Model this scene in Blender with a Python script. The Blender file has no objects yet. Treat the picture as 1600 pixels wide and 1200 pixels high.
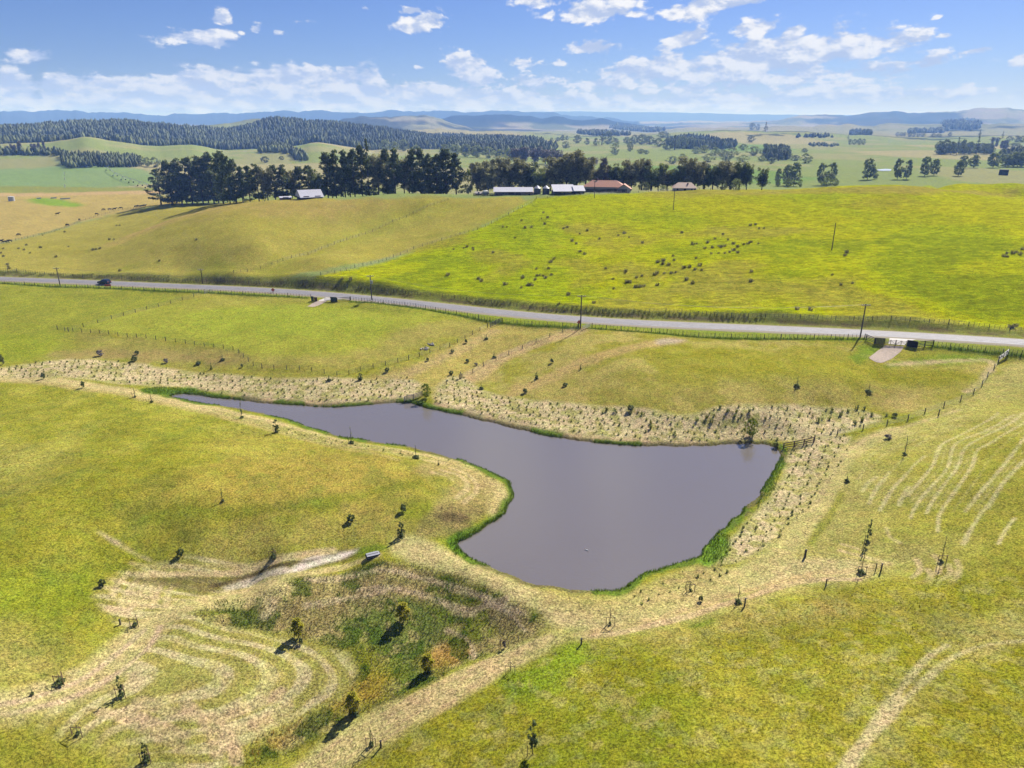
import bpy, bmesh, math, random
import numpy as np
from mathutils import Vector, Matrix

random.seed(7)
rng = np.random.default_rng(11)
scene = bpy.context.scene
COL = scene.collection
R = math.radians

# ------------------------------------------------------------------ camera, light, exposure
CAM_H = 60.0
PITCH = R(20.1)
FPX = 1121.0            # focal length in pixels of the 1600 px wide photograph
cam_data = bpy.data.cameras.new('camera')
cam_data.sensor_fit = 'HORIZONTAL'
cam_data.sensor_width = 36.0
cam_data.lens = 36.0 * FPX / 1600.0
cam_data.clip_start = 0.5
cam_data.clip_end = 90000.0
cam = bpy.data.objects.new('camera', cam_data)
COL.objects.link(cam)
cam.location = (0, 0, CAM_H)
cam.rotation_euler = (math.pi / 2 - PITCH, 0, 0)
scene.camera = cam

SUN_AZ = R(35.0)        # clockwise from +Y
SUN_EL = R(42.0)
sun_data = bpy.data.lights.new('sun', 'SUN')
sun_data.energy = 4.3
sun_data.angle = R(0.53)
sun_data.color = (1.0, 0.955, 0.88)
sun = bpy.data.objects.new('sun', sun_data)
COL.objects.link(sun)
sdir = Vector((math.sin(SUN_AZ) * math.cos(SUN_EL), math.cos(SUN_AZ) * math.cos(SUN_EL), math.sin(SUN_EL)))
sun.rotation_euler = sdir.to_track_quat('Z', 'Y').to_euler()
sun.location = sdir * 300

scene.view_settings.view_transform = 'Standard'
scene.view_settings.look = 'None'
scene.view_settings.gamma = 1.0
scene.view_settings.use_curve_mapping = False
scene.view_settings.exposure = 1.15
scene.cycles.use_denoising = True
scene.cycles.max_bounces = 6
scene.cycles.volume_bounces = 1
scene.cycles.transparent_max_bounces = 4
scene.render.film_transparent = False

# ------------------------------------------------------------------ node helper
class NT:
    def __init__(self, tree):
        self.t = tree
        self.n = tree.nodes
        self.l = tree.links
    def node(self, typ, **kw):
        nd = self.n.new(typ)
        for k, v in kw.items():
            setattr(nd, k, v)
        return nd
    def put(self, sock, v):
        if v is None:
            return
        if hasattr(v, 'is_linked'):
            self.l.new(v, sock)
        elif isinstance(v, (tuple, list)):
            if sock.type == 'RGBA' and len(v) == 3:
                v = tuple(v) + (1.0,)
            sock.default_value = v
        else:
            sock.default_value = v
    def math(self, op, a, b=None, c=None, clamp=False):
        m = self.node('ShaderNodeMath', operation=op)
        m.use_clamp = clamp
        self.put(m.inputs[0], a)
        if b is not None: self.put(m.inputs[1], b)
        if c is not None: self.put(m.inputs[2], c)
        return m.outputs[0]
    def vmath(self, op, a, b=None):
        m = self.node('ShaderNodeVectorMath', operation=op)
        self.put(m.inputs[0], a)
        if b is not None: self.put(m.inputs[1], b)
        return m.outputs[1] if op in ('DOT_PRODUCT', 'LENGTH') else m.outputs[0]
    def noise(self, vec, scale, detail=3.0, rough=0.55, dist=0.0, out=0, dim='3D'):
        m = self.node('ShaderNodeTexNoise', noise_dimensions=dim)
        if vec is not None: self.put(m.inputs['Vector'], vec)
        m.inputs['Scale'].default_value = scale
        m.inputs['Detail'].default_value = detail
        m.inputs['Roughness'].default_value = rough
        m.inputs['Distortion'].default_value = dist
        return m.outputs[out]
    def remap(self, v, a, b, c=0.0, d=1.0, smooth=False):
        m = self.node('ShaderNodeMapRange')
        m.interpolation_type = 'SMOOTHSTEP' if smooth else 'LINEAR'
        self.put(m.inputs[0], v)
        for i, x in zip((1, 2, 3, 4), (a, b, c, d)):
            self.put(m.inputs[i], x)
        return m.outputs[0]
    def mix(self, f, a, b, blend='MIX'):
        m = self.node('ShaderNodeMix', data_type='RGBA', blend_type=blend)
        self.put(m.inputs[0], f)
        self.put(m.inputs[6], a)
        self.put(m.inputs[7], b)
        return m.outputs[2]
    def sepxyz(self, v):
        m = self.node('ShaderNodeSeparateXYZ'); self.put(m.inputs[0], v); return m.outputs
    def comb(self, x, y, z):
        m = self.node('ShaderNodeCombineXYZ')
        for i, v in enumerate((x, y, z)): self.put(m.inputs[i], v)
        return m.outputs[0]

def lin(c):
    c = np.asarray(c, float) / 255.0
    return np.where(c <= 0.04045, c / 12.92, ((c + 0.055) / 1.055) ** 2.4)

# ------------------------------------------------------------------ sky with fair weather cumulus
world = bpy.data.worlds.new('World')
scene.world = world
world.use_nodes = True
W = NT(world.node_tree)
W.n.clear()
w_out = W.node('ShaderNodeOutputWorld')
w_bg = W.node('ShaderNodeBackground')
sky = W.node('ShaderNodeTexSky', sky_type='NISHITA')
sky.sun_disc = False
sky.sun_elevation = SUN_EL
sky.sun_rotation = SUN_AZ
sky.altitude = 300.0
sky.air_density = 1.0
sky.dust_density = 0.4
sky.ozone_density = 3.5
tc = W.node('ShaderNodeTexCoord')
dirv = W.vmath('NORMALIZE', tc.outputs['Generated'])
sx, sy, sz = W.sepxyz(dirv)
el = W.math('MULTIPLY', W.math('ARCSINE', sz), 180 / math.pi)            # elevation in degrees
az = W.math('MULTIPLY', W.math('ARCTAN2', sx, sy), 180 / math.pi)        # azimuth in degrees from +Y
# shape noise in angle space, stretched sideways as clouds near the horizon are
cc = W.comb(az, W.math('MULTIPLY', el, 1.9), 0.0)
n_big = W.noise(cc, 0.42, 6.0, 0.62)
n_up = W.noise(W.vmath('ADD', cc, (0.35, 0.95, 0.0)), 0.42, 4.0, 0.62)
n_fine = W.noise(cc, 1.7, 4.0, 0.6)
def azel(px, py):
    u = (px - 800) / FPX; v = (py - 600) / FPX
    y = math.cos(PITCH) - v * math.sin(PITCH); z = -(math.sin(PITCH) + v * math.cos(PITCH))
    return math.degrees(math.atan2(u, y)), math.degrees(math.atan2(z, math.hypot(u, y)))
CLOUDS = [  # px, py, half width px, half height px, strength, tilt (px rise per px)
 (300,58,58,13,1,0),(42,88,30,12,.9,0),(15,85,8,5,.7,0),(348,27,15,11,.8,0),(398,43,12,12,.8,0),(380,52,8,5,.6,0),(433,50,9,6,.7,0),(478,33,22,6,.65,.05),
 (660,36,42,15,1,.12),(640,17,18,7,.9,0),(715,34,12,6,.6,0),(570,10,20,10,.4,.1),(788,22,14,7,.5,.1),
 (740,112,52,26,.9,-.25),(822,98,30,9,.75,0),(875,98,10,5,.6,0),(830,128,34,16,.8,0),(650,105,12,4,.6,0),
 (845,2,44,11,.85,0),(938,14,68,20,1.05,.06),(1115,8,70,16,1,.15),(924,76,32,12,1,0),(1064,63,36,14,1,.2),(1183,42,36,17,.9,.15),(1240,48,26,9,.8,.25),
 (1040,108,120,26,.95,.10),(1190,92,140,34,1.1,.12),(1330,74,90,24,1.0,.15),(950,132,110,14,.7,.0),(1080,140,160,13,.65,.03),
 (1430,58,28,10,.75,.1),(1478,56,16,6,.7,0),(1395,112,48,16,.85,.15),(1450,100,40,20,.75,.3),(1515,82,30,7,.8,.2),(1597,93,18,10,.95,.2),(1465,27,10,4,.6,.2),(1498,18,8,4,.5,0),
 (1515,131,14,3,.6,0),(1300,128,120,12,.65,.03),
 (480,122,115,20,1.15,0),(330,128,90,22,1.15,0),(200,136,80,20,1.1,0),(95,134,50,16,1.0,.02),(20,142,60,26,1.1,0),(255,152,260,22,1.15,0),(560,150,220,21,1.1,0),(100,162,240,12,1.0,0),
 (740,154,160,18,1.05,0),(900,160,200,14,.95,0),(1150,156,260,16,.85,0),(1340,150,220,14,.75,0),(600,128,14,9,.6,0),(500,166,400,8,.9,0),(1250,118,200,16,.8,.06),
]
mask = None
for (px, py, hw, hh, s, tilt) in CLOUDS:
    a0, e0 = azel(px, py)
    aw = abs(azel(px + hw, py)[0] - azel(px - hw, py)[0]) / 2
    eh = abs(azel(px, py + hh)[1] - azel(px, py - hh)[1]) / 2
    da = W.math('SUBTRACT', az, a0)
    dx = W.math('DIVIDE', da, aw)
    dy = W.math('DIVIDE', W.math('SUBTRACT', W.math('SUBTRACT', el, e0), W.math('MULTIPLY', da, tilt)), eh)
    d2 = W.math('ADD', W.math('MULTIPLY', dx, dx), W.math('MULTIPLY', dy, dy))
    g = W.math('MULTIPLY', W.math('POWER', 2.718, W.math('MULTIPLY', d2, -0.75)), s)
    mask = g if mask is None else W.math('MAXIMUM', mask, g)
# outside the frame the same kind of cloud goes on, scattered by a slow noise
slow = W.noise(W.comb(az, W.math('MULTIPLY', el, 2.4), 4.0), 0.085, 3.0, 0.55)
low = W.remap(el, 1.5, 6.0, 0.75, 0.30)
outside = W.math('MAXIMUM', W.remap(W.math('ABSOLUTE', az), 34.5, 40.0), W.remap(el, 10.5, 14.0))
elf = W.remap(el, 0.0, 1.0)
mask2 = W.math('MULTIPLY', W.math('MULTIPLY', W.remap(W.math('ADD', slow, W.math('MULTIPLY', low, 0.25)), 0.60, 0.74), outside), elf)
mask = W.math('MAXIMUM', mask, mask2)
dens = W.math('ADD', W.math('MULTIPLY', mask, 0.79), W.math('MULTIPLY', W.math('SUBTRACT', n_big, 0.5), 1.75))
dens = W.math('ADD', dens, W.math('MULTIPLY', W.math('SUBTRACT', n_fine, 0.5), 0.42))
alpha = W.remap(dens, 0.28, 0.52, 0, 1, True)
alpha = W.math('MULTIPLY', alpha, W.remap(mask, 0.05, 0.3))
lit = W.remap(W.math('SUBTRACT', n_big, n_up), -0.10, 0.14, 0.0, 1.0, True)
nearhor = W.remap(el, 1.5, 6.5)
alpha = W.math('MULTIPLY', alpha, W.math('ADD', 0.88, W.math('MULTIPLY', nearhor, 0.08)))
bright = W.mix(nearhor, (6.0, 6.6, 8.2), (8.6, 8.6, 8.9))
shade = W.mix(nearhor, (3.7, 4.6, 7.2), (4.2, 5.0, 7.2))
ccol = W.mix(lit, shade, bright)
skycol = W.mix(1.0, sky.outputs[0], (0.43, 0.515, 0.86), 'MULTIPLY')
final = W.mix(alpha, skycol, ccol)
W.put(w_bg.inputs[0], final)
w_bg.inputs[1].default_value = 0.05
W.l.new(w_bg.outputs[0], w_out.inputs[0])

# ------------------------------------------------------------------ noise and interpolation in numpy
def _hash(ix, iy, seed):
    h = (ix.astype(np.int64) * 374761393 + iy.astype(np.int64) * 668265263 + seed * 974634777) & 0xFFFFFFFF
    h = ((h ^ (h >> 13)) * 1274126177) & 0xFFFFFFFF
    return ((h ^ (h >> 16)) & 0xFFFF) / 65535.0
def vnoise(x, y, seed=0):
    x = np.asarray(x, float); y = np.asarray(y, float)
    ix = np.floor(x); iy = np.floor(y)
    fx = x - ix; fy = y - iy
    fx = fx * fx * fx * (fx * (fx * 6 - 15) + 10); fy = fy * fy * fy * (fy * (fy * 6 - 15) + 10)
    a = _hash(ix, iy, seed); b = _hash(ix + 1, iy, seed); c = _hash(ix, iy + 1, seed); d = _hash(ix + 1, iy + 1, seed)
    return (a + (b - a) * fx) * (1 - fy) + (c + (d - c) * fx) * fy
def fbm(x, y, scale, octs=4, seed=0, gain=0.5):
    s = 0.0; amp = 1.0; tot = 0.0
    x = np.asarray(x) / scale; y = np.asarray(y) / scale
    for k in range(octs):
        cs, sn = math.cos(k * 1.1), math.sin(k * 1.1)
        s = s + amp * vnoise((x * cs - y * sn) + 17.3 * k, (x * sn + y * cs) - 9.1 * k, seed + k)
        tot += amp; amp *= gain; x = x * 2.03; y = y * 2.03
    return s / tot
def sstep(x, a, b):
    t = np.clip((x - a) / (b - a), 0, 1)
    return t * t * (3 - 2 * t)

CP, SP = math.cos(PITCH), math.sin(PITCH)
def ray(px, py):
    u = (np.asarray(px, float) - 800) / FPX; v = (np.asarray(py, float) - 600) / FPX
    return u, CP - v * SP, -(SP + v * CP)
def on_plane(px, py, z):
    dx, dy, dz = ray(px, py)
    t = (np.asarray(z, float) - CAM_H) / dz
    return dx * t, dy * t
def project(X, Y, Z):
    zc = Y * CP - (Z - CAM_H) * SP          # depth
    vc = -(Y * SP + (Z - CAM_H) * CP)
    return 800 + FPX * X / zc, 600 + FPX * vc / zc
def z_of_row(py, r, px=800.0):
    dx, dy, dz = ray(px, py)
    return CAM_H + dz / math.hypot(dx, dy) * r

# control points of the land: pixel of the photograph and the height of the ground there
CTRL = """280,610,.5 450,626,.5 620,622,.5 800,655,.7 1000,688,.7 1180,684,.7 1235,710,.9 1190,800,.9 1090,898,.9 940,942,1 800,918,1 700,862,.8 812,780,.5 700,705,.9 550,683,.7 400,640,.6
50,620,1.5 200,640,2 300,680,3 450,740,4 150,700,4 50,750,5 600,740,3.2 300,800,4 100,850,4 500,800,3 680,760,1.8 700,820,1.5 30,950,3 0,1100,2 150,930,1
400,905,-1 540,872,-.2 330,922,-1.3 250,905,-.2 250,870,1 450,858,1.4 620,862,.8
300,952,0 430,922,.4 600,880,.8 560,960,-1.7 640,980,-2.2 620,1040,-2.9 560,1080,-3.5 450,1150,-4.6 440,960,-1.2 780,980,-1.1 700,930,-.8
300,1000,-.6 200,960,0 400,1050,-2.2 500,1030,-2.6 300,1100,-1.6 200,1050,-.8 100,1150,-.8 0,1200,0 250,1190,-2.6 380,1180,-4
870,1000,.5 760,1060,-1 650,1120,-2 560,1180,-3.6 700,1190,-1 830,1180,1 1000,1040,2 1000,1150,3 1150,960,2 1200,1100,4.5 1300,950,3.6 1400,1050,6 1400,1190,7 1580,1100,8 1580,950,7 1380,890,3.5 1270,860,2.2 1200,900,1.8 1100,930,1.3 960,960,1
1260,700,1.5 1300,720,2 1400,700,4 1350,800,3.8 1500,780,7 1590,700,9 1590,850,8 1400,640,3 1500,640,5 1590,600,6.5
300,570,1.5 100,570,2 0,560,2 500,600,1.4 660,600,1 600,570,2 430,580,2.2 350,540,3.3 150,520,3 300,490,4 500,510,4.6 650,500,4.8 720,520,3.8 500,550,3.6 680,560,2 760,530,3 750,570,1.5 850,590,2.5 900,560,4.6 1000,600,4.8 950,650,1.8 1100,580,6 1200,560,7 1300,600,6 1150,640,3.5 1300,640,3 1000,540,6
0,435,3 200,443,3.4 400,452,4 600,467,4.8 760,487,5.2 900,500,5.8 1050,508,6.2 1200,513,7 1350,519,7.6 1450,524,8 1600,534,8
0,400,1 150,410,3 300,420,6 420,420,7.5 600,450,7 0,370,-2 50,340,-3 100,350,-3 170,345,-2 200,400,6 300,380,12 400,380,14 500,400,11 300,345,15 400,330,20 500,315,22 600,315,21.5 180,372,4 240,350,8 100,330,-2.5 200,326,-1 260,321,4 330,320,13 60,300,-3 0,320,-3 200,300,-2
700,325,18.6 640,327,18.4 700,313,21.6 660,315,21.5 560,362,12 470,400,9 760,311,22 830,310,22.5 700,360,13.5 600,410,8.5
840,307,23 900,304,24 1000,300,24 1100,297,25 1300,292,25 1400,290,25 1500,287,25 1590,286,25
1000,350,17 1000,400,12 1000,450,8.5 800,400,11 700,430,8 850,350,17 1200,350,18 1200,400,14 1200,450,10.5 1200,490,8.4 1400,350,19 1400,400,15.5 1400,450,12 1590,350,21 1590,400,17 1590,450,13 1590,510,9 1400,500,9.4"""
cps = []
for t in CTRL.split():
    a, b, c = map(float, t.split(','))
    X, Y = on_plane(a, b, c)
    cps.append((X, Y, c))
def polar(P, r):
    th = math.atan((P - 800) / 1193.0)
    return r * math.sin(th), r * math.cos(th)
for (P, r, z) in [(-250,300,3),(-250,450,-2),(-300,700,-2),(0,700,-2),(200,700,-2),(-300,1000,0),(0,1000,0),(200,1000,0),
                  (400,445,17),(400,540,10),(400,700,1),(400,1000,2),(550,445,17),(550,560,10),(550,750,2),(550,1000,3),(700,445,17),(700,560,10),(700,750,3),(700,1000,3),
                  (330,560,4),(300,800,-1),(850,460,19),(850,560,12),(850,750,4),(850,1000,4),(1000,470,19),(1000,580,12),(1000,760,4),(1000,1000,4),
                  (1150,480,19),(1150,580,13),(1150,740,5),(1150,1000,5),(1300,490,19),(1300,560,13),(1300,680,5),(1300,1000,5),(1450,510,18),(1450,580,12),(1450,690,5),(1450,1000,6),
                  (1600,520,19),(1600,600,11),(1600,700,5),(1600,1000,6),(1900,300,18),(1900,420,24),(1900,600,12),(1900,1000,6),(1900,220,11),(-250,230,3)]:
    X, Y = polar(P, r)
    cps.append((X, Y, z))
cps = np.array(cps)
def warp(X, Y):
    r = np.hypot(X, Y)
    th = np.clip(np.arctan2(X, Y), -0.9, 0.9)
    return th * 1.4, np.log(np.clip(r, 46, 1400))
def tps(d2):
    return np.where(d2 > 1e-12, 0.5 * d2 * np.log(np.maximum(d2, 1e-12)), 0.0)
_cu, _cv = warp(cps[:, 0], cps[:, 1])
_n = len(cps)
_A = np.zeros((_n + 3, _n + 3))
_A[:_n, :_n] = tps((_cu[:, None] - _cu) ** 2 + (_cv[:, None] - _cv) ** 2) + np.eye(_n) * 2e-4
_A[:_n, _n] = 1; _A[:_n, _n + 1] = _cu; _A[:_n, _n + 2] = _cv
_A[_n:, :_n] = _A[:_n, _n:].T
_w = np.linalg.solve(_A, np.r_[cps[:, 2], 0, 0, 0])
def rbf_exact(u, v):
    out = _w[_n] + _w[_n + 1] * u + _w[_n + 2] * v
    for k in range(_n):
        out = out + _w[k] * tps((u - _cu[k]) ** 2 + (v - _cv[k]) ** 2)
    return out
_gu = np.linspace(-1.27, 1.27, 318); _gv = np.linspace(math.log(46) - .01, math.log(1400) + .01, 430)
_gg = rbf_exact(*np.meshgrid(_gu, _gv, indexing='ij'))
def rbf(X, Y):
    u, v = warp(X, Y)
    fu = (u - _gu[0]) / (_gu[1] - _gu[0]); fv = (v - _gv[0]) / (_gv[1] - _gv[0])
    iu = np.clip(fu.astype(int), 0, len(_gu) - 2); iv = np.clip(fv.astype(int), 0, len(_gv) - 2)
    fu = fu - iu; fv = fv - iv
    return (_gg[iu, iv] * (1 - fu) + _gg[iu + 1, iv] * fu) * (1 - fv) + (_gg[iu, iv + 1] * (1 - fu) + _gg[iu + 1, iv + 1] * fu) * fv

# distant ridges: distance, half width in front and behind, then (pixel column, pixel row of the skyline)
RIDGES = [
 (1500, 380, 500, 0.35, [(-500,236),(-100,232),(0,226),(60,224),(130,214),(170,221),(230,231),(300,228),(345,240),(370,238),(420,234),(455,232),(490,223),(540,232),(600,243),(640,238),(700,246),(780,262),(900,275),(1000,285)]),
 (2300, 420, 600, 0.5, [(-500,205),(-200,200),(0,203),(80,199),(110,196),(190,194),(240,198),(300,205),(360,208),(400,198),(430,189),(460,191),(480,197),(500,195),(530,196),(580,204),(620,211),(700,220),(760,228),(820,240),(900,252),(1000,262)]),
 (3200, 500, 500, 0.6, [(150,215),(270,201),(320,196),(360,193),(400,184),(440,187),(500,198),(560,205),(640,204),(680,201),(740,204),(830,206),(880,208),(960,213),(1050,216),(1150,225),(1300,240)]),
 (5000, 900, 700, 1.7, [(400,205),(500,196),(540,185),(560,181),(600,184),(640,180),(665,179),(690,187),(720,197),(760,204),(850,212),(1000,205),(1060,201),(1150,199),(1250,198),(1330,196),(1400,194),(1480,195),(1600,192),(1900,190)]),
 (6500, 900, 900, 0.6, [(600,200),(690,188),(705,181),(760,178),(830,180),(850,185),(860,181),(880,183),(905,189),(935,185),(960,190),(1000,197),(1040,204),(1200,210)]),
 (8500, 1600, 900, 2.0, [(900,205),(1000,200),(1060,196),(1100,194),(1150,190),(1200,189),(1240,182),(1290,180),(1340,178),(1390,176),(1440,175),(1500,172),(1560,171),(1600,170),(1900,168),(2600,175)]),
 (2700, 600, 700, 0.8, [(850,232),(940,222),(1000,215),(1060,207),(1130,204),(1200,206),(1260,206),(1330,211),(1400,214),(1470,218),(1600,214),(1900,210)]),
 (10500, 1500, 1200, 1.6, [(-1500,176),(-300,172),(-100,177),(0,173.5),(30,176),(92,169.5),(112,170.5),(130,175),(160,176),(195,176),(212,174),(225,179),(245,181),(260,183),(275,177),(292,174),(315,180),(335,177),(350,175),(390,176),(425,176),(475,173),(525,175),(560,177),(575,174),(595,177),(612,173),(650,173.5),(700,173),(750,175.5),(800,173),(900,180),(1000,190)]),
 (16000, 1200, 1200, 0.6, [(-1500,186),(0,186),(400,184),(700,176),(850,174),(1000,175.5),(1200,179),(1400,180),(1700,180),(2600,176)]),
]
RIDGE_PX = [3, 5, 6, 8, 7, 7, 4, 9, 2]
def far_land(X, Y):
    r = np.hypot(X, Y)
    th = np.arctan2(X, Y)
    P = 800 + 1193 * np.tan(np.clip(th, -1.3, 1.3))
    P = np.where(np.abs(th) > 1.3, np.where(X > 0, 4900, -3300), P)
    base = np.interp(P, [0, 400, 1200, 1600], [0, 2, 5, 6]) + (fbm(X, Y, 420, 4, 5) - 0.5) * 22 * sstep(r, 1000, 2200)
    out = base
    for i, (r0, wf, wb, rough, prof) in enumerate(RIDGES):
        pr = np.array(prof, float)
        th_p = np.arctan((pr[:, 0] - 800) / 1193.0)
        hz = CAM_H + (189.8 - pr[:, 1]) / 1271.0 * r0 * np.cos(th_p) * 1.0
        _s = np.linspace(pr[0, 0], pr[-1, 0], 400)
        _h = np.interp(_s, pr[:, 0], hz); _q = np.convolve(np.pad(_h, 6, 'edge'), np.hanning(15)[1:-1] / np.hanning(15).sum(), 'same')[6:-6]
        top = np.interp(P, _s, _q) + (fbm(P, P * 0 + 7 * i, 34, 5, 90 + i, .6) - .5) * RIDGE_PX[i] * r0 / 1271.0
        rr = r0 * (1 + 0.05 * (fbm(P, P * 0, 160, 2, 40 + i) - 0.5))
        d = (r - rr) / np.where(r < rr, wf, wb)
        shape = np.exp(-d * d * 1.4)
        n = (fbm(X, Y, r0 * 0.10, 5, 60 + i, 0.55) - 0.5)
        n2 = np.abs(fbm(X + 900, Y, r0 * 0.06, 4, 80 + i) - 0.5)
        side = np.clip(1 - shape, 0, 1) * shape
        h = top * shape + side * (n * 1.2 - n2 * 0.9) * rough * np.maximum(top, 20) * 1.2
        h = h + base * 0.2
        out = np.maximum(out, h) + 0.15 * np.minimum(np.maximum(h, 0), np.maximum(out, 0)) * 0
    return out

# ------------------------------------------------------------------ pond outline and road line, traced and thrown onto the land
POND_PX = [(262,619),(285,615),(310,616),(330,620),(360,624),(400,629),(450,632),(500,636),(540,636),(580,632),(610,629),(640,629),(660,635),(690,642),(720,649),(760,658),(800,668),(850,680),(900,688),(950,694),(1000,697),(1050,698),(1100,697),(1140,693),(1175,692),(1200,696),(1214,702),(1218,712),(1213,735),(1200,757),(1175,785),(1155,803),(1137,820),(1120,840),(1105,853),(1097,862),(1087,871),(1050,884),(1020,890),(995,905),(978,916),(962,924),(935,927),(885,922),(832,912),(800,901),(750,880),(727,865),(715,852),(725,842),(762,822),(785,808),(797,790),(800,770),(795,752),(770,737),(725,722),(690,711),(650,701),(600,693),(550,686),(520,680),(492,672),(460,660),(437,654),(390,642),(350,636),(310,630),(280,624)]
def smooth_closed(P, n=2):
    P = np.array(P, float)
    for _ in range(n):
        Q = np.roll(P, -1, 0)
        P = np.stack([P * .75 + Q * .25, P * .25 + Q * .75], 1).reshape(-1, 2)
    return P
_pp = smooth_closed(POND_PX, 2)
pond = np.stack(on_plane(_pp[:, 0], _pp[:, 1], 0.0), 1)
_an = np.linspace(0, 1, len(pond), endpoint=False)
_nn = (fbm(pond[:, 0], pond[:, 1], 3.0, 3, 3) - .5) * 1.3
_nr = np.roll(pond, -1, 0) - np.roll(pond, 1, 0)
_nr = np.stack([_nr[:, 1], -_nr[:, 0]], 1) / np.linalg.norm(_nr, axis=1)[:, None]
pond = pond + _nr * _nn[:, None]

def seg_dist(X, Y, pts, closed=False, want_side=False):
    """distance to a polyline; with want_side also the signed side and the arc length of the nearest point"""
    pts = np.asarray(pts, float)
    n = len(pts)
    best = np.full(X.shape, 1e18); side = np.zeros(X.shape); arc = np.zeros(X.shape); acc = 0.0
    for i in range(n if closed else n - 1):
        ax, ay = pts[i]; bx, by = pts[(i + 1) % n]
        ex, ey = bx - ax, by - ay
        L2 = ex * ex + ey * ey + 1e-12
        t = np.clip(((X - ax) * ex + (Y - ay) * ey) / L2, 0, 1)
        dx = X - ax - t * ex; dy = Y - ay - t * ey
        d = dx * dx + dy * dy
        m = d < best
        best = np.where(m, d, best)
        if want_side:
            side = np.where(m, np.sign(ex * (Y - ay) - ey * (X - ax)), side)
            arc = np.where(m, acc + t * math.sqrt(L2), arc)
        acc += math.sqrt(L2)
    best = np.sqrt(best)
    return (best, side, arc) if want_side else best
def inside(X, Y, pts):
    pts = np.asarray(pts, float); n = len(pts)
    c = np.zeros(X.shape, bool)
    for i in range(n):
        ax, ay = pts[i]; bx, by = pts[(i + 1) % n]
        if ay == by: continue
        c ^= ((ay > Y) != (by > Y)) & (X < (bx - ax) * (Y - ay) / (by - ay) + ax)
    return c
def poly_sd(X, Y, pts):
    """signed distance, positive inside; only exact near the polygon"""
    pts = np.asarray(pts, float)
    lo = pts.min(0) - 25; hi = pts.max(0) + 25
    m = (X > lo[0]) & (X < hi[0]) & (Y > lo[1]) & (Y < hi[1])
    out = np.full(X.shape, -25.0)
    if m.any():
        d = seg_dist(X[m], Y[m], pts, True)
        out[m] = np.where(inside(X[m], Y[m], pts), d, -d)
    return out

def land0(X, Y):
    X = np.atleast_1d(np.asarray(X, float)); Y = np.atleast_1d(np.asarray(Y, float))
    r = np.hypot(X, Y)
    k = sstep(r, 850, 1150)
    near = np.zeros(X.shape); far = np.zeros(X.shape)
    mn = k < 1; mf = k > 0
    if mf.any(): far[mf] = far_land(X[mf], Y[mf])
    Xn, Yn, rn = X[mn], Y[mn], r[mn]
    near[mn] = rbf(Xn, Yn) + (fbm(Xn, Yn, 9, 3, 21) - .5) * 0.7 * sstep(rn, 30, 80) + (fbm(Xn, Yn, 34, 3, 22) - .5) * 1.5
    h = near * (1 - k) + far * k
    d = poly_sd(X, Y, pond)
    rim = 0.22 + 0.18 * np.clip(-d, 0, 3)
    hb = rim + (h - rim) * sstep(-d, 0.5, 9.0)
    return np.where(d > -9, np.where(d > 0, -0.12 - np.minimum(d * 0.35, 1.6), hb), h)

def make_unproject(H):
    def f(px, py, tmax=9000.0):
        px = np.atleast_1d(np.asarray(px, float)); py = np.atleast_1d(np.asarray(py, float))
        dx, dy, dz = ray(px, py)
        ts = np.exp(np.linspace(math.log(35.0), math.log(tmax), 260))
        T = ts[None, :]
        Z = CAM_H + dz[:, None] * T
        G = H((dx[:, None] * T).ravel(), (dy[:, None] * T).ravel()).reshape(Z.shape)
        below = Z < G
        hit = below.argmax(1)
        hit = np.where(below.any(1), np.maximum(hit, 1), len(ts) - 1)
        lo = ts[hit - 1]; hi = ts[hit]
        for _ in range(16):
            mid = (lo + hi) / 2
            b = (CAM_H + dz * mid) < H(dx * mid, dy * mid)
            hi = np.where(b, mid, hi); lo = np.where(b, lo, mid)
        return np.stack([dx * hi, dy * hi], 1)
    return f
unp0 = make_unproject(land0)
ROAD_PX = [(-260,424),(-100,431),(0,435),(100,439.5),(200,443.5),(300,447.5),(400,452),(500,459),(600,467),(700,479),(760,487.5),(830,495),(900,500),(1000,505.5),(1100,510),(1200,513),(1300,516),(1400,521),(1500,527),(1600,534),(1720,543),(1850,553)]
_rp = np.array(ROAD_PX, float)
_rxy = unp0(_rp[:, 0], _rp[:, 1])
def chaikin(P, n=2):
    P = np.array(P, float)
    for _ in range(n):
        Q = [P[0]]
        for a, b in zip(P[:-1], P[1:]):
            Q += [a * .75 + b * .25, a * .25 + b * .75]
        Q.append(P[-1]); P = np.array(Q)
    return P
def resample(P, step):
    P = np.asarray(P, float)
    d = np.r_[0, np.cumsum(np.linalg.norm(np.diff(P, axis=0), axis=1))]
    n = max(2, int(round(d[-1] / step)) + 1)
    s = np.linspace(0, d[-1], n)
    return np.stack([np.interp(s, d, P[:, k]) for k in range(P.shape[1])], 1)
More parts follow.
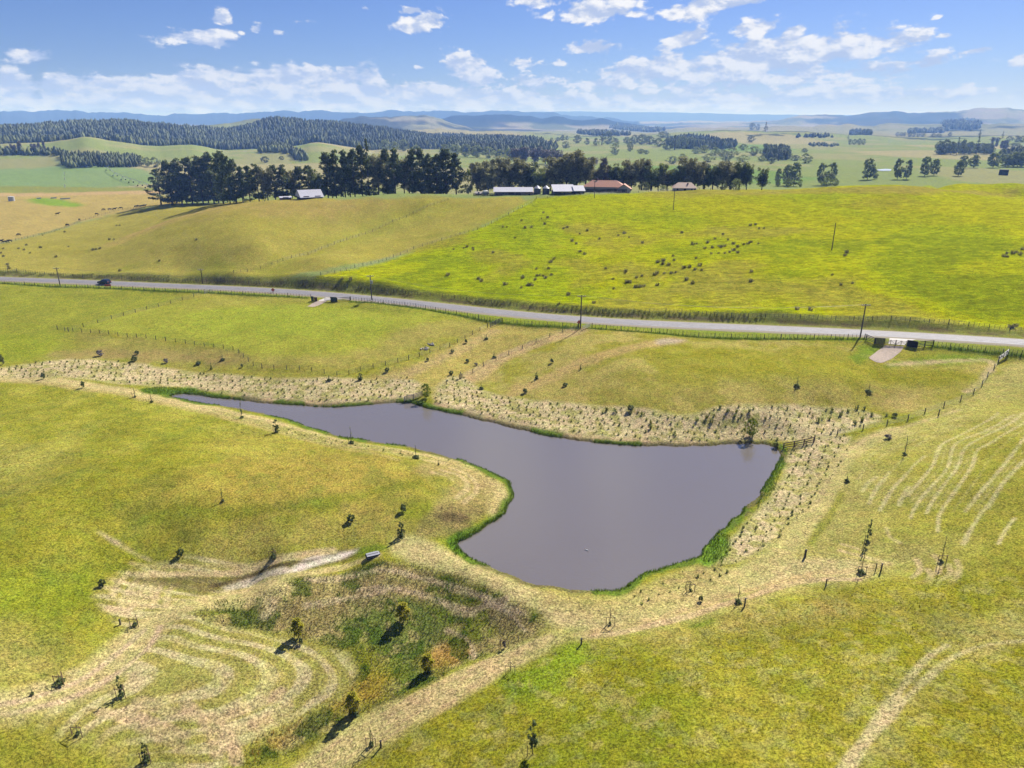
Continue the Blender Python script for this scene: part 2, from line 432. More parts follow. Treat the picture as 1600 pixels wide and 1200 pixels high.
# the traced rows wobble: smooth the line in plan
_rs = resample(_rxy, 4.0)
for _ in range(60):
    _rs[1:-1] = (_rs[:-2] + 2 * _rs[1:-1] + _rs[2:]) / 4
road = _rs
road_z = land0(road[:, 0], road[:, 1])
for _ in range(80):
    road_z[1:-1] = (road_z[:-2] + 2 * road_z[1:-1] + road_z[2:]) / 4
_rarc = np.r_[0, np.cumsum(np.linalg.norm(np.diff(road, axis=0), axis=1))]
ROAD_HALF = 3.7
_rcoarse = road[::3] if (len(road) - 1) % 3 == 0 else np.vstack([road[::3], road[-1:]])
_carc = np.r_[0, np.cumsum(np.linalg.norm(np.diff(_rcoarse, axis=0), axis=1))]
def land(X, Y):
    X = np.asarray(X, float); Y = np.asarray(Y, float)
    shp = X.shape
    X = X.ravel(); Y = Y.ravel()
    h = land0(X, Y)
    m = (np.abs(X) < 420) & (Y > 130) & (Y < 420)
    if m.any():
        d, side, arc = seg_dist(X[m], Y[m], _rcoarse, False, True)
        rz = np.interp(arc / _carc[-1] * _rarc[-1], _rarc, road_z)
        hh = h[m]
        bank = np.where(side > 0, 1.1 * sstep(d, 5.6, 8.2) * (1 - sstep(d, 9, 18)), 0.0)
        hh = hh + bank
        hh = np.where(d < 16, (rz - 0.16) + (hh - rz + 0.16) * sstep(d, 4.6, 12.0), hh)
        h[m] = hh
    return h.reshape(shp)

# ------------------------------------------------------------------ ground: one sheet from under the camera to beyond the horizon
GAIN = 2.1      # how much brighter a sunlit level surface renders than its albedo
def alb(c):
    return lin(c) / GAIN
def build_rings():
    r = [2.0]
    while r[-1] < 44: r.append(r[-1] * 1.12 if r[-1] < 36 else r[-1] + 1.0)
    while r[-1] < 24000:
        x = r[-1]
        r.append(x + min(max(x * x / 60 * 0.0018, 0.08), x * 0.0135))
    return np.array(r)
rings = build_rings()
th_in = np.radians(np.arange(-47.0, 47.001, 0.13))
th_out = np.radians(np.arange(47.0 + 2.5, 313.0 - 1.0, 2.5))
ths = np.r_[th_in, th_out]
NTH, NR = len(ths), len(rings)
TH, RR = np.meshgrid(ths, rings, indexing='xy')     # shape NR x NTH
GX = (RR * np.sin(TH)).ravel(); GY = (RR * np.cos(TH)).ravel()
# break the ring pattern
_j = np.minimum(RR.ravel() * 0.0006, 0.5)
GX = GX + (rng.random(GX.shape) - .5) * _j; GY = GY + (rng.random(GX.shape) - .5) * _j
GZ = land(GX, GY)
GR = np.hypot(GX, GY)
_gz2 = GZ.reshape(NR, NTH)
_k_in = len(th_in)
_Zg = _gz2[:, :_k_in]
def ground_z(X, Y):
    """height of the ground sheet (inside the finely divided sector), by interpolation"""
    X = np.asarray(X, float); Y = np.asarray(Y, float)
    r = np.hypot(X, Y); th = np.arctan2(X, Y)
    fj = np.clip((th - th_in[0]) / (th_in[1] - th_in[0]), 0, _k_in - 1.001)
    j = fj.astype(int); fj = fj - j
    i = np.clip(np.searchsorted(rings, r) - 1, 0, NR - 2)
    fi = np.clip((r - rings[i]) / (rings[i + 1] - rings[i]), 0, 1)
    return (_Zg[i, j] * (1 - fi) + _Zg[i + 1, j] * fi) * (1 - fj) + (_Zg[i, j + 1] * (1 - fi) + _Zg[i + 1, j + 1] * fi) * fj
unp = make_unproject(ground_z)
def U(pts):
    """pixel points of the photograph -> plan points on the land"""
    pts = np.asarray(pts, float)
    return unp(pts[:, 0], pts[:, 1])

col = np.zeros((len(GX), 3))
fine = np.zeros((len(GX), 4))       # r: straw litter, g: sheep tracks, b: mottling, a: bump
fine[:, 2] = 0.5; fine[:, 3] = 0.6
n6 = fbm(GX, GY, 7, 4, 101); n30 = fbm(GX, GY, 34, 4, 102); n120 = fbm(GX, GY, 130, 4, 103); n2 = fbm(GX, GY, 1.8, 3, 104)
wob = (fbm(GX, GY, 5, 3, 105) - .5) * 2

def box_mask(P, pad):
    lo = P.min(0) - pad; hi = P.max(0) + pad
    return (GX > lo[0]) & (GX < hi[0]) & (GY > lo[1]) & (GY < hi[1])
def area(px_pts, soft=3.0, wobble=2.0, smooth=True):
    P = U(px_pts)
    if smooth: P = smooth_closed(P, 1)
    m = box_mask(P, 2 * soft + wobble + 2)
    out = np.zeros(len(GX))
    if m.any():
        d = seg_dist(GX[m], GY[m], P, True)
        d = np.where(inside(GX[m], GY[m], P), d, -d) + wob[m] * wobble
        out[m] = sstep(d, -soft / 2, soft / 2)
    return out
def line(px_pts, width, soft=0.6, wobble=0.3, broken=0.0, twin=0.0):
    P = chaikin(U(px_pts), 1)
    m = box_mask(P, width + soft + wobble + twin + 1)
    out = np.zeros(len(GX))
    if m.any():
        d = seg_dist(GX[m], GY[m], P)
        if twin: d = np.abs(d - twin)
        d = d + wob[m] * wobble
        v = 1 - sstep(d, width / 2 - soft / 2, width / 2 + soft / 2)
        if broken: v = v * (1 - broken * sstep(n2[m], 0.42, 0.62))
        out[m] = v
    return out
def paint(mask, rgb, op=1.0, **f):
    ix = np.flatnonzero(np.asarray(mask) > 0.002)
    k1 = np.asarray(mask, float)[ix] * op
    col[ix] += (alb(rgb) - col[ix]) * k1[:, None]
    for i, key in enumerate(('straw', 'track', 'mottle', 'bump')):
        if key in f: fine[ix, i] += (f[key] - fine[ix, i]) * k1

# far plain and hills
_P = 800 + 1193 * np.tan(np.clip(np.arctan2(GX, GY), -1.2, 1.2))
one = np.ones(len(GX))
paint(one, (150, 168, 92))
paint(sstep(n120, .5, .62), (170, 172, 112), .8)
patch = vnoise(GX / 260 + 5 + n120 * .4, GY / 420, 31)
paint(sstep(patch, .62, .68) * sstep(GR, 600, 800), (185, 172, 125), .8)
paint(sstep(patch, .2, .16) * 1.0, (128, 165, 72), .8)
relief = fbm(GX, GY, 300, 4, 66)
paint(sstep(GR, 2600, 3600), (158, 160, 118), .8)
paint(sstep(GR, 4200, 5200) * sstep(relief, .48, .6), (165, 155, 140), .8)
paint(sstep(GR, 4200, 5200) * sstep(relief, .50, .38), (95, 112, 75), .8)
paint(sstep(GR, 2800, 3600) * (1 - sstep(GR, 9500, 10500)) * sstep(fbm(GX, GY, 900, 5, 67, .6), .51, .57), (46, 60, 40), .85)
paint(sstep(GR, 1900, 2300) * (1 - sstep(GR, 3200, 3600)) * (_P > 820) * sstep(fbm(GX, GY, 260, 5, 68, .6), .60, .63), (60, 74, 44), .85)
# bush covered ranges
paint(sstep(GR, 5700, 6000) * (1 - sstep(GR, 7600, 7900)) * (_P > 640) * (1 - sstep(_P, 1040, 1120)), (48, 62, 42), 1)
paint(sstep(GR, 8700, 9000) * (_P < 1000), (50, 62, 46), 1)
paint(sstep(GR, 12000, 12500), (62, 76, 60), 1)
# the pine forest floor on the wooded hill
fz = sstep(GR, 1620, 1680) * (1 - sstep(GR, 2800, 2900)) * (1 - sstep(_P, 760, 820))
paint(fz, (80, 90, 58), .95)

# left plain
paint(area([(-200,306),(0,306),(120,303),(240,300),(300,318),(235,323),(150,338),(60,366),(0,382),(-200,410)], 8, 4), (192, 168, 92), .95, mottle=.7)
paint(area([(-100,291),(60,289),(130,291),(235,293),(300,298),(-100,304)], 12, 4), (150, 160, 62), .9)
paint(area([(-100,302),(100,301),(240,297),(300,300),(100,306),(-100,307)], 8, 3), (205, 172, 118), .9)
paint(area([(40,311),(70,309),(110,314),(135,321),(110,324),(75,321),(50,317)], 10, 3), (140, 178, 32), .95)
paint(area([(-100,248),(95,250),(220,262),(250,275),(240,292),(0,290),(-100,290)], 20, 6), (138, 170, 98), .9)
paint(area([(-100,246),(92,248),(95,262),(-100,265)], 20, 6), (165, 168, 105), .9)
# tan hill
paint(area([(-200,400),(0,383),(60,368),(150,340),(235,324),(330,319),(500,312),(620,313),(740,309),(838,307),(760,352),(640,392),(480,441),(300,441),(0,424),(-200,420)], 3, 1), (176, 164, 66), 1, mottle=.8, bump=.5)
paint(area([(150,388),(190,372),(240,352),(330,326),(370,320),(330,332),(260,352),(215,368),(180,384)], 8, 4), (198, 166, 98), .8)
paint(area([(330,322),(420,316),(620,314),(640,318),(560,330),(470,345),(330,345),(280,352)], 14, 8), (178, 156, 80), .8)
paint(area([(640,322),(700,315),(740,320),(640,352),(560,378),(470,412),(380,436),(440,400),(560,350)], 8, 4), (172, 172, 56), .75)
paint(area([(700,320),(830,310),(800,322),(660,375),(540,410),(560,385)], 8, 3), (180, 168, 62), .6)
paint(sstep(n30, .50, .64) * area([(0,383),(330,319),(838,307),(480,441),(0,424)], 10, 3, False), (168, 158, 55), .5)
paint(area([(0,400),(150,395),(300,420),(420,430),(300,441),(0,424)], 12, 5), (172, 160, 68), .6)
# bright green hill
bh = area([(838,309),(900,305),(1000,301),(1080,297),(1200,296),(1300,292),(1450,289),(1600,289),(1900,292),(1900,520),(1600,517),(1400,500),(1200,495),(1000,489),(880,489),(760,472),(600,455),(480,446),(560,420),(660,386),(760,352)], 2.5, 1, False)
paint(bh, (184, 196, 0), 1, mottle=.9, track=1.0, bump=.9)
paint(bh * sstep(n30, .48, .62), (196, 200, 30), .5)
paint(bh * sstep(n30, .46, .34), (168, 188, 0), .7)
paint(bh * sstep(n120, .5, .6), (190, 192, 14), .5)
paint(area([(640,400),(820,320),(900,340),(880,420),(1000,470),(860,480),(700,455)], 18, 8), (162, 188, 0), .6)
paint(area([(1000,301),(1130,298),(1300,294),(1380,291),(1600,290),(1600,297),(1480,302),(1400,306),(1300,300),(1150,306)], 10, 6), (178, 158, 74), .8)
paint(area([(1290,318),(1370,308),(1440,312),(1420,326),(1330,326)], 20, 12), (180, 162, 62), .5)
paint(area([(1000,300),(1140,296),(1280,292),(1330,294),(1180,303),(1060,312),(1000,308)], 10, 6), (176, 168, 66), .6)
paint(area([(960,440),(1150,430),(1300,440),(1300,480),(1100,480),(950,470)], 16, 10), (180, 178, 62), .55)

# land this side of the road
paint(area([(-300,436),(0,442),(100,447),(320,456),(480,465),(620,474),(760,500),(905,512),(1000,516),(1120,527),(1330,530),(1460,542),(1600,556),(1900,580),(2400,900),(1800,1500),(800,1700),(-200,1500),(-800,900)], 3, 0, False), (160, 162, 44), 1, mottle=1, bump=1)
near_all = (GR < 330).astype(float)
paint(near_all * sstep(n30, .52, .66), (172, 160, 66), .55)
paint(near_all * sstep(n30, .45, .33), (140, 158, 24), .5)
# left paddocks by the road
paint(area([(-100,446),(100,449),(310,458),(240,480),(110,516),(200,530),(330,545),(380,572),(250,570),(100,562),(-100,562)], 3, 1), (152, 160, 42), .9)
paint(area([(110,516),(200,528),(330,543),(370,548),(390,572),(300,572),(180,560),(60,558)], 6, 3), (168, 152, 76), .65)
paint(area([(-50,560),(-50,520),(60,520),(140,530),(150,545),(60,562)], 8, 4), (152, 168, 20), .6)
paint(area([(60,552),(150,543),(280,548),(360,556),(370,570),(250,562),(80,562)], 6, 4), (176, 150, 92), .6)
paint(area([(325,460),(480,467),(620,476),(735,500),(740,512),(640,545),(560,572),(430,572),(385,550),(330,540),(110,516),(240,482)], 2.5, 1), (166, 174, 48), .95, straw=.15)
paint(area([(400,478),(560,482),(640,500),(560,520),(380,530),(250,512),(330,485)], 18, 9), (160, 178, 36), .6)
paint(area([(640,505),(735,503),(745,512),(690,530),(560,575),(430,570),(380,555),(460,560),(560,555)], 6, 3), (178, 158, 82), .7)
paint(area([(325,460),(420,462),(600,472),(560,478),(420,474),(340,480),(270,486)], 8, 4), (172, 165, 66), .6)
# knoll beyond the pond
kn = area([(925,514),(1000,520),(1110,530),(1330,534),(1370,560),(1560,560),(1530,605),(1480,628),(1400,650),(1380,640),(1250,635),(1130,635),(1080,650),(950,640),(850,628),(760,612),(720,590),(800,545)], 3, 1)
paint(kn, (170, 164, 52), .9, straw=.25)
paint(kn * sstep(n6, .45, .62), (190, 170, 96), .6)
paint(area([(1010,540),(1150,545),(1350,575),(1520,575),(1530,600),(1450,612),(1250,600),(1100,590),(1020,570)], 12, 5), (160, 162, 26), .8)
paint(area([(850,590),(960,600),(1130,605),(1300,610),(1420,615),(1350,632),(1130,630),(1000,636),(880,622)], 10, 6), (180, 160, 84), .5)
paint(area([(1370,605),(1500,600),(1480,625),(1400,640),(1330,640)], 8, 5), (190, 166, 98), .6)
paint(area([(1340,535),(1380,545),(1360,560),(1345,572),(1320,560)], 3, 1.5), (120, 158, 24), .7)
paint(area([(1400,560),(1470,548),(1550,556),(1560,566),(1480,572),(1400,572),(1375,575)], 4, 2), (128, 165, 14), .7)
# pale track up the gully, beside the fence
trk = [(905,516),(860,530),(800,550),(760,575),(720,600),(695,620)]
paint(area([(740,512),(785,505),(900,514),(905,519),(860,532),(800,556),(740,600),(690,622),(660,606),(610,598),(560,592),(600,580),(690,550)], 4, 2), (192, 172, 88), .85, straw=.5)
paint(line(trk, 5, 2.5, .8), (212, 182, 126), .85, straw=.9)
paint(line([(770,518),(740,535),(690,560),(640,585),(600,592)], 4, 2.5, .8, .3), (206, 180, 118), .8, straw=.8)
paint(line([(1055,533),(960,550),(880,580),(800,615)], 5, 3, 1), (208, 176, 112), .75, straw=.7)
paint(area([(1030,528),(1080,530),(1060,536),(1020,540)], 2, 1), (205, 188, 160), .8)
paint(line([(1390,570),(1450,566),(1530,562),(1555,566),(1540,590),(1510,612)], 1.6, 1, .5, .3), (215, 190, 140), .8)
# verge grass between road and fence, dark cut bank beyond the road
paint(line([(-200,437),(0,441),(100,446),(320,454),(480,463),(620,472),(760,497),(905,508),(1000,513),(1120,523),(1330,528),(1460,538),(1600,549),(1900,575)], 4.5, 1.5, .3), (150, 168, 22), .9)
_bd, _bs, _ba = seg_dist(GX, GY, _rcoarse, False, True)
verge = (_bd < 12) & (_bs > 0) & (GY > 100)
paint(verge * (1 - sstep(_bd, 9, 12)), (150, 158, 66), .9)
cut = verge * sstep(_bd + wob * .5, 5.2, 5.8) * (1 - sstep(_bd + wob * .6, 7.4, 8.4)) * sstep(n6, .36, .5)
paint(cut, (118, 100, 72), .8)
paint((_bd < 5.0) * (GY > 100) * (1 - sstep(_bd, 3.8, 4.4)), (168, 160, 120), 1, straw=.1, mottle=.2, bump=.2)

# left field this side of the pond
lf = area([(-600,600),(0,600),(120,606),(240,622),(330,640),(430,665),(560,700),(650,720),(700,760),(640,800),(560,850),(330,872),(180,895),(170,960),(150,1000),(60,1060),(-50,1110),(-600,1200)], 3, 1)
paint(lf, (160, 164, 40), .95, mottle=1.1, straw=0)
paint(lf * sstep(n6, .5, .64), (178, 172, 66), .45)
paint(area([(-200,740),(100,740),(240,690),(380,700),(400,740),(230,800),(140,820),(240,880),(170,930),(180,980),(130,1010),(-200,990)], 18, 10), (148, 152, 26), .75)
paint(area([(120,880),(-50,900),(-50,990),(60,985),(150,960),(170,920)], 8, 5), (134, 154, 14), .6)
paint(area([(300,740),(440,700),(600,712),(690,745),(640,800),(420,815),(250,800),(220,780)], 14, 7), (174, 150, 62), .75)
paint(area([(-200,1000),(60,985),(150,1010),(60,1070),(-200,1120)], 8, 4), (166, 152, 78), .8)
paint(area([(-100,690),(80,680),(120,760),(-100,790)], 14, 8), (172, 164, 78), .5)
paint(area([(400,660),(560,700),(640,730),(500,745),(380,720),(300,690)], 12, 6), (180, 162, 66), .6)
paint(line([(155,832),(185,850),(215,868),(235,875)], 1.0, .8, .5, .4), (205, 180, 140), .8)
paint(line([(250,803),(400,800),(520,785),(640,755)], 3, 3, 1.2), (132, 150, 20), .6)
paint(sstep(fbm(GX, GY, 4, 3, 77), .60, .70) * (lf > .5), (112, 136, 44), .3)
paint(area([(290,872),(330,832),(450,812),(560,800),(640,800),(650,850),(560,855),(420,872),(330,878)], 5, 3), (184, 166, 78), .7, straw=.4)
# mown strip along the left shore
paint(line([(-120,585),(0,590),(120,600),(240,620),(330,640),(430,665),(520,690),(600,703),(680,716),(735,733),(775,765),(780,795)], 4.2, 1.8, .6), (216, 194, 130), .95, straw=.7)
paint(line([(0,596),(120,606),(240,627),(330,647),(430,673),(530,700),(620,718)], 1.6, 1.2, .4), (188, 168, 96), .7, straw=.5)
paint(area([(640,722),(700,720),(750,740),(780,770),(775,800),(740,820),(700,825),(670,790),(690,765)], 3, 2), (188, 166, 100), .8, straw=.8)
for k, L in enumerate([[(690,735),(720,742),(735,760),(715,778)], [(705,732),(735,742),(750,765),(725,785)], [(675,738),(695,742),(705,750)]]):
    paint(line(L, .9, .6, .25), (214, 190, 132), .85, straw=.8)
paint(area([(665,745),(700,742),(720,755),(705,768),(680,762)], 2, 1.5), (172, 176, 40), .7)
paint(area([(650,820),(680,790),(740,790),(770,800),(760,815),(700,838),(655,842)], 2, 1.5), (158, 140, 84), .75, straw=1)
paint(area([(680,803),(740,805),(735,815),(690,812)], 1, 1), (104, 88, 62), .7)
# planted strips with straw mulch
RZ = {
 'far': [(-40,578),(60,566),(120,561),(200,566),(330,584),(430,592),(500,591),(640,590),(662,602),(655,622),(600,626),(540,632),(450,627),(350,616),(300,604),(220,603),(120,590),(0,590)],
 'point': [(668,628),(700,588),(725,590),(760,615),(900,632),(1000,640),(1080,650),(1130,634),(1250,632),(1345,640),(1385,652),(1330,672),(1275,686),(1215,688),(1175,688),(1100,692),(1000,692),(850,673),(740,648)],
 'east': [(1232,697),(1330,676),(1325,700),(1295,755),(1255,805),(1205,850),(1150,880),(1105,882),(1145,840),(1200,785),(1228,730)],
 'south': [(965,950),(1000,915),(1060,893),(1120,880),(1150,890),(1080,925),(1010,945)],
 'west': [(300,634),(430,662),(560,694),(650,710),(720,722),(770,745),(792,770),(785,765),(745,735),(700,722),(640,716),(540,700),(420,672)],
}
for k in ('far', 'point', 'east'):
    paint(area(RZ[k], 2.0, .8), (226, 204, 152), 1, straw=.9)
paint(area(RZ['south'], 3, 1.5), (196, 172, 112), .9, straw=1.0)
paint(area(RZ['west'], 1.5, .6), (186, 172, 100), .8, straw=1.0)
for k in RZ:
    paint(area(RZ[k], 2, 1) * sstep(n2, .5, .62), (166, 164, 76), .7)
paint(line([(680,633),(740,652),(850,678),(1000,694),(1100,695)], 2.0, 1, .4), (216, 184, 142), .8, straw=.5)
paint(line([(380,624),(450,629),(540,634),(620,626)], 2.0, 1, .4), (214, 182, 142), .8, straw=.5)

# the dam, the mown tracks and the spur of striped stubble
dam = area([(640,848),(700,858),(740,885),(830,918),(940,938),(1000,922),(1080,905),(1150,890),(1240,850),(1290,790),(1330,720),(1330,690),(1400,672),(1540,600),(1570,565),(1600,565),(1900,600),(1900,700),(1700,800),(1480,880),(1390,898),(1300,920),(1180,945),(1080,980),(980,1000),(900,1010),(850,1005),(870,975),(850,950),(760,905),(700,880)], 4, 2)
paint(dam, (194, 182, 100), .95, straw=.6)
paint(area([(1270,800),(1330,730),(1400,690),(1540,620),(1700,600),(1900,640),(1900,860),(1500,905),(1400,895),(1380,870),(1290,870)], 16, 8), (178, 174, 74), .8, straw=.3)
paint(area([(1440,720),(1600,650),(1800,700),(1800,900),(1560,900),(1500,850),(1400,840),(1420,790)], 20, 10), (160, 162, 26), .65)
paint(area([(1280,820),(1330,740),(1370,740),(1370,800),(1330,850),(1290,870)], 12, 6), (190, 174, 98), .6, straw=.5)
paint(line([(640,852),(700,882),(780,915),(850,950),(910,965),(970,962),(1060,938),(1150,908),(1250,885),(1330,890)], 5, 2.5, .8), (216, 196, 134), .85, straw=.7)
paint(line([(870,930),(960,950),(1060,932),(1120,912)], 5, 4, 1), (196, 178, 102), .6, straw=.7)
paint(line([(905,998),(960,990),(1060,968),(1130,945),(1200,922),(1260,905),(1340,905)], 1.1, .5, .2), (222, 190, 142), .85, straw=.6)
paint(line([(900,992),(970,980),(1060,958),(1130,935),(1200,912),(1280,893)], .9, .5, .2), (212, 184, 124), .7, straw=.6)
paint(line([(1200,920),(1300,895),(1390,880)], 1.0, .6, .3), (214, 188, 126), .6, straw=.6)
paint(line([(1155,905),(1215,868),(1260,820),(1295,760),(1320,705),(1400,672)], 4, 2, .6), (208, 192, 120), .9, straw=.6)
paint(line([(1270,800),(1300,740),(1330,695),(1420,665),(1500,640)], 1.0, .7, .3), (212, 190, 130), .7, straw=.5)
paint(line([(1265,850),(1300,800),(1315,770)], 1.2, .8, .4), (150, 160, 40), .7)
# mown swath lines on the slope above the dam
def zz(l, ox=1200, oy=650): return [(ox + a / 4, oy + b / 4) for a, b in l]
for L in [[(700,590),(750,500),(800,430),(930,290),(980,250)], [(870,500),(960,400),(1040,300),(1060,220),(1085,175),(1200,120),(1380,30),(1440,-20)],
          [(890,640),(910,580),(1000,460),(1130,330),(1150,200),(1200,150),(1400,80),(1540,-10)], [(990,610),(1010,560),(1090,440),(1190,320),(1215,210),(1300,150),(1500,60),(1600,-20)],
          [(1060,720),(1070,600),(1200,430),(1290,290),(1300,210),(1400,165),(1520,90),(1640,20)], [(1230,600),(1300,510),(1380,420),(1490,290),(1600,140),(1680,60)],
          [(1360,580),(1400,530),(1480,400),(1590,290),(1700,180)], [(1220,800),(1260,720),(1300,660),(1340,590)], [(820,560),(830,520),(880,440)], [(630,550),(650,500),(700,420),(760,350)],
          [(1440,800),(1480,720),(1540,640)], [(590,470),(620,420),(680,380)]]:
    P = zz(L)
    paint(line(P, .55, .35, .15, .25), (222, 206, 146), .8, straw=.5)
_fam = [[(870,500),(960,400),(1040,300),(1060,220),(1085,175),(1200,120),(1380,30),(1440,-20)], [(910,580),(1000,460),(1130,330),(1145,240),(1150,200),(1200,150),(1400,80),(1540,-10)],
 [(1010,560),(1090,440),(1190,320),(1205,260),(1215,210),(1300,150),(1500,60),(1600,-20)], [(1070,600),(1200,430),(1290,290),(1300,240),(1310,210),(1400,165),(1520,90),(1640,20)],
 [(1230,600),(1300,510),(1380,420),(1430,350),(1490,290),(1600,140),(1660,90),(1720,40)], [(1360,580),(1400,530),(1480,400),(1540,340),(1590,290),(1700,180),(1760,120),(1820,70)]]
for A_, B_ in zip(_fam[:-1], _fam[1:]):
    for f_ in (.5,):
        P = zz([(x0 + (x1 - x0) * f_, y0 + (y1 - y0) * f_) for (x0, y0), (x1, y1) in zip(A_, B_)])
        paint(line(P, .3, .3, .15, .4), (204, 192, 120), .5, straw=.3)
for L in [[(600,300),(680,210),(760,160),(900,110),(1100,50),(1250,-10)], [(640,330),(720,240),(800,190),(960,130),(1150,60)], [(560,400),(600,330),(640,270)], [(700,440),(780,330),(860,260),(900,200),(1000,140),(1200,60)]]:
    paint(line(zz(L), .4, .35, .2, .35), (206, 192, 122), .6, straw=.4)
for L in [[(1180,900),(1200,960),(1170,1020),(1080,1080),(950,1110),(800,1110)], [(1130,930),(1150,980),(1060,1040),(950,1060),(850,1070)], [(1000,960),(1030,1000),(980,1040),(860,1050)],
          [(930,900),(960,960),(900,1010)], [(450,840),(600,880),(720,910)], [(460,800),(560,830)], [(740,700),(760,760),(820,790)], [(1040,870),(1080,920),(1060,980)]]:
    paint(line(zz(L), .6, .45, .2, .3), (220, 196, 136), .9, straw=.5)
# swamp below the dam
sw = area([(300,962),(340,938),(420,925),(480,900),(560,885),(650,880),(740,905),(820,945),(855,970),(830,995),(740,1030),(700,1050),(640,1085),(560,1112),(480,1160),(400,1200),(370,1190),(400,1150),(470,1120),(545,1085),(560,1045),(540,1020),(480,1000),(400,985),(330,975)], 2.0, 1.2)
paint(sw, (132, 142, 44), 1, straw=.7, mottle=1.6, bump=1.6)
paint(sw * sstep(n6, .42, .6), (168, 146, 94), .75)
paint(area([(500,965),(560,950),(620,935),(680,950),(700,985),(690,1020),(660,1060),(600,1085),(580,1060),(600,1020),(540,1000)], 3, 3.5), (110, 132, 44), .85, straw=0)
paint(sw * sstep(n2, .5, .62), (176, 156, 100), .5)
paint(area([(480,1010),(550,1000),(600,1030),(620,1070),(560,1100),(575,1050)], 4, 2), (140, 146, 24), .8)
paint(area([(560,1045),(600,1060),(590,1090),(520,1110),(440,1160),(400,1190),(400,1160),(470,1125),(545,1090)], 3, 2), (186, 154, 54), .75)
paint(area([(650,1020),(700,1005),(735,1015),(720,1035),(670,1045)], 3, 1.5), (196, 150, 72), .7)
paint(sw * sstep(fbm(GX, GY, 3.2, 3, 177), .56, .62), (70, 100, 18), .7)
for L in [[(480,905),(560,895),(650,898),(740,925),(820,960)], [(560,922),(640,922),(690,940),(740,958)], [(480,945),(540,935),(600,925)], [(420,935),(425,950),(415,962)], [(690,940),(720,960),(750,950),(790,935)], [(700,985),(735,1000),(740,1025)], [(820,985),(800,960),(760,940)]]:
    paint(line(L, .9, .7, .5, .3), (206, 182, 140), .85, straw=1)
# striped stubble spur, bottom left
SPUR = [(300,965),(330,976),(400,988),(480,1003),(540,1022),(560,1045),(545,1085),(470,1122),(400,1150),(360,1195),(300,1230),(200,1200),(60,1140),(0,1130),(-150,1150),(-150,1110),(0,1095),(90,1065),(180,1010),(200,985),(165,960),(150,925),(180,900),(260,880),(330,868),(450,872),(540,862),(430,905),(340,930),(290,945)]
spm = area(SPUR, 2.0, .8)
paint(spm, (182, 170, 88), .95, straw=.55)
SP2 = U([(150,948),(300,963),(330,976),(400,988),(480,1003),(540,1022),(560,1045),(545,1085),(470,1122),(400,1150),(330,1172),(200,1180)])
m = (spm > .02)
_t1 = seg_dist(GX[m], GY[m], chaikin(SP2[:6], 2)); _t2 = seg_dist(GX[m], GY[m], chaikin(SP2[6:], 2))
dd = np.zeros(len(GX)); dd[m] = -4.5 * np.log(np.exp(-_t1 / 4.5) + np.exp(-_t2 / 4.5)) + 3 + wob[m] * .25 + (n30[m] - .5) * 3
st = np.where(m, 0.5 + 0.5 * np.cos(dd * 2 * math.pi / 1.75), 0)
paint(spm * sstep(st, .45, .75) * (dd < 17) * (1 - .5 * sstep(n2, .5, .64)), (222, 204, 152), .7, straw=.6)
paint(spm * sstep(st, .35, .1) * (dd < 17), (160, 158, 68), .55)
for L in [[(175,930),(185,910),(200,895)], [(190,945),(203,920),(220,900)], [(205,948),(217,925),(232,908)], [(222,950),(230,928),(243,910)], [(240,948),(243,930),(252,914)], [(170,950),(240,962),(300,950)],[(260,945),(262,930),(268,918)]]:
    paint(line(L, 1.0, .6, .3, .3), (220, 196, 146), .85, straw=.9)
for L in [[(200,1110),(240,1130),(290,1150)], [(190,1120),(230,1142),(280,1165)], [(160,1112),(220,1125)], [(290,1100),(330,1140),(340,1180)], [(330,1120),(360,1150),(370,1190)], [(340,1125),(400,1100),(440,1080)], [(350,1150),(400,1130),(450,1105)], [(215,1095),(260,1112),(300,1120)]]:
    paint(line(L, 1.2, .7, .4, .3), (216, 188, 140), .8, straw=.9)
paint(line([(-120,1118),(0,1108),(60,1094),(130,1070),(180,1035),(230,985),(260,960),(340,938),(430,915)], 4.6, 2, .6), (208, 190, 124), .9, straw=.5)
for tw in ([(-120,1112),(0,1103),(60,1088),(130,1062),(180,1025),(225,985)], [(-120,1130),(0,1119),(70,1104),(140,1078),(195,1045),(235,1010),(250,980)]):
    paint(line(tw, .8, .5, .25), (216, 188, 146), .85, straw=.6)
paint(area([(-150,1130),(20,1125),(100,1135),(180,1165),(210,1200),(200,1260),(-150,1260)], 4, 3), (148, 152, 34), .8, straw=.1)
paint(area([(90,1120),(160,1130),(220,1165),(280,1175),(300,1215),(230,1230),(170,1180),(100,1150)], 3, 2), (170, 164, 70), .6)
# the bare ditch
paint(area([(205,900),(260,905),(330,903),(400,893),(470,880),(530,862),(565,862),(480,893),(400,905),(330,925),(310,932),(290,915),(210,908)], 1.5, 1), (128, 118, 62), .85, straw=.3, bump=1.5)
paint(area([(455,888),(480,872),(520,862),(560,855),(562,862),(540,870),(490,884),(458,895)], 1.0, .8), (244, 228, 204), 1, mottle=.6, straw=.2)
paint(area([(345,915),(400,900),(455,888),(450,896),(400,908),(355,925)], 1.0, .9), (218, 200, 172), .9)
paint(line([(330,916),(400,893),(460,884),(540,859)], .8, .5, .4, .4), (96, 82, 58), .8)
paint(line([(215,897),(260,897),(330,897),(400,886),(450,872),(520,860)], 1.2, .6, .2), (220, 194, 140), .85, straw=.5)
paint(line([(205,880),(280,886),(360,884),(440,868)], .9, .6, .3), (208, 184, 124), .7, straw=.6)
paint(line([(310,938),(380,922),(450,903),(540,883),(590,868)], 1.1, .6, .2), (212, 190, 128), .75, straw=.5)
paint(area([(552,858),(580,850),(615,852),(605,862),(560,872)], 1.2, .8), (120, 148, 20), .8)
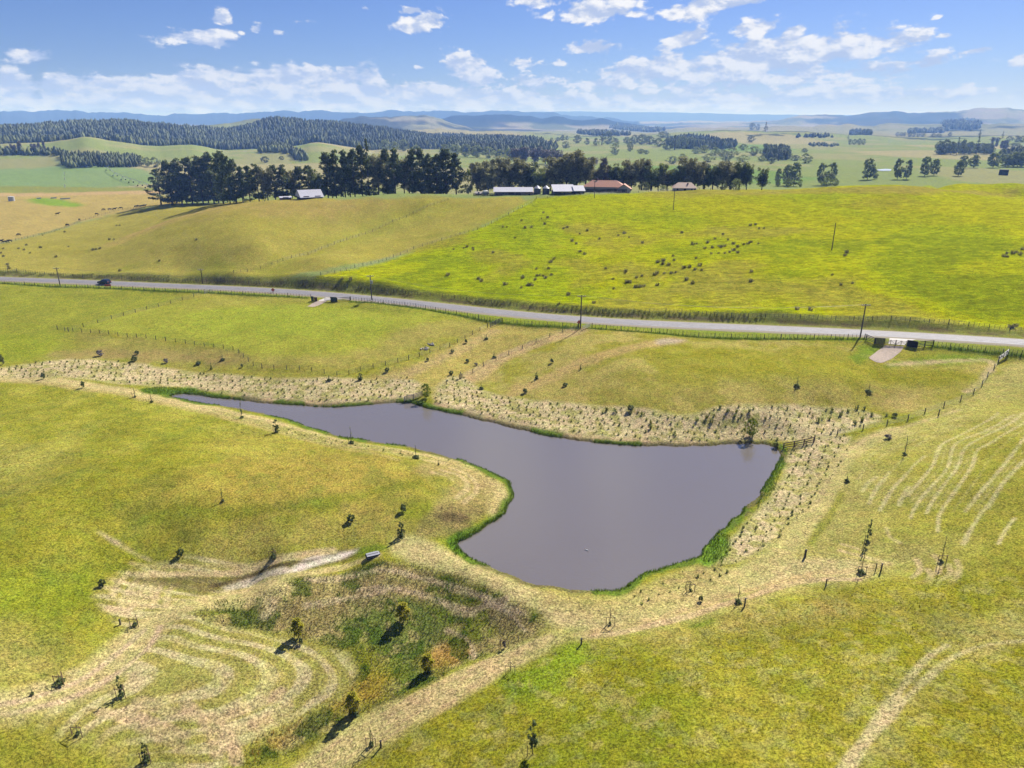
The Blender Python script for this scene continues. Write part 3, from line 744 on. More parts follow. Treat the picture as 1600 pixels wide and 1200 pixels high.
# mown strip between swamp and the paddock
ms = area([(905,1000),(865,990),(740,1035),(690,1065),(640,1090),(570,1118),(500,1165),(450,1205),(440,1240),(500,1235),(560,1195),(620,1150),(700,1100),(790,1052)], 2.0, .8)
paint(ms, (210, 194, 122), .95, straw=.6)
for o in (0, 9, 18, 28, 38, 47):
    paint(line([(860 + o*.2, 993 + o*.3), (740 + o*.5, 1040 + o*.5), (640 + o*.6, 1092 + o*.7), (540 + o*.7, 1150 + o*.7), (470 + o, 1200 + o)], .9, .6, .4, .45), (216, 186, 134), .7, straw=.9)
# paddock in front
pf = area([(905,1002),(1000,1000),(1080,985),(1180,950),(1300,925),(1400,905),(1500,905),(1600,890),(1900,880),(2600,1300),(1500,1700),(400,1500),(480,1260),(560,1200),(640,1145),(800,1055)], 3, 1)
paint(pf, (152, 150, 24), .95, mottle=1.15, straw=0, track=0)
paint(pf * sstep(n6, .5, .66), (166, 158, 48), .55)
paint(pf * sstep(n30, .5, .62), (144, 138, 22), .55)
paint(pf * sstep(n30, .46, .36), (140, 156, 12), .6)
paint(area([(905,1004),(930,1010),(920,1040),(850,1090),(790,1120),(800,1060)], 5, 4), (132, 160, 12), .8)
paint(area([(950,1000),(1100,975),(1200,940),(1400,925),(1420,950),(1300,965),(1150,985),(1000,1015)], 7, 5), (180, 158, 84), .7)
paint(area([(1065,980),(1110,962),(1125,968),(1090,985)], 2, 1.5), (110, 146, 18), .8)
paint(area([(1340,1180),(1400,1090),(1440,1040),(1500,1000),(1600,985),(1700,985),(1700,1015),(1600,1010),(1500,1020),(1460,1060),(1420,1130),(1370,1200)], 3, 3), (174, 160, 70), .7)
for L in [[(1300,1220),(1340,1165),(1385,1110),(1420,1060),(1450,1025),(1480,1008)], [(1318,1215),(1355,1162),(1395,1112),(1440,1068),(1470,1040),(1510,1015),(1560,1003),(1640,1000)]]:
    paint(line(L, .75, .45, .25, .2), (208, 192, 134), .9, straw=.4)
paint(line([(1330,1190),(1360,1150),(1388,1115),(1400,1090)], 1.2, 1, .5, .2), (204, 182, 130), .8)
paint(line([(1325,1125),(1352,1080),(1375,1045),(1400,1010)], .8, .8, .6, .6), (170, 172, 100), .5)
paint(area([(1480,960),(1560,950),(1700,960),(1700,990),(1540,992),(1470,985)], 7, 5), (180, 164, 92), .6)
paint(sstep(fbm(GX, GY, 1.3, 4, 79), .60, .70) * pf, (150, 162, 92), .3)
paint(sstep(fbm(GX, GY, 1.7, 4, 80), .58, .70) * pf, (186, 174, 100), .4)
# lush rim of the pond
pd = np.full(len(GX), -30.0)
m = box_mask(pond, 12)
_d = seg_dist(GX[m], GY[m], pond, True)
pd[m] = np.where(inside(GX[m], GY[m], pond), _d, -_d)
paint(sstep(pd + wob * .9, -1.5, -.6), (124, 118, 74), .8, straw=0, bump=1.5)
paint(sstep(pd + wob * .9, -1.9, -.9) * sstep(n6, .42, .5), (106, 136, 26), .9)
paint(area([(215,608),(250,604),(300,606),(310,612),(285,617),(240,617)], 1.5, .8), (112, 150, 20), .95, straw=0)
paint(area([(695,850),(715,832),(735,835),(716,850),(735,872),(712,868)], 1.2, .5), (108, 150, 20), .95, straw=0)
paint(area([(1095,876),(1108,850),(1128,836),(1142,850),(1128,880),(1100,886)], 1.5, .8), (120, 158, 30), .95, straw=0)
paint(sstep(pd, -.1, .2), (96, 84, 66), 1, straw=0, bump=.1)

# long grass left standing under the roadside fences
for L in ([(0,443),(100,449),(200,452),(320,457),(480,466)], [(548,472),(583,473),(650,481),(700,490),(760,502),(785,505),(850,510),(904,513)], [(925,513),(1000,519),(1060,524),(1100,527.5),(1200,530),(1320,530),(1351,530)], [(1458,542),(1480,544),(1560,552),(1600,556),(1720,567)]):
    paint(line(L, 1.6, .8, .3), (92, 122, 18), .85)
# overall unevenness of colour
col *= (1 + (n6 - .5)[:, None] * .35 * (fine[:, 2:3]) + (n2 - .5)[:, None] * .22 * fine[:, 2:3])
green = sstep(col[:, 1] / np.maximum(col[:, 0], 1e-4), .85, 1.05)
isbh = np.zeros(len(GX)); isbh[:] = bh
col[:, 1] *= (1 - .055 * green) * (1 + .035 * (1 - green))
col[:, 2] += (1 - isbh) * .05 * col[:, 1]
col *= (1 + .06 * (1 - isbh))[:, None]
col = np.clip(col, 0.002, 0.9)

def make_mesh(name, verts, faces_flat, loops_per_face):
    me = bpy.data.meshes.new(name)
    nv, nf = len(verts), len(faces_flat) // loops_per_face
    me.vertices.add(nv); me.loops.add(len(faces_flat)); me.polygons.add(nf)
    me.vertices.foreach_set('co', np.asarray(verts, np.float32).ravel())
    me.loops.foreach_set('vertex_index', np.asarray(faces_flat, np.int32).ravel())
    me.polygons.foreach_set('loop_start', np.arange(nf, dtype=np.int32) * loops_per_face)
    me.update(calc_edges=True)
    return me
iv, jv = np.meshgrid(np.arange(NR - 1), np.arange(NTH), indexing='ij')
jn = (jv + 1) % NTH
quads = np.stack([iv * NTH + jv, iv * NTH + jn, (iv + 1) * NTH + jn, (iv + 1) * NTH + jv], -1).reshape(-1, 4)[:, ::-1]
terr = make_mesh('ground', np.stack([GX, GY, GZ], 1), quads.ravel(), 4)
terr.polygons.foreach_set('use_smooth', np.ones(len(terr.polygons), bool))
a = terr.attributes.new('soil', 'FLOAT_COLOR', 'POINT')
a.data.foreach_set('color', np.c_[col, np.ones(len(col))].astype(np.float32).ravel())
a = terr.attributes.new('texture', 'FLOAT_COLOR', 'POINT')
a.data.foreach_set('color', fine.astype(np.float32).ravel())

def new_mat(name):
    m = bpy.data.materials.new(name); m.use_nodes = True
    n = NT(m.node_tree)
    bsdf = m.node_tree.nodes['Principled BSDF']
    return m, n, bsdf
gm, G, gb = new_mat('pasture')
at = G.node('ShaderNodeAttribute', attribute_name='soil')
tx = G.node('ShaderNodeAttribute', attribute_name='texture')
fs = G.node('ShaderNodeSeparateColor'); G.l.new(tx.outputs['Color'], fs.inputs[0])
f_straw, f_track, f_mot = fs.outputs[0], fs.outputs[1], fs.outputs[2]
f_bump = tx.outputs['Alpha']
geo = G.node('ShaderNodeNewGeometry')
pos = geo.outputs['Position']
na = G.noise(pos, 0.9, 5, .65)
nb = G.noise(pos, 3.6, 3, .7)
nc = G.noise(pos, 0.55, 5, .7)
nd = G.noise(pos, 11.0, 2, .7)
# hue and value wander of a sward
v = G.math('ADD', G.math('MULTIPLY', G.math('SUBTRACT', na, .5), 1.3), G.math('ADD', G.math('MULTIPLY', G.math('SUBTRACT', nb, .5), 3.6), G.math('MULTIPLY', G.math('SUBTRACT', nd, .5), 3.2)))
v = G.math('MULTIPLY', v, G.math('ADD', .35, G.math('MULTIPLY', f_mot, .5)))
gain = G.math('MAXIMUM', G.math('ADD', 1.0, v), .35)
c1 = G.mix(1.0, at.outputs['Color'], G.comb(gain, gain, gain), 'MULTIPLY')
warm = G.mix(1.0, c1, (1.09, 1.0, 1.05, 1), 'MULTIPLY')
cool = G.mix(1.0, c1, (0.93, 1.0, 0.90, 1), 'MULTIPLY')
hue = G.remap(nc, .38, .62)
c2 = G.mix(hue, cool, warm)
# straw litter: pale broken wisps over darker soil and green
ns = G.noise(pos, 2.1, 5, .72, .8)
wisps = G.remap(ns, .42, .60, .62, 1.22)
stc = G.mix(1.0, c2, G.comb(wisps, wisps, G.math('MULTIPLY', wisps, .97)), 'MULTIPLY')
c3 = G.mix(f_straw, c2, stc)
# sheep tracks along the slope: level benches, so bands of nearly equal height
xyz = G.sepxyz(pos)
tv = G.comb(G.math('MULTIPLY', xyz[0], .22), G.math('MULTIPLY', xyz[1], .5), G.math('MULTIPLY', xyz[2], 2.2))
nt = G.noise(tv, 1.0, 6, .68, .9)
tracks = G.remap(nt, .42, .58, .68, 1.12)
c4 = G.mix(1.0, c3, G.comb(tracks, tracks, tracks), 'MULTIPLY')
c5 = G.mix(f_track, c3, c4)
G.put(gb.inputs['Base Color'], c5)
gb.inputs['Roughness'].default_value = 0.9
gb.inputs['Specular IOR Level'].default_value = 0.0
hb_ = G.math('ADD', G.math('MULTIPLY', na, .35), G.math('ADD', G.math('MULTIPLY', nb, .16), G.math('MULTIPLY', G.math('MULTIPLY', nt, f_track), .9)))
bp = G.node('ShaderNodeBump')
bp.inputs['Strength'].default_value = .8
G.put(bp.inputs['Distance'], G.math('MULTIPLY', f_bump, 0.22))
G.put(bp.inputs['Height'], hb_)
G.put(gb.inputs['Normal'], bp.outputs[0])
terr.materials.append(gm)
ground = bpy.data.objects.new('ground', terr); COL.objects.link(ground)
ground['kind'] = 'structure'

# ------------------------------------------------------------------ haze
def prop(o, **k):
    for a_, b_ in k.items():
        if b_ is not None: o[a_] = b_
    return o
hm = bpy.data.materials.new('haze'); hm.use_nodes = True
H_ = NT(hm.node_tree); H_.n.clear()
ho = H_.node('ShaderNodeOutputMaterial'); hv = H_.node('ShaderNodeVolumePrincipled')
hv.inputs['Color'].default_value = (.22, .41, 1.0, 1)
hv.inputs['Absorption Color'].default_value = (1, 1, 1, 1)
hv.inputs['Density'].default_value = 1.3e-4
hv.inputs['Anisotropy'].default_value = 0.0
H_.l.new(hv.outputs[0], ho.inputs['Volume'])
zlo = float(GZ.min()) - 1.0; zhi = float(GZ.max()) + 12.0
hx = 24600.0
hverts = [(sx_ * hx, sy_ * hx, z_) for z_ in (zlo, zhi) for sx_, sy_ in ((-1, -1), (1, -1), (1, 1), (-1, 1))]
hfaces = [3,2,1,0, 4,5,6,7, 0,1,5,4, 1,2,6,5, 2,3,7,6, 3,0,4,7]
hme = make_mesh('haze', hverts, hfaces, 4); hme.materials.append(hm)
haze = bpy.data.objects.new('haze', hme); COL.objects.link(haze); prop(haze, kind='stuff')

# ------------------------------------------------------------------ water
wm, Wt, wb = new_mat('pond_water')
wb.inputs['Base Color'].default_value = (*(lin((144, 134, 124)) / GAIN), 1)
wb.inputs['Roughness'].default_value = 0.04
wb.inputs['IOR'].default_value = 2.25
wp = Wt.node('ShaderNodeNewGeometry').outputs['Position']
wx = Wt.sepxyz(wp)
wv = Wt.comb(Wt.math('MULTIPLY', wx[0], .7), wx[1], 0.0)
wn = Wt.math('ADD', Wt.noise(wv, 2.2, 4, .6), Wt.math('MULTIPLY', Wt.noise(wv, .12, 2, .5), 1.5))
wbp = Wt.node('ShaderNodeBump'); wbp.inputs['Strength'].default_value = .5; wbp.inputs['Distance'].default_value = .05
Wt.put(wbp.inputs['Height'], wn); Wt.put(wb.inputs['Normal'], wbp.outputs[0])
Wt.put(wb.inputs['Roughness'], Wt.remap(Wt.noise(Wt.comb(Wt.math('MULTIPLY', wx[0], .25), wx[1], 0.0), .09, 4, .6), .4, .65, .02, .09))
def water_sheet(name, outline, z):
    bm = bmesh.new()
    vs = [bm.verts.new((p[0], p[1], z)) for p in outline]
    f = bm.faces.new(vs); bmesh.ops.triangulate(bm, faces=[f])
    bmesh.ops.recalc_face_normals(bm, faces=bm.faces)
    me = bpy.data.meshes.new(name); bm.to_mesh(me); bm.free()
    if me.polygons[0].normal.z < 0: me.flip_normals()
    me.materials.append(wm)
    o = bpy.data.objects.new(name, me); COL.objects.link(o); prop(o, kind='structure')
    return o
_po = pond + _nr * 0.0
_cen = pond.mean(0)
_nrm = np.roll(pond, -1, 0) - np.roll(pond, 1, 0)
_nrm = np.stack([_nrm[:, 1], -_nrm[:, 0]], 1) / np.linalg.norm(_nrm, axis=1)[:, None]
_tst = inside(pond[:, 0] + _nrm[:, 0] * .3, pond[:, 1] + _nrm[:, 1] * .3, pond)
_sgn = -1.0 if _tst.mean() > .5 else 1.0
water_sheet('pond_water', pond + _nrm * _sgn * 0.35, 0.0)

# ------------------------------------------------------------------ road
rm, Rn, rb = new_mat('chip_seal')
rp_ = Rn.node('ShaderNodeNewGeometry').outputs['Position']
rnz = Rn.noise(rp_, .5, 5, .6); rn2 = Rn.noise(rp_, 14, 2, .6)
Rn.put(rb.inputs['Base Color'], Rn.mix(Rn.remap(Rn.math('ADD', rnz, Rn.math('MULTIPLY', rn2, .3)), .5, .8), tuple(alb((136, 133, 140))), tuple(alb((160, 156, 160)))))
rb.inputs['Roughness'].default_value = .8
rm2, Rn2, rb2 = new_mat('worn_chip_seal')
_n2 = Rn2.noise(Rn2.node('ShaderNodeNewGeometry').outputs['Position'], .8, 5, .7)
Rn2.put(rb2.inputs['Base Color'], Rn2.mix(Rn2.remap(_n2, .35, .7), tuple(alb((128, 125, 130))), tuple(alb((166, 162, 166)))))
rb2.inputs['Roughness'].default_value = .7
edge_m, En, eb = new_mat('gravel_shoulder')
enz = En.noise(En.node('ShaderNodeNewGeometry').outputs['Position'], 3.0, 4, .7)
En.put(eb.inputs['Base Color'], En.mix(enz, tuple(alb((150, 138, 112))), tuple(alb((196, 184, 160)))))
eb.inputs['Roughness'].default_value = .95
def ribbon(name, P, Z, offs, mats, kind='structure'):
    P = np.asarray(P); T = np.gradient(P, axis=0); T /= np.linalg.norm(T, axis=1)[:, None]
    N = np.stack([-T[:, 1], T[:, 0]], 1)
    n = len(P); k = len(offs)
    V = np.zeros((n, k, 3))
    for i, (o_, dz_) in enumerate(offs):
        V[:, i, :2] = P + N * o_; V[:, i, 2] = Z + dz_
    F = []
    for i in range(n - 1):
        for j in range(k - 1):
            F += [i * k + j + 1, i * k + j, (i + 1) * k + j, (i + 1) * k + j + 1]
    me = make_mesh(name, V.reshape(-1, 3), F, 4)
    for m_, _ in mats: me.materials.append(m_)
    idx = []
    for i in range(n - 1):
        for j in range(k - 1):
            mid = abs((offs[j][0] + offs[j + 1][0]) / 2)
            idx.append(1 if mid > mats[0][1] else (2 if len(mats) > 2 and (.3 < mid < .9 or 1.7 < mid < 2.3) else 0))
    me.polygons.foreach_set('material_index', np.array(idx, np.int32))
    o = bpy.data.objects.new(name, me); COL.objects.link(o); prop(o, kind=kind)
    return o
rr = resample(np.c_[road, road_z], 1.5)
ribbon('road', rr[:, :2], rr[:, 2], [(-4.2, -.22), (-3.15, -.02), (-2.75, 0.0), (-2.3, .015), (-1.7, .04), (-.9, .06), (-.3, .075), (.3, .075), (.9, .06), (1.7, .04), (2.3, .015), (2.75, 0.0), (3.15, -.02), (4.2, -.22)], [(rm, 2.75), (edge_m, 9), (rm2, 0)])

# ------------------------------------------------------------------ builders
def gz(x, y): return float(ground_z(np.array([x]), np.array([y]))[0])
def at_px(px, py):
    p = U([(px, py)])[0]
    return Vector((p[0], p[1], gz(p[0], p[1])))
def at_many(L):
    P = U(L); Z = ground_z(P[:, 0], P[:, 1])
    return [Vector((a, b, c)) for (a, b), c in zip(P, Z)]
def at_range(px, r):
    x, y = polar(px, r)
    for _ in range(3):
        z = gz(x, y); x = (px - 800) / FPX * (y * CP - (z - CAM_H) * SP)
    return Vector((x, y, gz(x, y)))
def at_plain(px, py, z=4.6):
    x, y = on_plane(px, py, z)
    return Vector((float(x), float(y), gz(float(x), float(y))))
def ppm(p):
    return FPX / (p.y * CP - (p.z - CAM_H) * SP)
def height_to(p, py_top):
    """height above p at which a vertical thing reaches pixel row py_top"""
    v = (py_top - 600) / FPX
    # -(y SP + Z CP) / (y CP - Z SP) = v
    Z = -p.y * (SP + v * CP) / (CP - v * SP)
    return CAM_H + Z - p.z
def simple_mat(name, rgb, rough=.8, metal=0.0, var=.25, scale=3.0, spec=.3, island=0.0, objvar=0.0, transl=0.0, up=0.0):
    m, n, b = new_mat(name)
    base = tuple(alb(rgb))
    g = n.node('ShaderNodeNewGeometry')
    tcn = n.node('ShaderNodeTexCoord')
    nz = n.noise(tcn.outputs['Object'], scale, 4, .6)
    f = n.remap(nz, .3, .7, 1 - var, 1 + var)
    if island:
        f = n.math('MULTIPLY', f, n.remap(g.outputs['Random Per Island'], 0, 1, 1 - island, 1 + island))
    if objvar:
        oi = n.node('ShaderNodeObjectInfo')
        f = n.math('MULTIPLY', f, n.remap(oi.outputs['Random'], 0, 1, 1 - objvar, 1 + objvar))
    c = n.mix(1.0, (*base, 1), n.comb(f, f, f), 'MULTIPLY')
    n.put(b.inputs['Base Color'], c)
    b.inputs['Roughness'].default_value = rough
    b.inputs['Metallic'].default_value = metal
    b.inputs['Specular IOR Level'].default_value = spec
    if up:   # leaves in a clump lean every way: light them nearer to how the clump as a whole faces
        nn = n.vmath('NORMALIZE', n.vmath('ADD', g.outputs['Normal'], (0, 0, up)))
        n.put(b.inputs['Normal'], nn)
    if transl:
        tr = n.node('ShaderNodeBsdfTranslucent'); n.put(tr.inputs[0], c)
        mx = n.node('ShaderNodeMixShader'); mx.inputs[0].default_value = transl
        out = [x for x in n.n if x.type == 'OUTPUT_MATERIAL'][0]
        n.l.new(b.outputs[0], mx.inputs[1]); n.l.new(tr.outputs[0], mx.inputs[2]); n.l.new(mx.outputs[0], out.inputs[0])
    return m
M = {
 'post': simple_mat('weathered_timber', (112, 104, 92), .9, objvar=.25),
 'dark_timber': simple_mat('dark_stained_timber', (62, 58, 60), .8),
 'brown_timber': simple_mat('brown_timber', (140, 112, 92), .8),
 'pale_timber': simple_mat('pale_timber', (205, 190, 170), .8),
 'wire': simple_mat('fence_wire', (120, 120, 118), .5, .5),
 'pole': simple_mat('utility_pole_timber', (105, 96, 92), .85),
 'white': simple_mat('white_paint', (238, 238, 238), .5, var=.06),
 'white_roof': simple_mat('pale_roof_iron', (236, 234, 244), .45, var=.05, scale=.3),
 'grey_wall': simple_mat('grey_cladding', (128, 126, 140), .7, var=.1),
 'dark_wall': simple_mat('dark_shed_interior', (58, 56, 62), .9),
 'cream': simple_mat('cream_weatherboard', (214, 204, 196), .7, var=.08),
 'orange_roof': simple_mat('terracotta_roof', (222, 150, 120), .7, var=.12),
 'tan_roof': simple_mat('pale_tile_roof', (232, 196, 172), .7, var=.1),
 'red_wall': simple_mat('oxide_red_wall', (128, 82, 76), .8),
 'glass': simple_mat('window_glass', (52, 60, 74), .15, spec=.6, var=.05),
 'silo': simple_mat('grey_silo_steel', (112, 122, 136), .5, .2, var=.08),
 'orange': simple_mat('orange_sign_sheet', (250, 120, 84), .5, var=.05),
 'concrete': simple_mat('pale_concrete', (236, 228, 220), .8, var=.06, scale=.6),
 'gravel': simple_mat('drive_gravel', (206, 186, 168), .95, var=.2, scale=2.0),
 'green_panel': simple_mat('dark_green_panel', (44, 70, 62), .7),
 'steel': simple_mat('galvanised_steel', (150, 150, 150), .5, .3, var=.08),
 'alu': simple_mat('dull_aluminium', (205, 205, 212), .45, .3, var=.08),
 'hull': simple_mat('dark_hull', (60, 56, 72), .6),
 'cow': simple_mat('black_hide', (34, 28, 26), .7, objvar=.3),
 'car': simple_mat('dark_blue_car_paint', (44, 58, 92), .25, .3, var=.03, spec=.6),
 'rubber': simple_mat('black_rubber', (26, 26, 28), .9),
 'lamp': simple_mat('pale_lens', (235, 235, 240), .2),
 'feather': simple_mat('white_feathers', (245, 245, 245), .7, var=.05),
 'bill': simple_mat('orange_bill', (220, 140, 50), .6),
 'bark': simple_mat('tree_bark', (96, 84, 74), .9),
 'pine_leaf': simple_mat('pine_needles', (120, 134, 80), .8, var=.35, scale=3.5, island=.55, objvar=.22, spec=.15, transl=.25, up=.8),
 'pine_tip': simple_mat('pine_needles_olive', (92, 92, 56), .8, var=.35, scale=3.5, island=.5, objvar=.2, spec=.15, up=.8),
 'gum_leaf': simple_mat('brown_gum_leaves', (184, 182, 128), .8, var=.35, scale=3.0, island=.5, objvar=.22, spec=.15, transl=.35, up=.8),
 'dark_leaf': simple_mat('dark_evergreen_leaves', (130, 144, 84), .8, var=.35, scale=3.0, island=.5, objvar=.25, spec=.15, transl=.38, up=.8),
 'mid_leaf': simple_mat('mid_green_leaves', (168, 182, 96), .8, var=.3, scale=3.0, island=.45, objvar=.22, spec=.15, transl=.35, up=.8),
 'pale_leaf': simple_mat('pale_willow_leaves', (178, 190, 116), .8, var=.25, scale=3.0, island=.4, objvar=.15, spec=.15, transl=.3, up=.8),
 'yellow_leaf': simple_mat('yellow_willow_leaves', (160, 176, 36), .8, var=.25, scale=3.0, island=.4, objvar=.12, spec=.15, transl=.35, up=.8),
 'gold_leaf': simple_mat('golden_leaves', (222, 190, 30), .8, var=.25, scale=3.0, island=.4, spec=.15, transl=.35, up=.8),
 'spring_leaf': simple_mat('spring_leaves', (236, 228, 84), .8, var=.25, scale=3.0, island=.3, spec=.1, transl=.55, up=1.0),
 'grey_twig': simple_mat('grey_bare_twigs', (170, 158, 148), .9, var=.3, scale=3.0, island=.4, objvar=.15, spec=.15, up=.8),
 'far_forest': simple_mat('far_pine_forest', (116, 124, 84), .9, var=.55, scale=.012, island=.5, spec=.1),
 'rush': simple_mat('dark_rushes', (172, 166, 98), .9, var=.3, scale=2.0, island=.4, objvar=.25, spec=.1, transl=.4, up=1.5),
 'shrub': simple_mat('young_shrub_leaves', (178, 184, 98), .85, var=.3, scale=3.0, island=.45, objvar=.3, spec=.1, transl=.4, up=1.5),
 'reed': simple_mat('green_reeds', (118, 148, 34), .85, var=.3, scale=.5, island=.45, spec=.1, transl=.4, up=1.5),
 'sedge': simple_mat('orange_sedge', (224, 184, 84), .9, var=.3, scale=.5, island=.35, spec=.1, transl=.4, up=1.5),
 'tuft': simple_mat('rank_grass', (166, 164, 52), .9, var=.3, scale=.3, island=.4, spec=.1, transl=.4, up=1.5),
 'straw': simple_mat('straw_tufts', (226, 204, 150), .9, var=.25, scale=.3, island=.35, spec=.1, up=2.2),
 'stone': simple_mat('pale_limestone', (222, 210, 196), .9),
}
class MB:
    def __init__(self): self.v = []; self.f = []
    def add(self, vs, fs):
        o = len(self.v); self.v += [tuple(p) for p in vs]; self.f += [tuple(i + o for i in q) for q in fs]
    def box(self, c, s, rz=0.0, taper=1.0):
        cx, cy, cz = c; hx_, hy_, hz_ = s[0] / 2, s[1] / 2, s[2] / 2
        cr, sr = math.cos(rz), math.sin(rz); vs = []
        for k in (-1, 1):
            t = taper if k > 0 else 1
            for a_, b_ in ((-1, -1), (1, -1), (1, 1), (-1, 1)):
                x, y = a_ * hx_ * t, b_ * hy_ * t
                vs.append((cx + x * cr - y * sr, cy + x * sr + y * cr, cz + k * hz_))
        self.add(vs, [(3,2,1,0),(4,5,6,7),(0,1,5,4),(1,2,6,5),(2,3,7,6),(3,0,4,7)])
    def tube(self, a, b, r0, r1=None, n=6):
        a, b = Vector(a), Vector(b); r1 = r0 if r1 is None else r1
        d = (b - a).normalized(); u = d.orthogonal().normalized(); w = d.cross(u)
        vs = []
        for p, r_ in ((a, r0), (b, r1)):
            for i in range(n):
                t = 2 * math.pi * i / n
                vs.append(p + (u * math.cos(t) + w * math.sin(t)) * r_)
        fs = [(i, (i + 1) % n, n + (i + 1) % n, n + i) for i in range(n)] + [tuple(range(n))[::-1], tuple(range(n, 2 * n))]
        self.add(vs, fs)
    def lathe(self, prof, n=12, c=(0, 0, 0)):
        vs = []
        for r_, z_ in prof:
            for i in range(n):
                t = 2 * math.pi * i / n
                vs.append((c[0] + r_ * math.cos(t), c[1] + r_ * math.sin(t), c[2] + z_))
        fs = []
        for k in range(len(prof) - 1):
            for i in range(n):
                fs.append((k * n + i, k * n + (i + 1) % n, (k + 1) * n + (i + 1) % n, (k + 1) * n + i))
        fs += [tuple(range(n))[::-1], tuple(range((len(prof) - 1) * n, len(prof) * n))]
        self.add(vs, fs)
    def mesh(self, name, mat, smooth=False):
        me = bpy.data.meshes.new(name)
        me.from_pydata(self.v, [], self.f)
        if smooth:
            me.polygons.foreach_set('use_smooth', np.ones(len(me.polygons), bool))
        me.materials.append(mat); me.update()
        return me
def obj(name, me, parent=None, loc=(0, 0, 0), rz=0.0, sc=(1, 1, 1), **props):
    o = bpy.data.objects.new(name, me); COL.objects.link(o)
    if parent is not None: o.parent = parent
    o.location = loc; o.rotation_euler = (0, 0, rz)
    o.scale = sc if isinstance(sc, (tuple, list)) else (sc, sc, sc)
    prop(o, **props)
    return o
def thing(name, label, cat, loc, rz=0.0, sc=1.0, group=None):
    return obj(name, None, None, loc, rz, sc, label=label, category=cat, group=group)

# ------------------------------------------------------------------ foliage
def cards(centres, radii, per, size, seed, up=0.0, squash=1.0):
    """leaf clumps: small quads scattered through ellipsoids round the given centres"""
    g = np.random.default_rng(seed)
    C = np.repeat(np.asarray(centres), per, 0); Rr = np.repeat(np.asarray(radii), per, 0)[:, None]
    n = len(C)
    d = g.normal(size=(n, 3)); d /= np.linalg.norm(d, axis=1)[:, None]
    rad = g.random(n)[:, None] ** .45
    off = d * Rr * rad * np.array([1, 1, squash])
    P = C + off
    nrm = d * .7 + g.normal(size=(n, 3)) * .55 + np.array([0, 0, up]); nrm /= np.linalg.norm(nrm, axis=1)[:, None]
    t = np.cross(nrm, g.normal(size=(n, 3))); t /= np.linalg.norm(t, axis=1)[:, None]
    b = np.cross(nrm, t)
    s = (size * (.6 + .8 * g.random(n)))[:, None]
    V = np.stack([P - t * s - b * s * .55, P + t * s - b * s * .5, P + t * s * .7 + b * s * .6, P - t * s * .8 + b * s * .5], 1)
    return V.reshape(-1, 3)
def card_mesh(name, V, mat):
    n = len(V)
    me = make_mesh(name, V, np.arange(n), 4)
    me.materials.append(mat)
    return me
def tree_pine(seed, sparse=False):
    g = random.Random(seed)
    tr = MB(); lean = g.uniform(-.03, .03)
    pts = [Vector((lean * t * t + g.uniform(-.004, .004), lean * .5 * t, t * .96)) for t in (0, .25, .5, .75, 1)]
    for i in range(4): tr.tube(pts[i], pts[i + 1], .016 * (1 - i * .22), .016 * (1 - (i + 1) * .22), 6)
    C = []; RAD = []
    nb = 34 if sparse else 64
    for k in range(nb):
        t = g.uniform(.10 if sparse else .05, 1.0) ** .9
        w = (.20 if t > .35 else .17) * (1.06 - max(0, t - .45) ** 1.4 * 1.9) * g.uniform(.55, 1.15)
        a_ = g.uniform(0, 2 * math.pi)
        base = Vector((lean * t * t, 0, t * .93))
        tip = base + Vector((math.cos(a_) * w, math.sin(a_) * w, g.uniform(.01, .06)))
        tr.tube(base, tip, .0045, .002, 3)
        C.append(tip); RAD.append(g.uniform(.045, .075))
        if g.random() < .75:
            C.append(base.lerp(tip, .55)); RAD.append(g.uniform(.04, .07))
    C.append(Vector((lean, 0, .97))); RAD.append(.04)
    V = cards(C, RAD, 30, .0165, seed, .2, .75)
    return tr.mesh('trunk', M['bark']), card_mesh('crown', V, M['pine_leaf'])
def tree_gum(seed, leaf='gum_leaf'):
    g = random.Random(seed)
    tr = MB(); C = []; RAD = []
    tr.tube((0, 0, 0), (0, 0, .3), .018, .014, 6)
    for k in range(16):
        a_ = g.uniform(0, 2 * math.pi); w = g.uniform(.06, .26); top = g.uniform(.6, 1.0)
        p0 = Vector((0, 0, g.uniform(.1, .34))); p1 = Vector((math.cos(a_) * w * .5, math.sin(a_) * w * .5, .3 + (top - .3) * .45)); p2 = Vector((math.cos(a_) * w, math.sin(a_) * w, top * .96))
        tr.tube(p0, p1, .009, .006, 4); tr.tube(p1, p2, .006, .002, 3)
        for q in range(8):
            t = g.uniform(-.5, 1)
            c = p1.lerp(p2, t) if t > 0 else p1 + Vector((g.uniform(-.1, .1), g.uniform(-.1, .1), -.28 * g.random()))
            C.append(c + Vector((g.uniform(-.06, .06), g.uniform(-.06, .06), g.uniform(-.03, .03)))); RAD.append(g.uniform(.045, .085))
    V = cards(C, RAD, 30, .018, seed, 0.0, 1.15)
    return tr.mesh('trunk', M['bark']), card_mesh('crown', V, M[leaf])
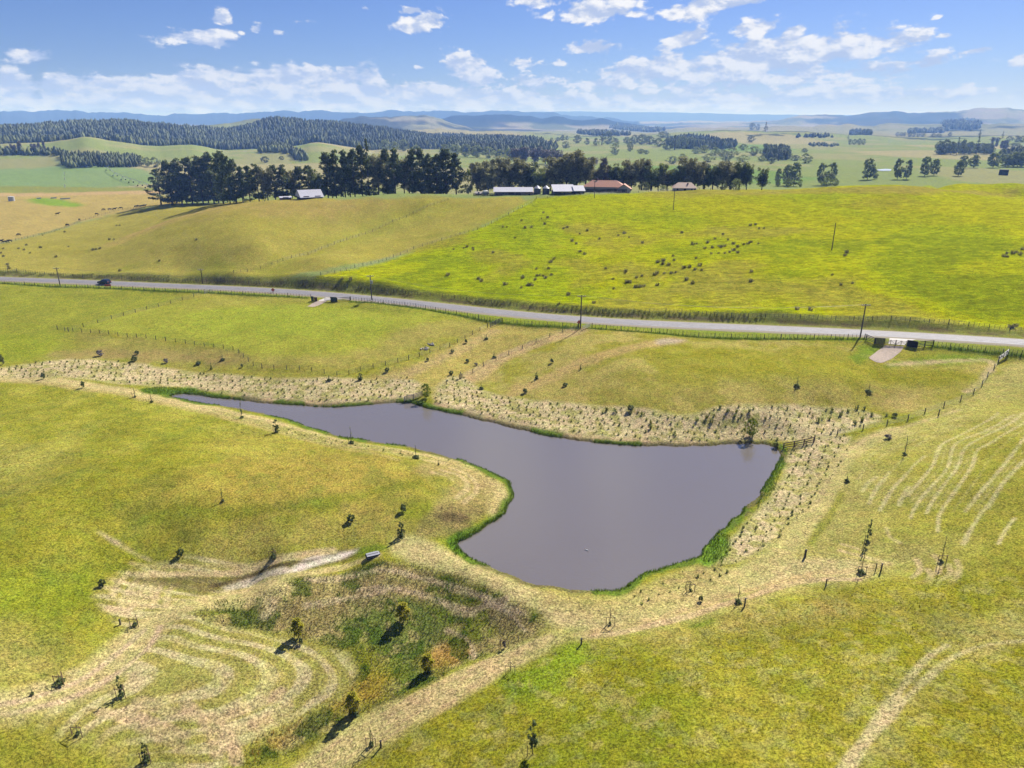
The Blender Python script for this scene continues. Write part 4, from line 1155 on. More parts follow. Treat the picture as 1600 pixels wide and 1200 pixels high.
def tree_round(seed, leaf, trunk_h=.05, wide=.42, dens=1.0, col_=False):
    g = random.Random(seed)
    tr = MB(); C = []; RAD = []
    tr.tube((0, 0, 0), (0, 0, .55), .014, .008, 6)
    n = int(66 * dens)
    for k in range(n):
        t = (k + .5) / n
        zc = trunk_h + (1 - trunk_h) * g.uniform(.04, .95)
        prof = max(.5 if (col_ and zc < .5) else .14, math.sin(math.pi * min(1, max(0, (zc - trunk_h) / (1 - trunk_h))) ** (.9 if col_ else .85))) ** (.55 if col_ else .8)
        w = wide * prof * g.uniform(.25, 1.0) ** .6; a_ = g.uniform(0, 2 * math.pi)
        c = Vector((math.cos(a_) * w, math.sin(a_) * w, zc - .02))
        C.append(c); RAD.append(g.uniform(.06, .11) * (.75 if col_ else 1))
        if k % 3 == 0: tr.tube((0, 0, max(.08, zc * .5)), c, .004, .0015, 3)
    V = cards(C, RAD, 34, .021, seed, .15, .9)
    return tr.mesh('trunk', M['bark']), card_mesh('crown', V, M[leaf])
def tree_conifer(seed, leaf='dark_leaf'):
    g = random.Random(seed)
    tr = MB(); tr.tube((0, 0, 0), (0, 0, .98), .018, .003, 6)
    C = []; RAD = []
    for k in range(60):
        t = g.uniform(.08, 1.0); w = .2 * (1.03 - t) * g.uniform(.5, 1.05); a_ = g.uniform(0, 2 * math.pi)
        C.append((math.cos(a_) * w, math.sin(a_) * w, t * .98)); RAD.append(.02 + .035 * (1 - t))
    V = cards(C, RAD, 20, .015, seed, .2, .6)
    return tr.mesh('trunk', M['bark']), card_mesh('crown', V, M[leaf])
KINDS = {
 'pine': [tree_pine(s) for s in (1, 2, 3, 4, 5, 6)],
 'sparse_pine': [tree_pine(s, True) for s in (21, 22)],
 'gum': [tree_gum(s) for s in (31, 32, 33, 34)],
 'green_gum': [tree_gum(s, 'mid_leaf') for s in (35, 36)],
 'dark_gum': [tree_gum(s, 'dark_leaf') for s in (37, 38, 39)],
 'round_dark': [tree_round(s, 'dark_leaf') for s in (41, 42, 43)],
 'round_mid': [tree_round(s, 'mid_leaf') for s in (44, 45)],
 'round_pale': [tree_round(s, 'pale_leaf') for s in (46, 47)],
 'yellow': [tree_round(s, 'yellow_leaf', .1, .42) for s in (48, 49)],
 'gold': [tree_round(50, 'gold_leaf', .08, .4)],
 'poplar': [tree_round(s, 'mid_leaf', .1, .26, 1.2, True) for s in (51, 52, 53)],
 'slim_poplar': [tree_round(s, 'grey_twig', .1, .12, 1.0, True) for s in (54, 55)],
 'grey': [tree_gum(s, 'grey_twig') for s in (56, 57)],
 'conifer': [tree_conifer(s) for s in (61, 62)],
}
KW = {'pine': .42, 'sparse_pine': .42, 'gum': .45, 'green_gum': .45, 'dark_gum': .45, 'round_dark': .95, 'round_mid': .95, 'round_pale': .95, 'yellow': .92, 'gold': .9, 'poplar': .52, 'slim_poplar': .3, 'grey': .5, 'conifer': .42}
TNAME = {'pine': 'pine_tree', 'sparse_pine': 'pine_tree', 'gum': 'gum_tree', 'green_gum': 'gum_tree', 'dark_gum': 'evergreen_tree', 'round_dark': 'evergreen_tree', 'round_mid': 'leafy_tree', 'round_pale': 'willow_tree', 'yellow': 'willow_tree', 'gold': 'golden_shrub', 'poplar': 'poplar_tree', 'slim_poplar': 'poplar_tree', 'grey': 'leafless_tree', 'conifer': 'conifer_tree'}
def plant_tree(kind, p, h, w, label, group=None, idx=0, cat='tree', name=None, flat=1.0):
    tm, cm = KINDS[kind][idx % len(KINDS[kind])]
    sxy = w / KW[kind]
    t = thing(name or TNAME[kind], label, cat, p, random.uniform(0, 6.28), 1.0, group)
    t.scale = (sxy, sxy * flat, h)
    obj('trunk', tm, t); obj('crown', cm, t)
    return t
ORD = ['first', 'second', 'third', 'fourth', 'fifth', 'sixth', 'seventh', 'eighth', 'ninth', 'tenth', 'eleventh', 'twelfth', 'thirteenth', 'fourteenth', 'fifteenth', 'sixteenth', 'seventeenth', 'eighteenth', 'nineteenth', 'twentieth', 'twenty-first', 'twenty-second', 'twenty-third', 'twenty-fourth']
KADJ = {'pine': 'dark pine', 'sparse_pine': 'open-crowned pine', 'gum': 'brownish gum tree', 'green_gum': 'green feathery gum tree', 'dark_gum': 'dark shaggy evergreen', 'round_dark': 'round dark evergreen', 'round_mid': 'leafy green tree', 'round_pale': 'pale green willow', 'yellow': 'yellow-green willow', 'gold': 'golden shrub', 'poplar': 'upright poplar', 'slim_poplar': 'slim grey poplar', 'grey': 'bare grey tree', 'conifer': 'pointed dark conifer'}
def belt(trees, where, group, r=None, jit=0.0):
    """trees = (px, top row, width in px, kind) at range r, or (px, base row, height px, width px, kind)"""
    trees = sorted(trees, key=lambda t: t[0])
    for i, t in enumerate(trees):
        if len(t) == 5 and isinstance(t[4], (int, float)):      # px, top row, width, kind, base row on the plain
            px, top, wpx, kind, by = t
            p = at_px(px, by) if px < 400 else at_plain(px, by); h = height_to(p, top); w = wpx / ppm(p)
        elif r is not None:
            px, top, wpx, kind = t
            p = at_range(px, r + random.uniform(-jit, jit)); h = height_to(p, top)
            w = wpx / ppm(p)
        else:
            px, by, hpx, wpx, kind = t
            p = at_px(px, by); h = hpx / ppm(p) * 1.12; w = wpx / ppm(p) * 1.25
        p.z -= .15
        plant_tree(kind, p, h, w, f"{KADJ[kind]}, {ORD[i]} from the left {where}", group, i + int(px))

# ------------------------------------------------------------------ trees along the crest
belt([(252,263,34,'sparse_pine',320),(269,250,32,'pine',320),(285,248,30,'pine',319.5),(301,246,32,'pine',319.5),(318,244,32,'pine',319),(335,238,34,'pine',319),(349,236,32,'pine',318.5),(360,241,28,'pine',318),(370,248,24,'pine',317.5)],
     'in the dense clump ending the belt', 'pines in the clump at the left end')
belt([(276,262,26,'pine',317.5),(308,256,28,'pine',317.5),(326,250,28,'pine',317),(356,250,26,'pine',316.5),(292,270,26,'dark_gum',317.8),(342,268,28,'dark_gum',317)], 'of those standing behind the leftmost clump', 'pines behind the left clump')
belt([(380,259,24,'pine'),(391,258,26,'pine'),(405,256,26,'pine'),(419,258,24,'gum'),(431,258,24,'pine'),(444,257,24,'pine'),(457,263,26,'gum'),(470,260,26,'pine'),(484,258,26,'pine'),(497,262,22,'green_gum')],
     'in the lower pines around the white-roofed shed', 'lower trees round the white-roofed shed', 452, 6)
belt([(513,238,28,'pine'),(526,234,26,'pine'),(540,233,28,'pine'),(555,232,26,'pine'),(567,226,24,'pine'),(577,214,26,'conifer'),(592,234,26,'gum'),(605,232,24,'pine'),(618,230,26,'pine'),(632,235,24,'gum'),(645,232,26,'pine'),(658,231,26,'pine'),(670,240,22,'pine'),(683,240,30,'pine'),(697,233,34,'pine'),(713,238,30,'pine')],
     'in the tallest pine row on the crest', 'tall pines right of the white-roofed shed', 425, 5)
belt([(520,248,24,'pine'),(548,246,26,'dark_gum'),(584,244,26,'pine'),(612,246,26,'pine'),(640,244,26,'dark_gum'),(664,246,26,'pine'),(690,250,28,'pine')], 'of the back row behind the tallest pines', 'back row behind the tall pines', 444, 4)
belt([(732,262,18,'yellow'),(746,250,28,'gum'),(763,246,32,'gum'),(780,244,30,'gum'),(797,241,34,'gum'),(814,244,30,'gum'),(828,252,26,'dark_gum'),(841,262,22,'green_gum'),(853,256,22,'gum'),(869,240,32,'gum'),(885,236,34,'gum'),(901,234,34,'gum'),(915,242,26,'gum')],
     'in the brown gums behind the milking sheds', 'gum trees behind the milking sheds', 438, 6)
belt([(757,258,28,'dark_gum'),(790,254,30,'dark_gum'),(822,258,30,'dark_gum'),(860,254,30,'dark_gum'),(893,250,32,'dark_gum'),(935,262,30,'dark_gum'),(978,260,32,'dark_gum'),(1018,262,30,'dark_gum'),(1060,262,32,'dark_gum'),(1100,258,30,'dark_gum'),(1140,260,28,'dark_gum')], 'of the dark trees behind the gums', 'dark trees behind the gums', 455, 4)
belt([(933,254,24,'gum'),(942,238,18,'grey'),(956,252,26,'dark_gum'),(970,253,26,'dark_gum'),(986,246,28,'gum'),(1002,246,30,'gum'),(1016,256,24,'green_gum'),(1028,253,26,'green_gum')],
     'behind the orange-roofed farmhouse', 'trees behind the orange-roofed farmhouse', 446, 5)
belt([(1042,262,24,'gum'),(1055,258,26,'green_gum'),(1069,242,30,'gum'),(1085,247,28,'gum'),(1099,248,28,'dark_gum'),(1113,250,26,'dark_gum'),(1128,247,26,'gum'),(1142,250,26,'gum'),(1155,250,22,'green_gum'),(1166,249,18,'dark_gum'),(1190,261,20,'dark_gum')],
     'behind the pale-roofed cottage', 'trees behind the pale-roofed cottage', 448, 6)
belt([(1036,289,18,'round_mid'),(1128,281,22,'round_mid'),(1150,278,20,'round_mid'),(894,282,18,'round_mid'),(870,282,20,'round_mid'),(1006,284,24,'round_dark')], 'of the low bushes below the crest trees', 'low bushes below the crest trees', 428, 2)
p = at_px(976, 297.5); plant_tree('gold', p, height_to(p, 280), 11 / ppm(p), 'golden yellow shrub at the gable end of the orange-roofed farmhouse', None, 0, 'shrub')
p = at_range(413, 412); plant_tree('conifer', p, height_to(p, 303), 7 / ppm(p), 'small lone conifer at the foot of the lower pines', None, 0)
# poplars on the flat beyond the bright hill
belt([(1215,262,10,'poplar',291),(1229,256,16,'poplar',290),(1240,252,18,'poplar',291),(1283,253,16,'poplar',288),(1297,252,16,'poplar',287),(1355,246,19,'poplar',280),(1367,264,9,'poplar',280),(1402,246,14,'poplar',280),(1416,248,13,'poplar',280),(1444,243,17,'poplar',276),(1459,247,16,'poplar',275),(1497,250,17,'poplar',276)],
     'in the row beyond the bright green hill', 'poplars beyond the bright green hill')
belt([(1504,242,15,'poplar',265),(1521,241,16,'poplar',264),(1551,237,19,'poplar',264),(1570,240,18,'poplar',263),(1583,236,18,'poplar',263),(1596,235,20,'poplar',263),(1612,236,20,'poplar',263),(1576,243,18,'poplar',262),(1589,241,18,'poplar',262)],
     'of the farther poplars at the right edge', 'farther poplars at the right edge')
belt([(1215,280,9,'yellow',294),(1232,279,14,'yellow',294),(1250,279,8,'yellow',293),(1291,276,20,'yellow',291),(1305,278,15,'yellow',290)], 'among those just behind the green crest', 'low yellow-green willows behind the crest')

# trees of the plain and the far hills, one by one
belt([(14,241,12,4,'slim_poplar'),(20,241,14,5,'slim_poplar'),(25,241,13,5,'slim_poplar'),(33,241,18,6,'slim_poplar'),(52,241,15,5,'slim_poplar'),(57,241,15,5,'slim_poplar'),(63,240,15,5,'slim_poplar'),(70,236,14,4,'slim_poplar')], 'above the dark hedge on the plain', 'slim poplars above the dark hedge')
belt([(221,259,15,12,'round_dark'),(231,260,13,12,'round_pale'),(243,261,14,16,'round_pale')], 'beside the end of the young plantation', 'trees at the end of the young plantation')
belt([(414,254,9,13,'round_dark'),(440,250,6,8,'round_dark')], 'below the curved belt of trees', 'single trees on the pale hill')
belt([(602,236,16,18,'round_pale'),(616,238,15,18,'round_pale'),(630,236,16,20,'round_pale'),(650,242,14,18,'round_pale'),(695,243,16,20,'round_pale'),(711,244,16,20,'round_pale'),(728,245,18,22,'round_pale'),(745,246,17,22,'round_pale'),(763,247,16,20,'round_pale'),(780,250,15,20,'round_pale'),(796,252,18,18,'round_pale')],
     'of those seen above the crest trees', 'pale willows beyond the crest trees')
belt([(805,256,24,18,'grey'),(820,256,26,18,'grey'),(836,257,24,18,'grey'),(852,256,22,18,'grey'),(868,258,22,18,'grey'),(908,262,18,18,'round_dark'),(925,262,16,18,'grey')], 'of the bluish trees beyond the brown gums', 'bluish trees beyond the gums')
belt([(862,222,6,6,'round_dark'),(871,221,6,8,'round_dark'),(879,220,8,8,'round_dark'),(886,219,6,6,'round_dark'),(902,224,12,13,'round_dark'),(917,226,9,9,'round_dark'),(931,227,10,9,'round_dark'),(940,227,20,11,'conifer'),(950,226,18,16,'round_dark'),(961,227,10,14,'round_dark')],
     'in the scatter below the dark blue hill', 'dark trees below the dark blue hill')
belt([(884,232,10,15,'round_pale'),(961,242,16,15,'round_pale'),(984,237,14,10,'round_dark'),(1001,240,7,12,'round_dark'),(1010,241,6,8,'round_dark')], 'in the pale fields behind the farmhouse trees', 'trees in the pale fields behind the farmhouse')
belt([(980,225,10,13,'round_dark'),(991,225,13,15,'round_dark'),(1003,226,15,18,'round_dark'),(1015,226,12,18,'round_dark'),(1036,215,9,19,'round_dark'),(1028,229,12,15,'round_dark'),(1042,234,16,18,'round_dark'),(1054,234,20,18,'conifer'),(1066,233,18,22,'round_dark'),(1080,232,16,22,'round_dark'),(1094,232,13,20,'round_dark'),(1110,234,10,16,'round_dark'),(1127,232,8,14,'round_dark'),(1142,231,9,13,'round_dark')],
     'along the long dark band of trees', 'dark band of trees across the plain')
belt([(1050,256,11,18,'round_pale'),(1066,250,9,14,'round_pale'),(1087,240,10,15,'round_pale'),(1100,239,11,18,'round_pale'),(1107,253,12,20,'round_pale'),(1117,243,12,15,'round_mid'),(1128,245,11,15,'round_pale'),(1135,252,12,18,'round_pale'),(1143,246,14,20,'round_pale'),(1160,253,10,20,'round_pale'),(1161,235,9,14,'round_mid'),(1177,243,13,20,'round_pale'),(1190,252,8,14,'round_pale'),(1205,256,9,11,'round_pale')],
     'of the pale trees above the cottage woods', 'pale trees beyond the cottage woods')
belt([(1175,203,10,10,'round_dark'),(1184,203,8,7,'round_dark'),(1196,206,13,8,'conifer'),(1173,222,10,12,'round_dark')], 'on the smooth green rise', 'dark trees on the smooth green rise')
belt([(1195,245,18,18,'round_dark'),(1205,250,18,17,'round_dark'),(1216,251,23,18,'conifer'),(1227,249,17,17,'round_dark'),(1241,251,8,16,'round_dark'),(1257,238,6,10,'round_dark'),(1259,255,14,19,'round_pale')], 'around the dark copse above the poplars', 'dark copse above the first poplars')
belt([(1325,218,7,4,'conifer'),(1331,210,8,6,'round_dark'),(1337,210,9,6,'round_dark'),(1343,210,9,6,'round_dark'),(1349,211,9,6,'round_dark'),(1355,211,9,6,'round_dark'),(1360,211,8,6,'round_dark'),(1328,226,8,7,'round_dark'),(1335,226,8,7,'round_dark'),(1342,226,9,7,'round_dark'),(1349,226,8,7,'round_dark')], 'in the rows on the brown field', 'two short tree rows on the brown field')
belt([(1402,213,6,6,'round_dark'),(1408,213,6,6,'round_dark'),(1413,213,6,5,'round_dark'),(1421,214,9,6,'round_dark'),(1427,214,8,7,'round_dark'),(1434,214,6,6,'round_dark'),(1441,214,8,8,'round_dark'),(1458,214,5,9,'round_dark'),(1467,214,5,9,'round_dark'),(1484,213,6,6,'round_dark')], 'of the small trees under hazy hills', 'small dark trees under the hazy hills')
belt([(1466,241,19,15,'round_dark'),(1476,241,21,15,'round_dark'),(1485,241,18,13,'round_dark'),(1494,242,24,10,'conifer'),(1503,241,20,13,'round_dark'),(1513,241,18,15,'round_dark'),(1525,241,24,12,'conifer'),(1537,241,15,15,'round_dark'),(1547,240,13,13,'round_dark')], 'in the dark wood on the green flat', 'dark wood on the green flat')
belt([(1549,230,13,4,'slim_poplar'),(1556,230,12,4,'slim_poplar'),(1564,233,12,4,'slim_poplar'),(1568,233,12,4,'slim_poplar'),(1572,233,12,4,'slim_poplar')], 'of the thin poplars above the farthest poplars', 'thin far poplars')
belt([(1530,216,12,7,'conifer'),(1551,220,5,10,'round_dark'),(1558,220,5,10,'round_dark'),(1566,216,10,5,'conifer'),(1577,221,8,10,'round_dark'),(1588,222,9,12,'round_dark'),(1598,222,9,12,'round_dark'),(1585,232,8,18,'round_dark')], 'of those by the hazy hills\' edge', 'dark trees at the edge of the hazy hills')

# ------------------------------------------------------------------ woods too far off to tell the trees apart
def wood(name, P, hts, width, mat, seed, label=None):
    g = np.random.default_rng(seed)
    n = len(P); Z = ground_z(P[:, 0], P[:, 1])
    k = 4
    prof = [(.6, .05), (1.0, .3), (.8, .55), (.42, .82), (.0, 1.0)]
    m = len(prof)
    ang = np.arange(k) * 2 * math.pi / k
    V = np.zeros((n, m * k, 3))
    ph = g.random(n) * 6.28
    jit = 1 + (g.random((n, m * k)) - .5) * .5
    for i, (r_, z_) in enumerate(prof):
        for j in range(k):
            q = i * k + j
            V[:, q, 0] = P[:, 0] + np.cos(ang[j] + ph) * r_ * width * jit[:, q] * (.8 + .4 * g.random(n) * 0 + .0) * hts / hts.mean()
            V[:, q, 1] = P[:, 1] + np.sin(ang[j] + ph) * r_ * width * jit[:, q] * hts / hts.mean()
            V[:, q, 2] = Z + z_ * hts + (jit[:, q] - 1) * hts * .06 - .3
    f = []
    for i in range(m - 1):
        for j in range(k):
            f.append((i * k + j, i * k + (j + 1) % k, (i + 1) * k + (j + 1) % k, (i + 1) * k + j))
    F = (np.array(f)[None] + (np.arange(n) * m * k)[:, None, None]).reshape(-1)
    me = make_mesh(name, V.reshape(-1, 3), F, 4); me.materials.append(mat)
    o = bpy.data.objects.new(name, me); COL.objects.link(o); prop(o, kind='stuff', label=label)
    return o
def scatter_in(poly, spacing, seed, keep=1.0):
    g = np.random.default_rng(seed); poly = np.asarray(poly)
    lo, hi = poly.min(0), poly.max(0)
    xs = np.arange(lo[0], hi[0], spacing); ys = np.arange(lo[1], hi[1], spacing)
    X, Y = np.meshgrid(xs, ys); X = X.ravel() + (g.random(X.size) - .5) * spacing * .9; Y = Y.ravel() + (g.random(Y.size) - .5) * spacing * .9
    m = inside(X, Y, poly) & (g.random(X.size) < keep)
    return np.stack([X[m], Y[m]], 1)
g_ = np.random.default_rng(5)
# wooded hill
N_ = 19000
Pp = g_.uniform(-60, 860, N_); r_ = np.sqrt(g_.uniform(1560 ** 2, 2750 ** 2, N_))
th_ = np.arctan((Pp - 800) / 1193.0)
Pw = np.stack([r_ * np.sin(th_), r_ * np.cos(th_)], 1)
edge = fbm(Pw[:, 0], Pw[:, 1], 160, 3, 300)
keep = (Pp < 630 + 150 * edge) & (fbm(Pw[:, 0], Pw[:, 1], 45, 3, 301) > .34) & (r_ > 1560 + 160 * edge) & (edge > .26)
Pw = Pw[keep]
wood('forest', Pw, g_.uniform(9, 17, len(Pw)) * (.8 + .4 * fbm(Pw[:, 0], Pw[:, 1], 60, 2, 8)), 4.4, M['far_forest'], 6, 'dark pine forest over the long hill at the left')
def px_poly(L):
    return U(L)
P1 = scatter_in(px_poly([(95,243),(130,245),(160,247),(190,246),(216,249),(218,261),(190,262),(150,262),(120,263),(97,262)]), 6.0, 61)
wood('forest', P1, g_.uniform(8, 11, len(P1)), 2.9, M['far_forest'], 7, 'young dark plantation block below the pale hill')
P1 = scatter_in(px_poly([(-60,238),(0,238),(95,237),(95,243),(60,243),(0,243),(-60,243)]), 8.0, 62)
wood('forest', P1, g_.uniform(7, 12, len(P1)), 4.0, M['far_forest'], 8, 'dark hedge line left of the young plantation')
P1 = scatter_in(px_poly([(405,235),(425,231),(450,233),(470,241),(480,250),(476,254),(462,250),(448,241),(425,238),(406,240)]), 8.0, 63)
wood('forest', P1, g_.uniform(9, 14, len(P1)), 4.6, M['far_forest'], 9, 'curved dark belt of trees on the pale hill')
P1 = scatter_in(px_poly([(700,222),(760,218),(830,222),(870,232),(866,240),(800,244),(740,240),(700,236)]), 12.0, 64, .9)
wood('forest', P1, g_.uniform(12, 20, len(P1)), 6.5, M['far_forest'], 10, 'dark wood beyond the pale willows')
P1 = scatter_in(px_poly([(1470,190),(1490,187),(1520,188),(1532,192),(1530,203),(1500,203),(1475,201)]), 26.0, 65, .8)
wood('forest', P1, g_.uniform(18, 30, len(P1)), 13, M['far_forest'], 11, 'dark patch of bush on the hazy hills')
P1 = scatter_in(px_poly([(1265,226),(1310,227),(1310,229.5),(1265,229)]), 12.0, 66, .8)
wood('forest', P1, g_.uniform(5, 8, len(P1)), 5, M['far_forest'], 12, 'thin dark hedge across the green plain')

for i_, (L_, sp_, h0, h1, wd, lab_) in enumerate([
 ([(1040,222),(1080,216),(1120,222),(1150,228),(1146,233),(1090,234),(1050,232)], 11, 12, 20, 6, 'dark plantation in the middle of the plain'),
 ([(1195,238),(1220,236),(1234,243),(1232,250),(1200,251)], 9, 12, 18, 5.5, 'dense dark copse above the first poplars'),
 ([(1465,232),(1500,229),(1550,232),(1549,240),(1466,241)], 9, 7, 12, 5, 'dense dark wood on the green flat'),
 ([(1328,207),(1360,207),(1361,211),(1328,211)], 14, 12, 18, 7, 'small dark block on the brown field'),
 ([(1560,245),(1600,243),(1640,244),(1640,252),(1560,252)], 9, 12, 18, 6, 'dark trees at the right edge of the plain'),
 ([(1418,205),(1480,203),(1482,207),(1420,209)], 22, 14, 22, 10, 'thin dark line under the hazy hills'),
 ([(960,196),(1000,200),(1040,204),(1030,207),(980,204),(950,200)], 30, 16, 26, 12, 'bush at the tail of the dark blue hill'),
 ([(1240,214),(1290,212),(1300,215),(1245,217)], 18, 8, 14, 7, 'bushes on the green rise'),
 ([(905,205),(960,208),(990,212),(960,214),(900,210)], 26, 12, 20, 9, 'scattered bush below the dark blue hill')]):
    P1 = scatter_in(px_poly(L_), sp_, 500 + i_, .85)
    if len(P1) > 3: wood('forest', P1, g_.uniform(h0, h1, len(P1)), wd, M['far_forest'], 30 + i_, lab_)
# ------------------------------------------------------------------ farm buildings
def building(name, label, p, rz, w, d, hw, roof_h, wall, roofm, cat, hip=0.0, over=.5, wins=(), doors=(), open_front=False, mono=False, group=None):
    """w along local x, d along local y; the front faces local -y"""
    t = thing(name, label, cat, p, rz, 1.0, group)
    b = MB()
    if open_front:
        b.box((0, d / 2 - .1, hw / 2), (w, .2, hw)); b.box((-w / 2 + .1, 0, hw / 2), (.2, d - .41, hw)); b.box((w / 2 - .1, 0, hw / 2), (.2, d - .41, hw))
        n = max(2, int(w / 4.5))
        for i in range(n + 1): obj('post', _mb_box((.25, .25, hw - .02), M['dark_timber']), t, (-w / 2 + .3 + (w - .6) * i / n, -d / 2 + .2, hw / 2))
    else:
        b.box((0, 0, hw / 2), (w, d, hw))
    obj('wall', b.mesh('wall', wall), t)
    r = MB(); W2, D2 = w / 2 + over, d / 2 + over; z0 = hw + .01; th = .18
    if mono:
        vs = [(-W2, -D2, z0), (W2, -D2, z0), (W2, D2, z0 + roof_h), (-W2, D2, z0 + roof_h)]
        r.add(vs + [(x, y, z + th) for x, y, z in vs], [(3,2,1,0),(4,5,6,7),(0,1,5,4),(1,2,6,5),(2,3,7,6),(3,0,4,7)])
    else:
        hx_ = W2 - hip
        vs = [(-W2, -D2, z0), (W2, -D2, z0), (W2, D2, z0), (-W2, D2, z0), (-hx_, 0, z0 + roof_h), (hx_, 0, z0 + roof_h)]
        r.add(vs, [(0,1,5,4),(2,3,4,5),(1,2,5),(3,0,4),(3,2,1,0)])
    obj('roof', r.mesh('roof', roofm), t)
    for (x, z, ww, hh) in wins:
        fr = obj('window', _mb_box((ww, .08, hh), M['white']), t, (x, -d / 2 - .045, z))
        obj('pane', _mb_box((ww - .2, .03, hh - .2), M['glass']), fr, (0, -.06, 0))
    for (x, ww, hh) in doors:
        obj('door', _mb_box((ww, .08, hh), M['dark_wall']), t, (x, -d / 2 - .045, hh / 2 + .02))
    return t
_boxc = {}
def _mb_box(s, mat):
    k = (tuple(round(v, 3) for v in s), mat.name)
    if k not in _boxc:
        b = MB(); b.box((0, 0, 0), s); _boxc[k] = b.mesh('box', mat)
    return _boxc[k]
def face_cam(p, extra=0.0):
    return -math.atan2(p.x, p.y) + extra
def scl(p, px_w): return px_w / ppm(p)
# white-roofed shed among the pines
p = at_range(484, 408); s = 1 / ppm(p)
p.z -= .6
building('farm_shed', 'shed with a broad white iron roof tucked into the pine belt', p, face_cam(p, .2), 32 * s, 13, height_to(p, 306.5), 3.4, M['dark_wall'], M['white_roof'], 'shed', over=.7, doors=((-3, 3, 2.6), (3, 3, 2.6)))
p = at_range(446, 412); p.z -= .6
building('farm_shed', 'low red-walled shed with a thin pale roof, just before the white-roofed shed', p, face_cam(p, .1), 16 * s, 6, height_to(p, 308), .5, M['red_wall'], M['white_roof'], 'shed', doors=((0, 3, 2.2),))
# little tank and hut
p = at_px(748, 304.5); building('garden_hut', 'small cream-roofed hut beside the white tank', p, face_cam(p), 3.4, 3, height_to(p, 302), 1.0, M['red_wall'], M['cream'], 'hut', doors=((0, .9, 1.6),))
def tank(name, label, p, rad, h, cone, mat, roofm, cat='tank'):
    t = thing(name, label, cat, p)
    b = MB(); b.lathe([(rad, 0), (rad, h)], 18); obj('body', b.mesh('body', mat), t)
    b = MB(); b.lathe([(rad * 1.06, h + .01), (rad * .5, h + cone * .55), (.1, h + cone)], 18); obj('roof', b.mesh('roof', roofm), t)
    for i in range(3):
        obj('band', _ring(rad + .03, .12), t, (0, 0, h * (.25 + .25 * i)))
    return t
def _ring(r_, h):
    b = MB(); b.lathe([(r_, -h / 2), (r_, h / 2)], 18); return b.mesh('band', M['grey_wall'])
p = at_px(759, 304.5); tank('water_tank', 'small white round water tank left of the long milking shed', p, 9.5 * .5 / ppm(p), height_to(p, 298.5), .5, M['white'], M['white'])
p = at_px(802, 303.5); p.z -= .9; s = 1 / ppm(p)
building('milking_shed', 'long low milking shed with a white roof and grey walls', p, face_cam(p), 58 * s, 12, height_to(p, 298.2), 2.0, M['grey_wall'], M['white_roof'], 'shed', wins=tuple((x, 1.7, 1.6, .9) for x in (-9, -5.5, 5, 8.5)), doors=((-1, 3.2, 2.6), (2.6, 2.4, 2.6)), over=.6)
p = at_px(824, 304.5); building('pump_shed', 'little pale-roofed lean-to in front of the milking shed', p, face_cam(p), 6.5, 3, height_to(p, 302), .7, M['cream'], M['tan_roof'], 'shed', mono=True, doors=((1, .9, 1.6),))
for px_, nm in ((839.5, 'left of the pair of grey silos with white cone roofs'), (853, 'right of the pair of grey silos with white cone roofs')):
    p = at_px(px_, 303.5); tank('silo', nm, p, 5.4 / ppm(p), height_to(p, 294), height_to(p, 289.6) - height_to(p, 294), M['silo'], M['white_roof'], 'silo')
p = at_px(880, 302.2); p.z -= .9; s = 1 / ppm(p)
building('hay_shed', 'open-fronted shed with a bright white roof right of the silos', p, face_cam(p, .12), 32 * s, 11, height_to(p, 298), 2.6, M['grey_wall'], M['white_roof'], 'shed', open_front=True, mono=True)
p = at_px(904, 301.8); p.z -= .9; building('hay_shed', 'narrow white-roofed open shed next to the orange-roofed farmhouse', p, face_cam(p, .12), 15 * s, 9, height_to(p, 297.6), 2.0, M['dark_wall'], M['white_roof'], 'shed', open_front=True, mono=True)
# farmhouse: two wings
p = at_px(944, 298.5); p.z -= .9; s = 1 / ppm(p)
t = building('farmhouse', 'long farmhouse with an orange tiled roof and pale walls', p, face_cam(p, -.08), 62 * s, 10, height_to(p, 291), 3.2, M['cream'], M['orange_roof'], 'house', hip=5, over=.7,
             wins=((-8.5, 1.7, 1.5, 1.3), (-5, 1.7, 1.5, 1.3), (3, 1.7, 2.0, 1.3), (6.5, 1.7, 1.5, 1.3), (10, 1.7, 1.4, 1.3)), doors=((0, 1.1, 2.1), (-11, 1.0, 2.1)))
b = MB(); b.add([(-3.4, -9, 0), (3.4, -9, 0), (3.4, -5.1, 0), (-3.4, -5.1, 0), (-3.4, -9, 3.2), (3.4, -9, 3.2), (3.4, -5.1, 3.2), (-3.4, -5.1, 3.2), (0, -9, 5.2), (0, -5.1, 5.2)],
               [(0,1,5,8,4),(3,2,1,0),(2,6,5,1)[::-1],(3,0,4,7),(2,3,7,9,6),(4,8,9,7),(8,5,6,9)])
obj('gable_wing', b.mesh('gable_wing', M['cream']), t, (11.2, 0, 0))
b = MB()
for sg in (-1, 1):
    b.add([(0, -9.5, 5.42), (sg * 4.0, -9.5, 2.95), (sg * 4.0, -3.0, 2.95), (0, -1.2, 5.42), (0, -9.5, 5.24), (sg * 4.0, -9.5, 2.77), (sg * 4.0, -3.0, 2.77), (0, -1.2, 5.24)], [(0,1,2,3),(7,6,5,4),(0,4,5,1),(1,5,6,2),(2,6,7,3)])
obj('wing_roof', b.mesh('wing_roof', M['orange_roof']), t, (11.2, 0, 0))
obj('chimney', _mb_box((.8, .8, 1.6), M['red_wall']), t, (-4, .6, height_to(p, 291) + 3.3))
fr = obj('window', _mb_box((2, .08, 1.3), M['white']), t, (11.2, -9.05, 1.7)); obj('pane', _mb_box((1.8, .03, 1.1), M['glass']), fr, (0, -.06, 0))
p = at_px(1069, 297); p.z -= .9; s = 1 / ppm(p)
